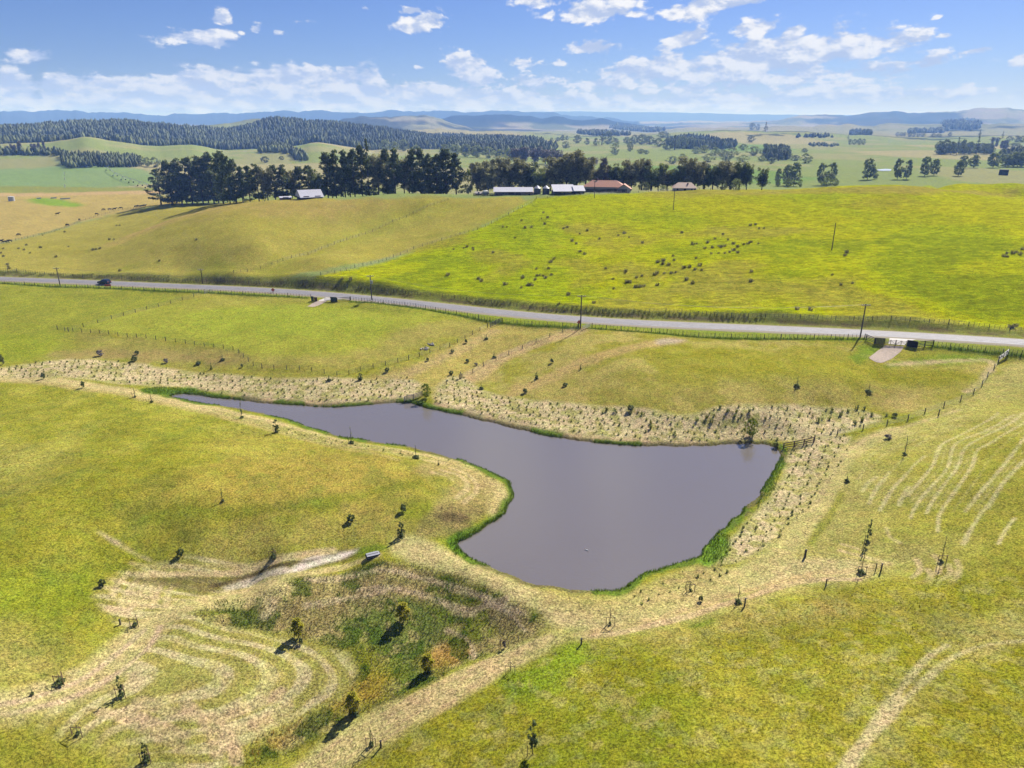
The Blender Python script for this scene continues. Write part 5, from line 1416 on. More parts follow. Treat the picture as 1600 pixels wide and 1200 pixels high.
t = building('cottage', 'small cottage with a pale tiled roof and a chimney', p, face_cam(p, .1), 34 * s, 8, height_to(p, 293), 2.7, M['cream'], M['tan_roof'], 'house', hip=3, over=.6, wins=((-4, 1.6, 1.3, 1.2), (3.6, 1.6, 1.3, 1.2)), doors=((5.3, 1.0, 2.0), (0, 1.2, 2.0)))
obj('chimney', _mb_box((.7, .7, 1.9), M['brown_timber']), t, (1.6, -1.2, height_to(p, 293) + 1.6))
p = at_px(1117, 232.5); s = 1 / ppm(p)
building('far_house', 'tiny white house among dark trees on the plain', p, face_cam(p), 15 * s, 9, 3.2, 2.4, M['white'], M['white_roof'], 'house', wins=((-3, 1.7, 1.4, 1.2),), doors=((1, 1, 2),))
p = at_plain(1567, 275.5); s = 1 / ppm(p)
building('black_shed', 'square black shed standing alone on the flat beyond the crest', p, face_cam(p), 12.5 * s, 7, 7.8 * s, .3, M['rubber'], M['rubber'], 'shed', mono=True, over=.1, doors=((0, 2.4, 3),))
p = at_px(18.5, 314); s = 1 / ppm(p)
tank('water_tank', 'white cylindrical tank on the dry flat near the cattle', p, 4.4 * s, 6.6 * s, .5 * s, M['white'], M['white'])
for i, (px_, py_, w_, lab) in enumerate([(61, 310.5, 6, 'short white trough nearest the white tank'), (84, 310, 8, 'white trough midway along the dry flat'), (102, 311, 14, 'longest white trough, right-hand one on the dry flat')]):
    p = at_px(px_, py_); s = 1 / ppm(p)
    t = thing('water_trough', lab, 'trough', p, face_cam(p, .1), 1, 'white troughs on the dry flat')
    L = w_ * s
    b = MB(); b.box((0, -.55, .45), (L, .12, .9)); b.box((0, .55, .45), (L, .12, .9)); b.box((-L / 2 + .06, 0, .45), (.12, .98, .9)); b.box((L / 2 - .06, 0, .45), (.12, .98, .9)); b.box((0, 0, .1), (L - .25, .98, .1))
    obj('body', b.mesh('body', M['white']), t); obj('float_cover', _mb_box((.6, 1.0, .15), M['pale_timber']), t, (L / 2 - .7, 0, .99))
# distant white pond on the flat
_pw = U([(1370,265.5),(1382,264),(1393,264.5),(1392,267),(1380,267.5),(1371,267)])
_pm = simple_mat('far_pale_water', (225, 230, 238), .2, var=.03)
b = MB(); _z = float(ground_z(_pw[:, 0], _pw[:, 1]).max()) + .25
b.add([(x, y, _z) for x, y in _pw] + [(x, y, _z - 1.5) for x, y in _pw], [tuple(range(6))[::-1]] + [(i, (i + 1) % 6, 6 + (i + 1) % 6, 6 + i) for i in range(6)])
o = obj('far_water', b.mesh('far_water', _pm), None); o['kind'] = 'structure'
# pivot irrigator
pts = at_many([(169, 266.5), (180, 275.5), (193, 281.5), (205, 285.5), (219, 290.5), (231, 294)])
t = thing('pivot_irrigator', 'long silver pivot irrigator on wheeled towers across the green field', 'irrigator', pts[0])
for i, q in enumerate(pts):
    b = MB(); d_ = (pts[min(i + 1, 5)] - pts[max(i - 1, 0)]).normalized(); nrm_ = Vector((-d_.y, d_.x, 0))
    for sg in (-1, 1):
        b.tube(q + nrm_ * sg * 2.2 + Vector((0, 0, .5)) - pts[0], q + Vector((0, 0, 4)) - pts[0], .16, .16, 4)
    tw = obj('tower', b.mesh('tower', M['alu']), t)
    for sg in (-1, 1):
        w_ = MB(); w_.tube((0, -.2, 0), (0, .2, 0), .65, .65, 10)
        obj('wheel', w_.mesh('wheel', M['rubber']), tw, q + nrm_ * sg * 2.2 + Vector((0, 0, .62)) - pts[0])
for a_, b2 in zip(pts[:-1], pts[1:]):
    b = MB(); up = Vector((0, 0, 4.1)); mid = (a_ + b2) / 2 + Vector((0, 0, 5.0))
    b.tube(a_ + up - pts[0], mid - pts[0], .22, .22, 5); b.tube(mid - pts[0], b2 + up - pts[0], .22, .22, 5); b.tube(a_ + up - Vector((0, 0, .5)) - pts[0], b2 + up - Vector((0, 0, .5)) - pts[0], .1, .1, 4)
    obj('span', b.mesh('span', M['alu']), t)
for i, (a_, b_) in enumerate([(101, 273), (101.5, 281), (102, 293)]):
    p = at_px(a_, b_); t = thing('marker_post', ['farthest', 'middle', 'nearest'][i] + ' white marker post on the green field left of the irrigator', 'post', p, group='white marker posts')
    b = MB(); b.tube((0, 0, -.2), (0, 0, 3), .35, .3, 8); obj('post', b.mesh('post', M['white']), t); obj('cap', _mb_box((.9, .9, .2), M['white']), t, (0, 0, 3.1))

# ------------------------------------------------------------------ utility poles and wires
def utility_pole(px_, py_, top, label, rz, cross=True, box=False):
    p = at_px(px_, py_); h = height_to(p, top)
    t = thing('utility_pole', label, 'utility pole', p, rz, group='utility poles along the road and hill')
    b = MB(); b.tube((0, 0, -.4), (0, 0, h), .19, .13, 8); obj('pole', b.mesh('pole', M['pole']), t)
    if cross:
        a = obj('crossarm', _mb_box((2.3, .14, .16), M['pale_timber']), t, (0, -.17, h - .35))
        for x in (-1.0, -.45, .45, 1.0):
            i_ = MB(); i_.lathe([(.05, 0), (.09, .06), (.06, .12), (.08, .2), (.02, .24)], 8)
            obj('insulator', i_.mesh('insulator', M['white']), a, (x, 0, .08))
        b = MB(); b.tube((-.7, -.17, h - .4), (0, -.12, h - 1.1), .03, .03, 4); b.tube((.7, -.17, h - .4), (0, -.12, h - 1.1), .03, .03, 4)
        obj('brace', b.mesh('brace', M['wire']), t)
    if box:
        obj('transformer', _mb_box((.8, .6, 1.0), M['alu']), t, (.3, -.55, h - 2.2))
    return p, h
upoles = {}
for k, a in {'a': (94, 446, 418, 'utility pole by the road left of the dark blue car', .0), 'b': (317, 443, 420, 'utility pole on the far verge near the start of the hill fences', .1), 'c': (581, 469, 430, 'utility pole with a transformer beside the white concrete apron', .1),
             'd': (907, 513, 461, 'utility pole by the road with a red sign at its foot', .05), 'e': (1344, 527, 475, 'tallest-looking utility pole, left of the timber farm gateway', .05),
             'f': (1299.5, 391, 348, 'plain pole standing alone halfway up the bright green hill', .9), 'g': (1052, 328, 295, 'plain pole near the crest in front of the cottage', .9), 'h': (928.5, 309.5, 282, 'utility pole on the crest in front of the farmhouse', .3)}.items():
    upoles[k] = utility_pole(a[0], a[1], a[2], a[3], a[4], cross=k not in 'fg', box=k == 'c')
def sag_wire(p0, p1, sag, offs, label, r_=.022):
    b = MB()
    for o_ in offs:
        q0 = p0 + Vector((o_, 0, 0)); q1 = p1 + Vector((o_, 0, 0)); prev = q0
        for i in range(1, 13):
            t_ = i / 12; q = q0.lerp(q1, t_) - Vector((0, 0, sag * 4 * t_ * (1 - t_)))
            b.tube(prev - p0, q - p0, r_, r_, 3); prev = q
    o = obj('overhead_wire', b.mesh('overhead_wire', M['wire']), None, p0, label=label, category='wire', group='overhead wires')
    return o
top = lambda k: upoles[k][0] + Vector((0, 0, upoles[k][1] - .1))
hidden = at_range(1330, 640); hz = height_to(hidden, 270)
sag_wire(top('h'), hidden + Vector((0, 0, hz)), 2.5, (0,), 'overhead wire running right from the farmhouse pole past the trees', .045)
for a_, b_ in (('a', 'c'), ('c', 'd'), ('d', 'e')):
    sag_wire(top(a_), top(b_), 2.0, (-1, .45, 1), {'ac': 'roadside wires between the car and the concrete apron', 'cd': 'roadside wires from the transformer pole to the red-sign pole', 'de': 'roadside wires from the red-sign pole to the farm gateway'}[a_ + b_], .012)

# ------------------------------------------------------------------ fences
def post_mesh(r_, h, mat='post'):
    k = ('p', round(r_, 3), round(h, 2), mat)
    if k not in _boxc:
        b = MB(); b.tube((0, 0, -.3), (0, 0, h), r_, r_ * .92, 6); _boxc[k] = b.mesh('post', M[mat])
    return _boxc[k]
def fence(label, px_pts, spacing, h=1.2, pr=.09, nw=5, battens=0, wr=.012, group=None, strong=()):
    P = resample(U(px_pts), spacing)
    Z = ground_z(P[:, 0], P[:, 1])
    org = Vector((P[0, 0], P[0, 1], Z[0]))
    t = thing('wire_fence', label, 'fence', org, group=group)
    for i, (x, y) in enumerate(P):
        big = i in (0, len(P) - 1) or i % 12 == 0
        obj('post', post_mesh(pr * (1.3 if big else 1), h * (1.1 if big else 1)), t, (x - org.x, y - org.y, Z[i] - org.z), sc=(1, 1, random.uniform(.94, 1.06)))
    V = []; F = []
    for k in range(nw):
        zk = h * (.15 + .8 * k / max(1, nw - 1))
        for i in range(len(P)):
            for dy, dz in ((0, wr), (wr, -wr), (-wr, -wr)):
                V.append((P[i, 0] - org.x, P[i, 1] - org.y + dy, Z[i] + zk - org.z + dz))
        o = k * len(P) * 3
        for i in range(len(P) - 1):
            for j in range(3):
                F += [o + i * 3 + j, o + i * 3 + (j + 1) % 3, o + (i + 1) * 3 + (j + 1) % 3, o + (i + 1) * 3 + j]
    me = make_mesh('wire', V, F, 4); me.materials.append(M['wire'])
    obj('wire', me, t)
    if battens:
        b = MB()
        for i in range(len(P) - 1):
            for k in range(1, battens + 1):
                q = P[i] + (P[i + 1] - P[i]) * k / (battens + 1); zq = Z[i] + (Z[i + 1] - Z[i]) * k / (battens + 1)
                b.box((q[0] - org.x, q[1] - org.y, zq + h * .55 - org.z), (.06, .05, h * .9))
        obj('batten', b.mesh('batten', M['post']), t, kind='stuff')
    return t
fence('short-posted fence along the lower side of the mown paddock', [(90,515),(107,518),(200,527),(290,537),(340,544),(368,548),(385,562),(400,575),(430,577),(470,578),(500,583),(535,589),(560,580),(620,567),(700,543),(745,519),(762,512)], 3.4, 1.2, .085)
fence('fence between the mown paddock and the darker paddock beside it', [(107,518),(170,500),(240,481),(320,458)], 4.6)
fence('roadside fence on the near verge from the photo edge to the small gateway', [(-120,435),(0,443),(100,449),(200,452),(320,457),(400,461),(486,466)], 4.6, battens=3)
fence('roadside fence on the near verge between the small gateway and the steel gate', [(548,469),(583,472),(650,480),(700,489),(760,501),(785,504)], 4.2, battens=3)
fence('roadside fence running from the steel gate to the red sign', [(785,504),(850,509),(904,512)], 4.2, battens=3)
fence('roadside fence below the verge leading to the timber gateway', [(925,512),(1000,518),(1060,523),(1100,526.5),(1200,529),(1320,529),(1351,529)], 4.2, battens=3)
fence('roadside fence right of the timber gateway', [(1458,540),(1480,543),(1560,551),(1600,555),(1720,566)], 3.6, battens=3)
fence('fence along the top of the road bank on the far side', [(-120,419),(0,424),(100,431),(200,437),(300,440.5),(345,441),(480,445),(600,455),(700,465),(800,478),(870,489),(900,490),(960,488),(1040,488),(1150,496),(1270,498),(1400,500),(1500,508),(1600,518),(1720,530)], 4.6, battens=3)
fence('upper fence climbing the tan hill to the pine shadow', [(345,438),(400,422),(440,409),(487,396),(530,379),(565,368),(612,348),(650,332),(700,313)], 5.0, battens=1)
fence('lower fence dividing the tan hill from the bright green hill', [(480,443),(535,426),(600,408),(650,388),(700,373),(755,356),(800,333),(836,314)], 5.0, battens=1)
fence('straggling fence along the crest in front of the yards', [(838,311),(900,306),(960,302.5),(1000,301),(1060,298),(1110,297)], 6, battens=0)
fence('fence across the dry flat past the grazing cattle', [(-20,386),(25,376),(75,365),(105,355),(130,345),(160,336),(190,328),(235,323)], 5.0, battens=1)
fence('fence climbing the gully from the planted strip to the red sign', [(718,592),(735,586),(750,575),(790,556),(825,541),(860,526),(885,517),(903,513)], 5.0, 1.15, .09)
fence('curving fence up the right slope from the pond rails to the steel gate', [(1272,690),(1300,681),(1345,672),(1375,668),(1402,660),(1425,655),(1453,642),(1482,634),(1500,627),(1530,610),(1540,592),(1552,578),(1560,566)], 5.5, 1.25, .1)
fence('low V-shaped fence in the mown grass below the slope', [(1257,870),(1290,876),(1320,882),(1343,886),(1376,893),(1348,905),(1320,912),(1290,917)], 9.0, 1.1, .07, 2)
fence('short broken fence beside the path to the willow', [(668,612),(690,604),(722,590)], 5, 1.0, .07, 3)

def rail_fence(name, label, px_pts, h, nr, mat, post_sp=1.9, cat='rail fence', th=.07, group=None, rh=.16):
    P = resample(U(px_pts), post_sp); Z = ground_z(P[:, 0], P[:, 1])
    org = Vector((P[0, 0], P[0, 1], Z[0])); t = thing(name, label, cat, org, group=group)
    for i in range(len(P)):
        obj('post', _mb_box((.17, .17, h + .35), M[mat]), t, (P[i, 0] - org.x, P[i, 1] - org.y, Z[i] - org.z + h / 2 - .1))
    for i in range(len(P) - 1):
        d_ = P[i + 1] - P[i]; L = float(np.linalg.norm(d_)); a_ = math.atan2(d_[1], d_[0]); pit = -math.atan2(Z[i + 1] - Z[i], L)
        for k in range(nr):
            m_ = (P[i] + P[i + 1]) / 2
            o = obj('rail', _mb_box((L - .17, th, rh), M[mat]), t, (m_[0] - org.x, m_[1] - org.y, (Z[i] + Z[i + 1]) / 2 - org.z + h * (.2 + .75 * k / max(1, nr - 1))))
            o.rotation_euler = (0, pit, a_)
    return t
def board_panel(name, label, px_pts, h, mat, bw=.3, group=None):
    """solid panel of upright boards"""
    P = resample(U(px_pts), bw); Z = ground_z(P[:, 0], P[:, 1]); org = Vector((P[0, 0], P[0, 1], Z[0])); t = thing(name, label, 'fence panel', org, group=group)
    for i in range(len(P) - 1):
        m_ = (P[i] + P[i + 1]) / 2; d_ = P[i + 1] - P[i]
        o = obj('board', _mb_box((bw - .02, .06 + .02 * (i % 2), h), M[mat]), t, (m_[0] - org.x, m_[1] - org.y, (Z[i] + Z[i + 1]) / 2 - org.z + h / 2)); o.rotation_euler = (0, 0, math.atan2(d_[1], d_[0]))
    return t
def gate(name, label, pa, pb, h, mat, braces=True, nbar=5, split=1, group=None, bar=.07):
    a_, b_ = at_px(*pa), at_px(*pb)
    t = thing(name, label, 'gate', a_, group=group); d_ = b_ - a_; n_ = split
    ang = math.atan2(d_.y, d_.x)
    for s_ in range(n_):
        q0 = a_ + d_ * (s_ / n_) + d_.normalized() * .06; q1 = a_ + d_ * ((s_ + 1) / n_) - d_.normalized() * .06
        L = (q1 - q0).length
        for k in range(nbar):
            o = obj('bar', _mb_box((L - .1, bar, .10), M[mat]), t, (q0 + q1) / 2 - a_ + Vector((0, 0, .25 + (h - .3) * k / (nbar - 1)))); o.rotation_euler = (0, -math.atan2(q1.z - q0.z, L), ang)
        for q in (q0, q1):
            obj('stile', _mb_box((.11, .09, h), M[mat]), t, q - a_ + Vector((0, 0, h / 2 + .12)))
        if braces:
            m_ = (q0 + q1) / 2
            b = MB()
            b.tube(q0 - a_ + Vector((0, 0, .25)), m_ - a_ + Vector((0, 0, h)), .05, .05, 4); b.tube(q1 - a_ + Vector((0, 0, .25)), m_ - a_ + Vector((0, 0, h)), .05, .05, 4)
            obj('brace', b.mesh('brace', M[mat]), t)
            obj('stile', _mb_box((.11, .09, h - .1), M[mat]), t, m_ - a_ + Vector((0, 0, h / 2 + .12)))
    return t
def sheet(name, px_pts, mat, lift, step=.8, label=None):
    P = U(px_pts); n = len(P)
    P = resample(np.vstack([P, P[:1]]), step)[:-1]
    inner = scatter_grid(P, step)
    from mathutils.geometry import delaunay_2d_cdt
    vs = [Vector(q) for q in P] + [Vector(q) for q in inner]
    v_, e_, f_, *_r = delaunay_2d_cdt(vs, [], [list(range(len(P)))], 1, 1e-5)
    Z = ground_z(np.array([q.x for q in v_]), np.array([q.y for q in v_])) + lift
    me = bpy.data.meshes.new(name); me.from_pydata([(q.x, q.y, z_) for q, z_ in zip(v_, Z)], [], [tuple(q) for q in f_]); me.materials.append(mat)
    me.update()
    if len(me.polygons) and me.polygons[0].normal.z < 0: me.flip_normals()
    return obj(name, me, None, kind='structure')
def scatter_grid(P, step):
    lo, hi = P.min(0), P.max(0)
    X, Y = np.meshgrid(np.arange(lo[0], hi[0], step), np.arange(lo[1], hi[1], step)); X = X.ravel(); Y = Y.ravel()
    m = inside(X, Y, P); X, Y = X[m], Y[m]
    k = seg_dist(X, Y, P, True) > step * .45
    return np.stack([X[k], Y[k]], 1)
# timber gateway on the right
rail_fence('rail_fence', 'dark post-and-rail wing at the left of the timber gateway', [(1353,531.5),(1366,537)], 1.5, 4, 'dark_timber', 2.6)
board_panel('board_panel', 'dark solid boarded panel left of the wide gate', [(1366.5,537.2),(1382,538.5)], 1.65, 'dark_timber')
gate('timber_gate', 'wide pale braced double gate at the gravel drive', (1382.6,538.6), (1415.5,541), 1.3, 'pale_timber', True, 4, 2, bar=.1)
board_panel('board_panel', 'dark solid boarded panel right of the wide gate', [(1416,541),(1432,543.4)], 1.65, 'dark_timber')
rail_fence('rail_fence', 'dark post-and-rail wing at the right of the timber gateway', [(1432.5,543.4),(1447,541.5),(1457.5,541)], 1.5, 4, 'dark_timber', 2.6)
sheet('driveway', [(1384,539.5),(1413,541.8),(1407,550),(1393,561),(1378,567.5),(1368,566),(1357,559.5),(1370,549)], M['gravel'], .05)
sheet('driveway_apron', [(1372,522.3),(1385,524),(1390,529),(1388,538),(1413,540),(1420,534),(1436,529.5),(1452,527.3)], M['concrete'], .07)
# small gateway on the left of centre
sheet('driveway_apron', [(503,461.2),(520,461.8),(545,464),(560,466.3),(545,467.2),(528,467.8),(516,469),(508,470),(500,471),(497,470),(505,467),(511,464.5)], M['concrete'], .07)
sheet('driveway', [(497,470.5),(512,470),(505,474),(490,480),(480,479),(488,474)], M['gravel'], .05)
board_panel('board_panel', 'dark green boarded panel at the left of the small gateway', [(486.5,470),(490.5,470.2)], 1.5, 'green_panel')
board_panel('board_panel', 'weathered brown panel beside the left green panel', [(491,470.2),(496,470.6)], 1.3, 'brown_timber')
board_panel('board_panel', 'dark green boarded panel at the right of the small gateway', [(516.5,471.5),(526.5,471.8)], 1.6, 'green_panel')
gate('white_gate', 'little white gate next to the right green panel', (507.5, 471.2), (515.5, 471.6), 1.2, 'white', False, 4)
rail_fence('rail_fence', 'rail fence leading right from the small gateway', [(527,471.8),(536,471),(547,470)], 1.3, 3, 'post', 3.0)
gate('steel_gate', 'pale steel gate standing open below the road verge', (765.5,512.5), (783.5,503.5), 1.4, 'steel', True, 5, 2, bar=.05)
gate('steel_gate', 'grey steel gate at the top of the right-hand slope fence', (1559,566.5), (1575.5,553.5), 1.4, 'steel', True, 5, 2, bar=.05)
gate('white_gate', 'slender white gate at the corner of the mown paddock', (320, 459), (331, 455.5), 1.2, 'white', False, 4)
gate('white_gate', 'slender pale gate at the foot of the red-sign pole', (910, 515), (922, 511.5), 1.1, 'white', False, 4)
gate('timber_gate', 'weathered gate on the road bank at the foot of the upper fence', (339, 440.5), (352, 440.5), 1.3, 'post', True, 4)
gate('timber_gate', 'dark gate at the foot of the lower hill fence', (466, 444.5), (480, 442.5), 1.3, 'dark_timber', True, 4)
rail_fence('rail_fence', 'brown three-rail fence at the pond\'s right corner', [(1224,701),(1238,699),(1252,696),(1271,692)], 1.2, 3, 'brown_timber', 1.9)
rail_fence('rail_fence', 'weathered rail fence ending at the small willow by the pond', [(632,627.5),(645,624),(660,619)], 1.2, 4, 'pale_timber', 1.8)
# stock yards in front of the farm
rail_fence('stock_yard', 'dark timber stock yard rails in front of the farmhouse', [(862,303),(900,302.4),(940,301.8),(985,300.8)], 1.8, 4, 'dark_timber', 2.4, 'stock yard', .08, None, .3)
rail_fence('stock_yard', 'dark timber race rails just behind the front yard', [(880,301.6),(930,300.8),(978,300)], 1.8, 4, 'dark_timber', 2.4, 'stock yard', .08, None, .3)
rail_fence('stock_yard', 'low brown yard rails in front of the milking shed', [(740,306.2),(790,305.6),(835,305)], 1.4, 3, 'dark_timber', 2.6, 'stock yard', .08, None, .28)

# ------------------------------------------------------------------ signs, car, cattle, bird, dinghy
def road_sign(px_, py_, s_, label, rz):
    p = at_px(px_, py_); t = thing('roadwork_sign', label, 'road sign', p, rz, group='orange roadwork signs')
    b = MB(); b.tube((0, 0, -.2), (0, 0, 1.9 * s_), .05, .05, 6); b.tube((-.5 * s_, .05, 0), (0, .05, .9 * s_), .03, .03, 4); b.tube((.5 * s_, .05, 0), (0, .05, .9 * s_), .03, .03, 4)
    obj('stand', b.mesh('stand', M['wire']), t)
    b = MB(); k = .95 * s_; b.add([(0, -.06, -k), (k, -.06, 0), (0, -.06, k), (-k, -.06, 0), (0, -.02, -k), (k, -.02, 0), (0, -.02, k), (-k, -.02, 0)], [(0,1,2,3),(7,6,5,4),(0,4,5,1),(1,5,6,2),(2,6,7,3),(3,7,4,0)])
    obj('face', b.mesh('face', M['orange']), t, (0, 0, 1.45 * s_))
    return t
road_sign(427, 457.5, .72, 'small orange-red roadwork sign on the verge between car and concrete apron', .1)
road_sign(904.5, 508.5, .68, 'orange-red roadwork sign at the foot of a utility pole', .3)
p = at_px(169, 449); t = thing('roadwork_sign', 'low orange roadwork board just below the dark blue car', 'road sign', p, .1, group='orange roadwork signs')
obj('face', _mb_box((2.2, .08, .7), M['orange']), t, (0, 0, .75)); obj('leg', _mb_box((.08, .3, .8), M['wire']), t, (-.8, .1, .4)); obj('leg', _mb_box((.08, .3, .8), M['wire']), t, (.8, .1, .4))

def car(px_, py_, label):
    c = U([(px_, py_)])[0]
    i = int(np.argmin(np.hypot(rr[:, 0] - c[0], rr[:, 1] - c[1])))
    T = rr[i + 2, :2] - rr[i - 2, :2]; T /= np.linalg.norm(T)
    N = np.array([-T[1], T[0]]); q = rr[i, :2] - N * 1.75
    t = thing('parked_car', label, 'car', (q[0], q[1], rr[i, 2] + .045), math.atan2(T[1], T[0]) + math.pi)
    t.name = 'blue_car'
    L, Wd = 4.7, 1.85
    prof = [(-2.35,.45),(-2.3,.95),(-2.15,1.05),(-1.9,1.62),(-1.5,1.74),(-.2,1.76),(.35,1.68),(.95,1.15),(1.9,1.02),(2.3,.85),(2.35,.45),(1.9,.32),(-1.9,.32)]
    b = MB(); n = len(prof)
    top_in = lambda z: Wd / 2 * (1.0 if z < 1.2 else 1 - (z - 1.2) * .32)
    vs = [(x, -top_in(z), z) for x, z in prof] + [(x, top_in(z), z) for x, z in prof]
    b.add(vs, [tuple(range(n)), tuple(range(n, 2 * n))[::-1]] + [(i_, n + i_, n + (i_ + 1) % n, (i_ + 1) % n) for i_ in range(n)])
    body = b.mesh('body', M['car']); obj('body', body, t)
    def pane(vs, nm='window'):
        b_ = MB(); b_.add(vs, [(0, 1, 2, 3)]); obj(nm, b_.mesh(nm, M['glass']), t)
    for sg in (-1, 1):
        y1, y2 = sg * (top_in(1.2) + .012), sg * (top_in(1.66) + .012)
        pane([(-1.75,y1,1.2),(-.35,y1,1.2),(-.4,y2,1.66),(-1.55,y2,1.66)]); pane([(-.25,y1,1.2),(.8,y1,1.2),(.3,y2,1.64),(-.3,y2,1.66)])
    pane([(.98,-.78,1.14),(.98,.78,1.14),(.40,.68,1.66),(.40,-.68,1.66)], 'windscreen'); pane([(-2.16,-.75,1.1),(-2.16,.75,1.1),(-1.94,.68,1.6),(-1.94,-.68,1.6)], 'rear_window')
    for x in (-1.45, 1.45):
        for sg in (-1, 1):
            b = MB(); b.tube((0, -.12, 0), (0, .12, 0), .36, .36, 16); w = obj('wheel', b.mesh('wheel', M['rubber']), t, (x, sg * .84, .34))
            b = MB(); b.tube((0, -.13, 0), (0, .13, 0), .2, .2, 10); obj('rim', b.mesh('rim', M['alu']), w)
    for sg in (-1, 1):
        obj('headlight', _mb_box((.1, .36, .16), M['lamp']), t, (2.31, sg * .66, .78)); obj('tail_light', _mb_box((.08, .22, .3), M['orange']), t, (-2.3, sg * .76, .9))
        obj('mirror', _mb_box((.14, .2, .14), M['car']), t, (.75, sg * 1.02, 1.18))
    obj('bumper', _mb_box((.16, 1.7, .2), M['rubber']), t, (2.36, 0, .48)); obj('bumper', _mb_box((.16, 1.7, .2), M['rubber']), t, (-2.36, 0, .48))
    obj('roof_rail', _mb_box((1.8, .05, .05), M['alu']), t, (-.7, .6, 1.8)); obj('roof_rail', _mb_box((1.8, .05, .05), M['alu']), t, (-.7, -.6, 1.8))
car(167, 443, 'dark blue car driving on the pale road')

def skinned(name, verts, edges, radii, mat, root=0):
    me = bpy.data.meshes.new(name + '_skeleton'); me.from_pydata(verts, edges, [])
    o = bpy.data.objects.new(name + '_skeleton', me); COL.objects.link(o)
    sk = o.modifiers.new('skin', 'SKIN'); sk.use_smooth_shade = True
    for i, r_ in enumerate(radii):
        me.skin_vertices[0].data[i].radius = (r_, r_) if not isinstance(r_, tuple) else r_
        me.skin_vertices[0].data[i].use_root = (i == root)
    ss = o.modifiers.new('sub', 'SUBSURF'); ss.levels = 1; ss.render_levels = 1
    dg = bpy.context.evaluated_depsgraph_get()
    out = bpy.data.meshes.new_from_object(o.evaluated_get(dg)); out.name = name
    bpy.data.objects.remove(o); bpy.data.meshes.remove(me)
    out.materials.clear(); out.materials.append(mat)
    return out
def cow_mesh(grazing):
    hd = [(1.05,0,1.25),(1.45,0,.85),(1.75,0,.35),(1.98,0,.12)] if grazing else [(1.1,0,1.4),(1.4,0,1.65),(1.65,0,1.75),(2.0,0,1.55)]
    V = [(-.75,0,1.12),(0,0,1.08),(.7,0,1.12)] + hd
    E = [(0,1),(1,2),(2,3),(3,4),(4,5),(5,6)]; Rd = [.30,.38,.33,.24,.17,.15,.10]
    for x in (-.78, .72):
        for sg in (-1, 1):
            b0 = len(V); V += [(x, sg * .24, .82), (x + (.05 if x > 0 else -.08), sg * .24, .45), (x, sg * .24, .04)]; Rd += [.15, .085, .065]
            E += [(0 if x < 0 else 2, b0), (b0, b0 + 1), (b0 + 1, b0 + 2)]
    b0 = len(V); V += [(-1.05,0,1.28),(-1.16,0,.95),(-1.14,0,.5)]; Rd += [.06,.035,.05]; E += [(0,b0),(b0,b0+1),(b0+1,b0+2)]
    hb = 5
    for sg in (-1, 1):
        k = len(V); e = V[hb]; V += [(e[0] - .12, sg * .22, e[2] + (.12 if not grazing else .12))]; Rd += [.04]; E += [(hb, k)]
    return skinned('body', V, E, Rd, M['cow'], 1)
cowA, cowB = cow_mesh(True), cow_mesh(False)
CATTLE = [(90,336,.4,1,'black cow standing alone highest on the dry flat'),(124.5,345,2.6,0,'black cow walking by the fence, between two others'),(106,353.5,3.0,0,'black cow grazing against the flat\'s fence'),(151,336,.2,0,'black cow just below the close pair of cattle'),
 (162.5,329,3.3,0,'black cow left of the close pair of cattle'),(171.5,329,.1,0,'left animal of the close pair of black cattle'),(179,328.5,.2,1,'right animal of the close pair of black cattle'),(189.5,326.5,3.4,0,'black cow right of the close pair of cattle'),
 (212.5,324.5,.1,1,'first black cow of the tight file by the pines'),(217,324,.1,0,'second black cow of the tight file by the pines'),(221.5,323.5,.1,1,'third black cow of the tight file by the pines'),(226,323,.1,1,'last black cow of the tight file, nearest the pines'),
 (30,368.5,3.2,0,'black cow alone above the edge group'),(1.5,379,.3,1,'black cow nearest the photo\'s left edge'),(8.5,380,.2,0,'black cow second from the photo\'s left edge'),(15.5,378.5,3.1,0,'black cow third from the photo\'s left edge')]
for (a_, b_, rz, st_, lab) in CATTLE:
    p = at_px(a_, b_); o = obj('cow', cowB if st_ else cowA, None, p, rz + random.uniform(-.3, .3), random.uniform(.98, 1.12), label=lab, category='cow', group='black cattle on the dry flat')
# bird
b = [(0,0,.06),(.22,0,.08),(.36,0,.2),(.40,0,.36),(.50,0,.38),(-.26,0,.12),(-.42,0,.2)]
bd = skinned('body', b, [(0,1),(1,2),(2,3),(3,4),(0,5),(5,6)], [.16,.14,.07,.065,.04,.11,.04], M['feather'], 0)
bx, by = on_plane(917, 860, 0.0); t = thing('white_duck', 'small white duck floating alone on the open pond', 'bird', (float(bx), float(by), -.02), 2.6, .62)
obj('body', bd, t); obj('bill', _mb_box((.12, .06, .03), M['bill']), t, (.56, 0, .37))
# upturned dinghy by the ditch
p = at_px(583, 869); t = thing('upturned_dinghy', 'small flat dinghy with a pale bottom lying upside down by the ditch', 'dinghy', p + Vector((0, 0, .02)), .42, .85)
b = MB(); L = 2.5
sec = [(-1.25, .50, .26), (-1.1, .58, .42), (.7, .60, .44), (1.1, .48, .40), (1.3, .34, .26)]
vs = []
for x, hw_, z_ in sec: vs += [(x, -hw_ - .08, 0), (x, -hw_, z_), (x, hw_, z_), (x, hw_ + .08, 0)]
fs = [];
for i in range(len(sec) - 1):
    for j in range(3): fs.append((i*4+j, (i+1)*4+j, (i+1)*4+j+1, i*4+j+1)[::-1])
fs += [(0,1,2,3), (16,17,18,19)[::-1]]
b.add(vs, fs); hull = b.mesh('hull', M['hull']); obj('hull', hull, t)
b = MB(); vs = [(-1.12,-.57,.425),(-1.12,.57,.425),(.7,.59,.446),(1.1,.47,.408),(1.1,-.47,.408),(.7,-.59,.446)]
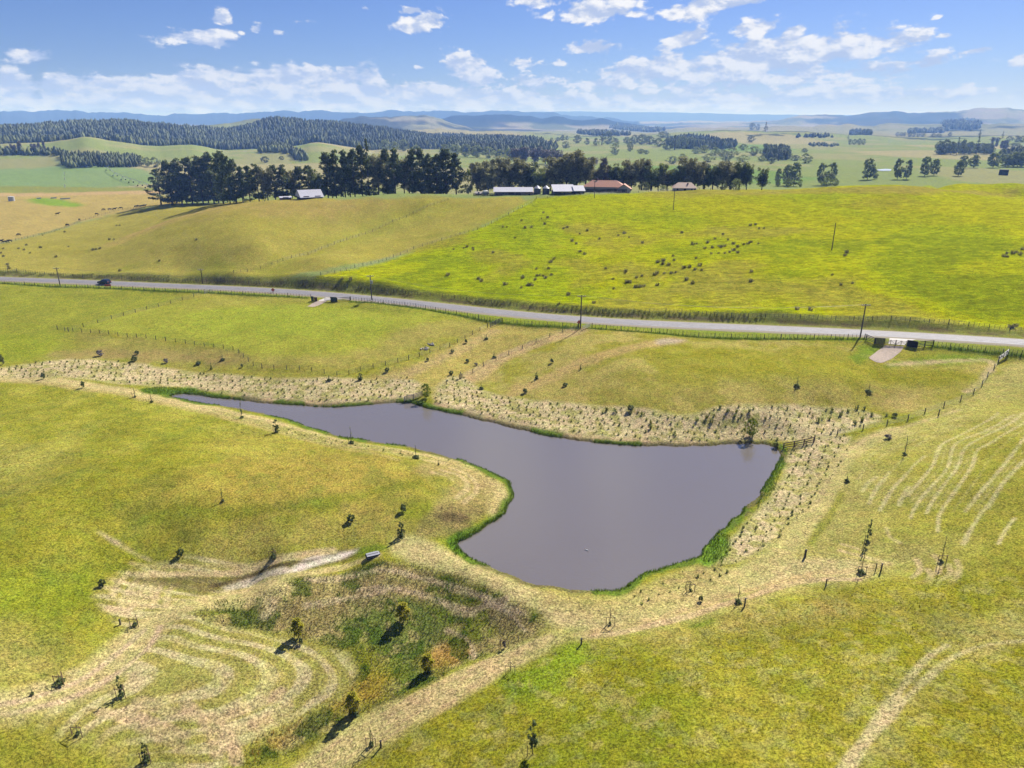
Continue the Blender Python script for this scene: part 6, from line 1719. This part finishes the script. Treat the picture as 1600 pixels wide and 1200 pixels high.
b.add(vs + [(x, y, z + .03) for x, y, z in vs], [(6,11,10,9,8,7)] + [(i, (i + 1) % 6, 6 + (i + 1) % 6, 6 + i) for i in range(6)]); obj('bottom_panel', b.mesh('bottom_panel', M['alu']), t)
for sg in (-1, 1): obj('rubbing_strip', _mb_box((2.2, .05, .06), M['alu']), t, (-.05, sg * .64, .2))
obj('keel', _mb_box((2.0, .05, .05), M['hull']), t, (-.1, 0, .49))
for (a_, b_, s_, lab) in ((661.5, 546, 2.2, 'larger pale limestone heap inside the paddock fence'), (675.5, 539, 1.5, 'smaller pale limestone heap up the same fence')):
    p = at_px(a_, b_); g = random.Random(int(a_)); t = thing('stone_heap', lab, 'stone heap', p)
    for i in range(9):
        bm = bmesh.new(); bmesh.ops.create_icosphere(bm, subdivisions=1, radius=.35)
        for v_ in bm.verts: v_.co *= g.uniform(.75, 1.2)
        me = bpy.data.meshes.new('stone'); bm.to_mesh(me); bm.free(); me.materials.append(M['stone'])
        obj('stone', me, t, (g.gauss(0, s_ * .35), g.gauss(0, s_ * .25), .12), g.uniform(0, 6), g.uniform(.6, 1.2))

# ------------------------------------------------------------------ young trees, stakes and guards
def small_plant(seed, leaf, h=1.0, w=.5, n=14, stem=True):
    g = random.Random(seed); tr = MB(); tr.tube((0, 0, 0), (0, 0, h * .9), .02, .008, 5); C = []; RAD = []
    for i in range(n):
        z = h * g.uniform(.25, 1); a_ = g.uniform(0, 6.28); w_ = w * .5 * math.sin(math.pi * min(.98, z / h * .8 + .1)) * g.uniform(.4, 1)
        C.append((math.cos(a_) * w_, math.sin(a_) * w_, z)); RAD.append(w * .16)
        if i % 2 == 0: tr.tube((0, 0, z * .75), C[-1], .008, .004, 3)
    V = cards(C, RAD, 18, w * .085, seed, .1)
    return tr.mesh('trunk', M['bark']), card_mesh('crown', V, M[leaf])
SAPL = {'green': [small_plant(s, 'dark_leaf', 1, .5) for s in (71, 72)], 'thin': [small_plant(s, 'mid_leaf', 1, .16, 8) for s in (73, 74)], 'bush': [small_plant(s, 'dark_leaf', 1, .95, 24) for s in (75, 76)],
      'grey': [small_plant(77, 'grey_twig', 1, .9, 20)], 'yellow': [small_plant(s, 'spring_leaf', 1, .62, 40) for s in (78, 79)], 'olive': [small_plant(80, 'shrub', 1, .9, 24)]}
def young(kind, px_, py_, top, wpx, label, guard=0, bush=0, group=None):
    """guard: number of stakes with a top rail; bush: small weedy foot of that many px"""
    p = at_px(px_, py_); h = max(.3, height_to(p, top)); k = ppm(p)
    t = thing('young_tree' if kind in ('green', 'thin', 'yellow') else 'shrub', label, 'young tree' if kind in ('green', 'thin', 'yellow') else 'shrub', p, 0, 1, group)
    tm, cm = SAPL[kind][int(px_) % len(SAPL[kind])]
    base_w = {'green': .5, 'thin': .16, 'bush': .95, 'grey': .9, 'yellow': .62, 'olive': .9}[kind]
    s_ = wpx / k / base_w
    if kind in ('bush', 'grey', 'olive'): s_ *= .78; h *= .8
    obj('trunk', tm, t, sc=(max(1, s_), max(1, s_), h)); obj('crown', cm, t, sc=(s_, s_, h))
    if guard:
        gh = 1.25
        offs = [(-.5, -.15), (.55, -.2), (.05, .5), (-.5, .4)][:guard]
        for x, y in offs: obj('stake', _mb_box((.06, .06, gh + .3), M['brown_timber']), t, (x, y, gh / 2 - .12))
        for i in range(len(offs) - 1):
            a_, b_ = Vector(offs[i] + (0,)), Vector(offs[i + 1] + (0,)); d_ = b_ - a_
            obj('guard_rail', _mb_box((d_.length + .1, .035, .06), M['brown_timber']), t, (a_ + b_) / 2 + Vector((0, -.08, gh - .02)), math.atan2(d_.y, d_.x))
    if bush:
        w_ = bush / k
        obj('weedy_foot', SAPL['bush'][0][1], t, sc=(w_, w_, .35 + .1 * w_))
    return t
Y_ = [
 ('green',190,1088,1057,9,'green-topped sapling in a three-stake guard on the striped stubble',3,12),
 ('green',229,1189,1160,10,'dark sapling in a guard at the very bottom of the photo',3,14),
 ('thin',94,1068,1049,4,'empty-looking guard in long grass beside the curving track',3,18),
 ('thin',211,978,964,4,'guard leaning over at the fork of the tracks',3,10),
 ('thin',122,1148,1128,5,'bent little guard in dark grass near the bottom-left',2,8),
 ('thin',51,1086,1072,3,'thin stake sapling in long grass left of the curving track',0,6),
 ('thin',88,1142,1130,2,'short lone stake sapling below the curving track',0,0),
 ('green',832,1178,1128,17,'tallest young tree, leafy with a dark stake and pale trunk sleeve',1,0),
 ('thin',580,1165,1132,5,'bare sapling in a guard at the lower paddock edge',3,10),
 ('thin',797,1052,1040,3,'small guard on the paddock edge below the dam',3,0),
 ('thin',953,976,948,3,'thin sapling in a wide guard on the dam',3,5),
 ('thin',1153,942,915,5,'leaning bare sapling by a dark post on the dam track',0,12),
 ('thin',1078,924,908,4,'mesh-like guard with a small sapling near the pond\'s right rim',4,4),
 ('green',1355,848,812,7,'leafy slender sapling on the mown slope above the V fence',1,8),
 ('thin',1345,896,852,4,'tall bare sapling standing in the V-shaped fence',2,14),
 ('thin',1470,879,834,4,'tall bare sapling alone on the right of the mown slope',2,8),
 ('thin',1413,711,681,5,'thin sapling with a dark top beside the swath lines',0,8),
 ('thin',1323,753,743,6,'small sapling in grey scrub at the edge of the right planting',0,9),
 ('green',427,872,854,4,'sapling in a frame guard above the bare ditch',3,12),
 ('bush',549,814,802,16,'dark round shrub in the middle of the brown slope',0,0),
 ('bush',630,800,786,14,'dark round shrub, upper of two beside the ditch end',0,0),
 ('green',627,838,816,12,'bushy sapling in a guard just above the dinghy',2,10),
 ('thin',348,784,762,4,'slim sapling alone in the tall left field',0,6),
 ('bush',283,867,856,14,'low shrub with stakes at the upper edge of the mown strip',0,0),
 ('bush',161,916,903,13,'dark shrub at the corner of the left field and stubble',0,0),
 ('green',432,676,656,10,'round-headed sapling on the left shore strip',1,8),
 ('thin',549,693,666,4,'spindly sapling against the water on the left shore',1,10),
 ('thin',650,716,693,4,'spindly sapling nearer the point of the left shore',1,12),
 ('thin',685,727,719,2,'short stake sapling just past the point of the left shore',0,4),
 ('green',378,653,630,3,'thin sapling at the narrow end of the pond',0,7),
 ('thin',211,621,606,4,'sapling in pale guard by the pond\'s narrow tip',1,5),
 ('thin',237,629,616,5,'sapling below the pond\'s narrow tip',0,6),
 ('bush',68,592,581,9,'green sapling shrub at the left end of the far planting',0,0),
 ('bush',130,606,594,8,'green shrub on the track left of the pond tip',0,0),
 ('olive',4,570,552,10,'grey-green shrub at the photo\'s left edge by the planting',0,0),
 ('grey',157,556,546,14,'dark twiggy heap in the brown pasture',0,0),
 ('bush',210,564,556,14,'dark slanting shrub right of the twiggy heap',0,0),
 ('bush',214,554,547,10,'small bright-topped shrub above the slanting shrub',0,0),
 ('grey',260,567,559,10,'grey shrub in the middle of the brown pasture',0,0),
 ('bush',310,569,564,12,'flat green shrub right of the grey shrub',0,0),
 ('thin',348,563,552,3,'staked sapling with dark foot near the fence bend',1,9),
 ('green',330,577,567,3,'dark narrow sapling at the top of the far planting',0,5),
 ('bush',378,574,568,6,'little shrub inside the fence bend',0,0),
 ('thin',514,595,585,3,'sapling with dark foot below the fence hollow',0,9),
 ('green',563,594,583,8,'bushy sapling below the lowest fence corner',1,8),
 ('bush',605,581,573,9,'dark shrub on the mown strip under the fence',0,0),
 ('bush',668,564,558,7,'small shrub halfway along the gully track',0,0),
 ('bush',707,551,545,8,'dark shrub on the pale track bank',0,0),
 ('bush',728,536,529,7,'shrub below the open steel gate, lower one',0,0),
 ('thin',760,530,521,3,'sapling below the open steel gate, upper one',1,7),
 ('thin',772,559,549,4,'bent sapling in the centre of the pale track',0,8),
 ('bush',705,586,578,9,'green shrub above the small willow',0,0),
 ('bush',730,566,560,9,'dark shrub beside the gully fence',0,0),
 ('grey',744,571,566,8,'dry shrub touching the gully fence',0,0),
 ('thin',752,608,600,3,'sapling with dark foot at the left foot of the knoll',0,9),
 ('bush',820,614,606,11,'dark shrub low on the left of the knoll',0,0),
 ('green',838,592,582,6,'pointed sapling on the left flank of the knoll',0,7),
 ('bush',862,567,559,8,'dark shrub high on the left of the knoll',0,0),
 ('bush',883,603,597,11,'low dark shrub at the end of the pale knoll path',0,0),
 ('thin',907,577,569,4,'faint dry sapling on the pale knoll path',0,4),
 ('bush',985,641,631,14,'round very dark bush at the foot of the knoll',0,0),
 ('thin',1245,604,588,4,'thin sapling with dark foot in the middle of the knoll',0,11),
 ('thin',1357,613,597,4,'thin sapling with dark foot at the right of the knoll',0,12),
 ('grey',1387,685,678,14,'grey shrub mound where the right slope begins',0,0),
 ('olive',1212,700,690,14,'dark round bush on the pond\'s right corner',0,0),
 ('olive',1398,652,644,11,'bushy clump on the slope fence near the planting',0,0),
 ('bush',470,1006,996,10,'dark low bush at the foot of the yellow-green sapling',0,0),
 ('yellow',467,996,968,19,'yellow-green young tree at the left edge of the swamp',2,0),
 ('yellow',631,972,944,22,'golden young tree in the middle of the green swamp',2,0),
 ('yellow',669,1050,1024,20,'yellow young tree at the lower right of the swamp',2,14),
 ('yellow',553,1115,1084,22,'yellow young tree in the orange sedge',2,18),
 ('grey',788,1012,1000,8,'grey twiggy sapling at the right end of the swamp',2,0),
 ('olive',1095,940,930,10,'weedy tuft on the dam between guard and leaning sapling',0,0),
]
for (kd, a_, b_, tp, w_, lab, gd, bs) in Y_: young(kd, a_, b_, tp, w_, lab, gd, bs)
for (a_, b_, tp, lab) in ((908,1007,998,'short dark post at the paddock corner below the pond'),(1163,948,935,'stout leaning post beside the leaning sapling'),(188,976,968,'thin post at the edge of the green left field'),(595,1168,1158,'dark post right of the guarded bare sapling'),
                          (1258,871,859,'dark end post at the upper tip of the V fence'),(1376,893,881,'dark end post at the right tip of the V fence'),(1466,650,640,'thin reddish post on the mown slope'),(720,592,581,'post where the gully fence meets the planting')):
    p = at_px(a_, b_); t = thing('fence_post', lab, 'post', p, group='single posts')
    b = MB(); b.tube((0, 0, -.3), (.03, 0, height_to(p, tp)), .11, .1, 8); obj('post', b.mesh('post', M['post']), t); obj('cap', _mb_box((.24, .24, .03), M['dark_timber']), t, (.03, 0, height_to(p, tp) + .016))
for kd, a_, b_, tp, w_, lab in (('yellow',666,622,598,17,'small fresh green willow at the end of the pond rail fence'),('yellow',1172,682,652,24,'larger yellow-green willow on the far shore near the right corner')):
    p = at_px(a_, b_); plant_tree(kd, p, height_to(p, tp), w_ / ppm(p), lab, None, int(a_), 'tree')

# ------------------------------------------------------------------ planted rows of young shrubs
def tuft_mesh(seed, mat, h=.5, w=.45, n=16):
    g = np.random.default_rng(seed); a_ = g.random(n) * 6.283; rr_ = g.random(n) ** .5 * w * .35
    bx_ = np.cos(a_) * rr_; by_ = np.sin(a_) * rr_; th_ = a_ + g.normal(size=n) * .4
    hh = h * (.6 + .5 * g.random(n)); out = w * .35 * g.random(n)
    pw = w * .10
    V = np.zeros((n, 4, 3))
    V[:, 0] = np.stack([bx_ - np.sin(th_) * pw, by_ + np.cos(th_) * pw, bx_ * 0], 1); V[:, 1] = np.stack([bx_ + np.sin(th_) * pw, by_ - np.cos(th_) * pw, bx_ * 0], 1)
    V[:, 2] = np.stack([bx_ + np.cos(th_) * out + np.sin(th_) * pw * .5, by_ + np.sin(th_) * out - np.cos(th_) * pw * .5, hh], 1); V[:, 3] = np.stack([bx_ + np.cos(th_) * out - np.sin(th_) * pw * .4, by_ + np.sin(th_) * out + np.cos(th_) * pw * .4, hh * .97], 1)
    return V.reshape(-1, 3)
shrub_V = [np.vstack([tuft_mesh(s, None, .55, .5, 12), cards([(0, 0, .28)], [.24], 16, .085, s)]) for s in (1, 2, 3)]
shrub_m = [card_mesh('shrub', v, M['shrub']) for v in shrub_V]
def rows_in(zone, along, across, ang, seed, keep=.9):
    P = U(zone); g = np.random.default_rng(seed)
    c = P.mean(0); ca, sa = math.cos(ang), math.sin(ang)
    Q = (P - c) @ np.array([[ca, -sa], [sa, ca]])
    lo, hi = Q.min(0), Q.max(0)
    X, Y = np.meshgrid(np.arange(lo[0], hi[0], along), np.arange(lo[1], hi[1], across)); Y = Y + 0 * X; X = X + (np.arange(Y.shape[0])[:, None] % 2) * along * .5
    X = X.ravel() + g.normal(size=X.size) * .22; Y = Y.ravel() + g.normal(size=Y.size) * .22
    m = inside(X, Y, Q) & (g.random(X.size) < keep)
    W_ = np.stack([X[m], Y[m]], 1) @ np.array([[ca, sa], [-sa, ca]]) + c
    k = poly_sd(W_[:, 0], W_[:, 1], pond) < -1.4
    return W_[k]
def joined_plants(name, P, templ, scales, mat, label):
    Z = ground_z(P[:, 0], P[:, 1]); g = np.random.default_rng(len(P)); n = len(P); parts = []
    which = g.integers(0, len(templ), n)
    for i, T_ in enumerate(templ):
        q = which == i; m = q.sum()
        if not m: continue
        a_ = g.random(m) * 6.283; ca, sa = np.cos(a_)[:, None], np.sin(a_)[:, None]; s = scales[q][:, None]
        X = (T_[None, :, 0] * ca - T_[None, :, 1] * sa) * s + P[q, 0][:, None]; Y = (T_[None, :, 0] * sa + T_[None, :, 1] * ca) * s + P[q, 1][:, None]
        Zz = T_[None, :, 2] * s * (.8 + .4 * g.random((m, 1))) + Z[q][:, None] - .02
        parts.append(np.stack([X, Y, Zz], -1).reshape(-1, 3))
    V = np.vstack(parts); me = card_mesh(name, V, mat)
    return obj(name, me, None, kind='stuff', label=label)
allp = []
ZL = {'far': ('young shrub in the straw-mulched planting on the pond\'s far-left bank', 'shrubs planted along the far-left bank'), 'point': ('young shrub in the straw-mulched planting along the pond\'s far shore', 'shrubs planted along the far shore'), 'east': ('young shrub in the straw-mulched planting right of the pond', 'shrubs planted right of the pond'),
      'south': ('small shrub in the sparse planting near the dam', 'shrubs planted near the dam'), 'west': ('tiny shrub on the strip along the left shore', 'shrubs planted along the left shore')}
for k, (al, ac, an, kp) in {'far': (1.55, 2.0, .05, .88), 'point': (1.5, 1.95, -.25, .9), 'east': (1.5, 1.8, 1.0, .88), 'south': (1.8, 2.0, .6, .7), 'west': (1.8, 1.6, -.6, .7)}.items():
    for q in rows_in(RZ[k], al, ac, an, len(k) * 7, kp): allp.append((q[0], q[1], k))
allp.sort(key=lambda t: t[0] ** 2 + t[1] ** 2)
small_scale = {'far': .78, 'point': .78, 'east': .7, 'south': .65, 'west': .55}
n_obj = 290
for i, (x, y, k) in enumerate(allp[:n_obj]):
    s = small_scale[k] * random.uniform(.65, 1.35)
    obj('shrub', shrub_m[i % 3], None, (x, y, gz(x, y) - .02), random.uniform(0, 6.28), (s * 1.1, s * 1.1, s * random.uniform(.7, 1.1)), label=ZL[k][0], category='shrub', group=ZL[k][1])
rest = allp[n_obj:]
for k in ('far', 'point', 'east'):
    L = np.array([(x, y) for x, y, z in rest if z == k])
    if len(L): joined_plants('planted_shrubs', L, shrub_V, small_scale[k] * (.6 + .8 * rng.random(len(L))), M['shrub'], 'the farther rows of ' + ZL[k][1])
# taller dark shrubs here and there in the far shore planting
for i, (a_, b_) in enumerate([(1017,660),(1017,668),(1054,676),(948,640),(961,641),(1003,646),(1125,636),(1136,642),(1150,644),(1148,650),(1171,642),(1104,652),(1089,656),(1112,658),(1300,640),(1325,642),(1339,637),(1350,638),(1347,656),(1313,648),(1362,648),(1296,654),(1278,657),(1336,661),(1385,648)]):
    p = at_px(a_, b_ + 2); s = random.uniform(1.2, 1.7)
    obj('shrub', shrub_m[i % 3], None, p, random.uniform(0, 6), (s, s, s * 1.15), label='taller dark shrub standing out in the straw-mulched planting on the far shore', category='shrub', group='taller shrubs in the far shore planting')

# ------------------------------------------------------------------ rush clumps on the bright hill and elsewhere
rush_V = [tuft_mesh(s, None, .8, 1.1, 30) for s in (11, 12, 13)]
rush_m = [card_mesh('rush_clump', v, M['rush']) for v in rush_V]
RUSH = [(49,682/1),]
def zr(L, ox=800, oy=160, d=4): return [(ox + a / d, oy + b / d) for a, b in L]
hill = zr([(197,690),(222,722),(185,728),(205,762),(122,782),(83,785),(345,782),(322,790),(472,802),(424,823),(375,868),(403,885),(547,855),(665,832),(702,820),(732,845),(815,880),(1062,815),(1490,770),(1522,765),(1575,788),(1545,790),(1320,825),(1268,855),(1350,860),(1130,888),(1155,885),(1222,878),(1252,910),(1205,915),(1290,900),(1310,905),(1330,900),(1385,885),(1410,905),(1385,925),(1360,938),(1330,945),(1290,945),(1410,940),(1445,890),(1475,885),(1495,875),(1538,885),(1245,948),(424,935),(455,950),(262,978),(240,1000),(1005,962),(1012,988),(945,990),(910,1000),(943,1010),(980,1015),(1150,975),(1075,1035),(1110,1030),(1143,1045),(1185,1050),(1022,1065),(995,1070),(950,1070),(892,1078),(905,1072),(812,1085),(778,1095),(711,1058),(585,1040),(632,1105),(720,1125),(738,1125),(775,1155),(800,1155),(825,1150),(908,1145),(635,1165),(228,1040),(152,1042),(68,1098),(247,1078),(155,1085),(170,1082),(195,1085),(210,1098),(145,1110),(58,1160),(95,1145),(110,1142),(130,1145),(1090,1110),(1130,1132),(1175,1020)])
hill += [(1569,401),(1574,402),(1583,396),(1588,394),(1594,398),(1597,390),(1573,396),(888,461),(873,475),(928,474),(883,485),(748,436),(700,430),(534,436),(548,437),(1245,484),(1266,485),(1580,512),(1587,510),(790,445),(752,440),(805,372),(815,345),(786,355),(792,355),(771,395),(725,388),(730,386),(739,388),(740,391),(709,390),(1174,440),(1174,425),(1320,400),(1323,395),(1300,430),(1314,445),(1332,443)]
hp = at_many(hill)
for i, p in enumerate(hp):
    s = random.uniform(.7, 1.35)
    obj('rush_clump', rush_m[i % 3], None, p - Vector((0, 0, .03)), random.uniform(0, 6), (s * 1.4, s * 1.2, s), label='dark rush clump dotted on the bright green hill', category='rush clump', group='rush clumps on the bright green hill')
for i, (a_, b_) in enumerate([(101,363),(67,368),(41,383.5),(37.5,391),(63.5,387.5),(47,396),(29,389),(5,389),(1.5,396),(5.5,401),(107.5,386),(87.5,402),(171,375),(178,375),(145,391),(150,390),(156,389),(249,408),(307,375),(187,424),(12,414),(13,417),(14,420),(182,353),(187,353)]):
    p = at_px(a_, b_); s = random.uniform(.8, 1.3)
    obj('rush_clump', rush_m[i % 3], None, p - Vector((0, 0, .03)), random.uniform(0, 6), (s * 1.2, s * 1.2, s), label='brown rush clump scattered on the tan hillside below the cattle', category='rush clump', group='rush clumps on the tan hillside')

# ------------------------------------------------------------------ reeds, sedge and rank grass
def blades(seed, h, w, n): return tuft_mesh(seed, None, h, w, n)
g_ = np.random.default_rng(77)
per = resample(np.vstack([pond, pond[:1]]), .11)
tan_ = np.gradient(per, axis=0); tan_ /= np.linalg.norm(tan_, axis=1)[:, None]; nor = np.stack([tan_[:, 1], -tan_[:, 0]], 1) * _sgn
amt = .25 + 1.0 * fbm(per[:, 0], per[:, 1], 6, 3, 12)
Rp = np.vstack([per + nor * (g_.random((len(per), 1)) * (k * amt[:, None]) - .2) for k in (.5, .9)])
extra = [scatter_in(U(L), .28, 90 + i, .8) for i, L in enumerate([[(1097,878),(1108,850),(1128,834),(1142,838),(1140,858),(1128,880)], [(697,852),(716,832),(737,834),(718,850),(728,866),(712,868)], [(215,609),(250,604),(300,607),(310,612),(285,617),(240,617)], [(1180,786),(1213,735),(1222,712),(1226,722),(1210,765),(1185,795)]])]
Rp = np.vstack([Rp] + extra)
Rp = Rp[(fbm(Rp[:, 0], Rp[:, 1], 7, 4, 101) > .44) | (np.arange(len(Rp)) > 2 * len(per))]
Rp = Rp[poly_sd(Rp[:, 0], Rp[:, 1], pond) < .25]
reed_V = [blades(s, .5, .42, 5) for s in (5, 6, 7)]
joined_plants('reeds', Rp, reed_V, .35 + .5 * g_.random(len(Rp)), M['reed'], 'lush green reeds and grass lining the pond edge')
swp = U([(300,962),(340,938),(420,925),(480,900),(560,885),(650,880),(740,905),(820,945),(855,970),(830,995),(740,1030),(700,1050),(640,1085),(560,1112),(480,1160),(400,1200),(370,1190),(400,1150),(470,1120),(545,1085),(560,1045),(540,1020),(480,1000),(400,985),(330,975)])
S_ = scatter_in(swp, .42, 41, .8)
core = U([(500,965),(560,950),(620,935),(680,950),(700,985),(690,1020),(660,1060),(600,1085),(580,1060),(600,1020),(540,1000)])
ng = fbm(S_[:, 0], S_[:, 1], 3.2, 3, 177); inc = inside(S_[:, 0], S_[:, 1], core)
gsel = (inc & (ng > .38)) | (ng > .58)
joined_plants('swamp_grass', S_[gsel], reed_V, .35 + .55 * g_.random(gsel.sum()), simple_mat('swamp_grass_leaf', (112, 140, 38), .9, var=.35, scale=.5, island=.5, spec=.1, transl=.4, up=1.5), 'tall green growth in the swampy hollow')
osel = inside(S_[:, 0], S_[:, 1], U([(560,1045),(600,1060),(590,1090),(520,1110),(440,1160),(400,1195),(370,1190),(400,1155),(470,1122),(545,1088)])) | inside(S_[:, 0], S_[:, 1], U([(650,1020),(700,1005),(738,1012),(725,1035),(670,1048)]))
joined_plants('sedge_grass', S_[osel & ~gsel], reed_V, .4 + .5 * g_.random((osel & ~gsel).sum()), M['sedge'], 'orange sedge at the lower end of the swamp')
dsel = ~gsel & ~osel
joined_plants('dry_grass', S_[dsel], reed_V, .3 + .4 * g_.random(dsel.sum()), M['straw'], 'dry straw-coloured growth round the swamp')
# rank grass in the unmown paddocks
def field_tufts(name, poly, spacing, seed, sc0, sc1, mat, label, thr=None):
    P = scatter_in(U(poly), spacing, seed, .85)
    if thr is not None:
        n = fbm(P[:, 0], P[:, 1], 5, 3, seed); P = P[n > thr]
    if len(P): joined_plants(name, P, tiny_V, sc0 + (sc1 - sc0) * np.random.default_rng(seed).random(len(P)), mat, label)
tiny_V = [blades(s, .2, .5, 5) for s in (8, 9, 10)]
field_tufts('field_grass', [(905,1004),(1000,1002),(1080,986),(1180,952),(1300,927),(1400,907),(1500,907),(1640,890),(1640,1210),(480,1210),(560,1190),(640,1145),(800,1055)], .75, 201, .4, .9, M['tuft'], 'rank grass over the paddock in front of the pond', .42)
field_tufts('field_grass', [(-20,602),(120,608),(240,624),(330,642),(430,667),(560,702),(650,722),(700,760),(640,800),(560,850),(330,868),(180,892),(170,960),(150,1000),(60,1055),(-20,1080)], .9, 202, .4, .9, M['tuft'], 'rank grass over the field left of the pond', .45)
field_tufts('straw_litter', [(300,965),(400,988),(480,1003),(540,1022),(560,1045),(545,1085),(470,1122),(400,1150),(360,1190),(200,1170),(160,1110),(200,1050)], .6, 203, .3, .7, M['straw'], 'loose straw lying on the striped stubble', .5)
def verge_tufts(name, lo, hi, side, n, seed, s0, s1, mat, label):
    g = np.random.default_rng(seed); i = g.integers(60, len(rr) - 60, n); T = np.gradient(rr[:, :2], axis=0)[i]; T /= np.linalg.norm(T, axis=1)[:, None]
    P = rr[i, :2] + np.stack([-T[:, 1], T[:, 0]], 1) * side * g.uniform(lo, hi, n)[:, None] + g.normal(size=(n, 2)) * .3
    P = P[fbm(P[:, 0], P[:, 1], 6, 3, seed) > .42]
    joined_plants(name, P, reed_V, s0 + (s1 - s0) * g.random(len(P)), mat, label)
verge_tufts('verge_grass', 5.2, 9.5, 1, 9000, 401, 0.4, 1.0, simple_mat('verge_leaf', (148, 150, 74), .9, var=.35, scale=.3, island=.5, spec=.1, transl=.4, up=1.5), 'rough grass on the bank beyond the road')
for L_ in ([(-60,441),(0,443),(100,449),(200,452),(320,457),(480,466)], [(548,472),(583,473),(650,481),(700,490),(760,502),(785,505),(850,510),(904,513)], [(925,513),(1000,519),(1060,524),(1100,527.5),(1200,530),(1320,530),(1351,530)], [(1458,542),(1480,544),(1560,552),(1600,556),(1680,563)]):
    q_ = resample(U(L_), .22); q_ = q_ + g_.normal(size=q_.shape) * .22
    joined_plants('fence_line_grass', q_, reed_V, .6 + .7 * g_.random(len(q_)), M['reed'], 'long green grass under the roadside fence')
for k in ('far', 'point', 'east'):
    field_tufts('straw_litter', RZ[k], .8, 210 + len(k), .35, .9, M['straw'], 'loose straw mulch between the planted shrubs', .45)
field_tufts('straw_litter', [(905,1000),(865,990),(740,1035),(690,1065),(640,1090),(570,1118),(500,1165),(470,1205),(540,1205),(620,1150),(700,1100),(790,1052)], .6, 215, .3, .7, M['straw'], 'loose straw on the mown strip below the dam', .5)
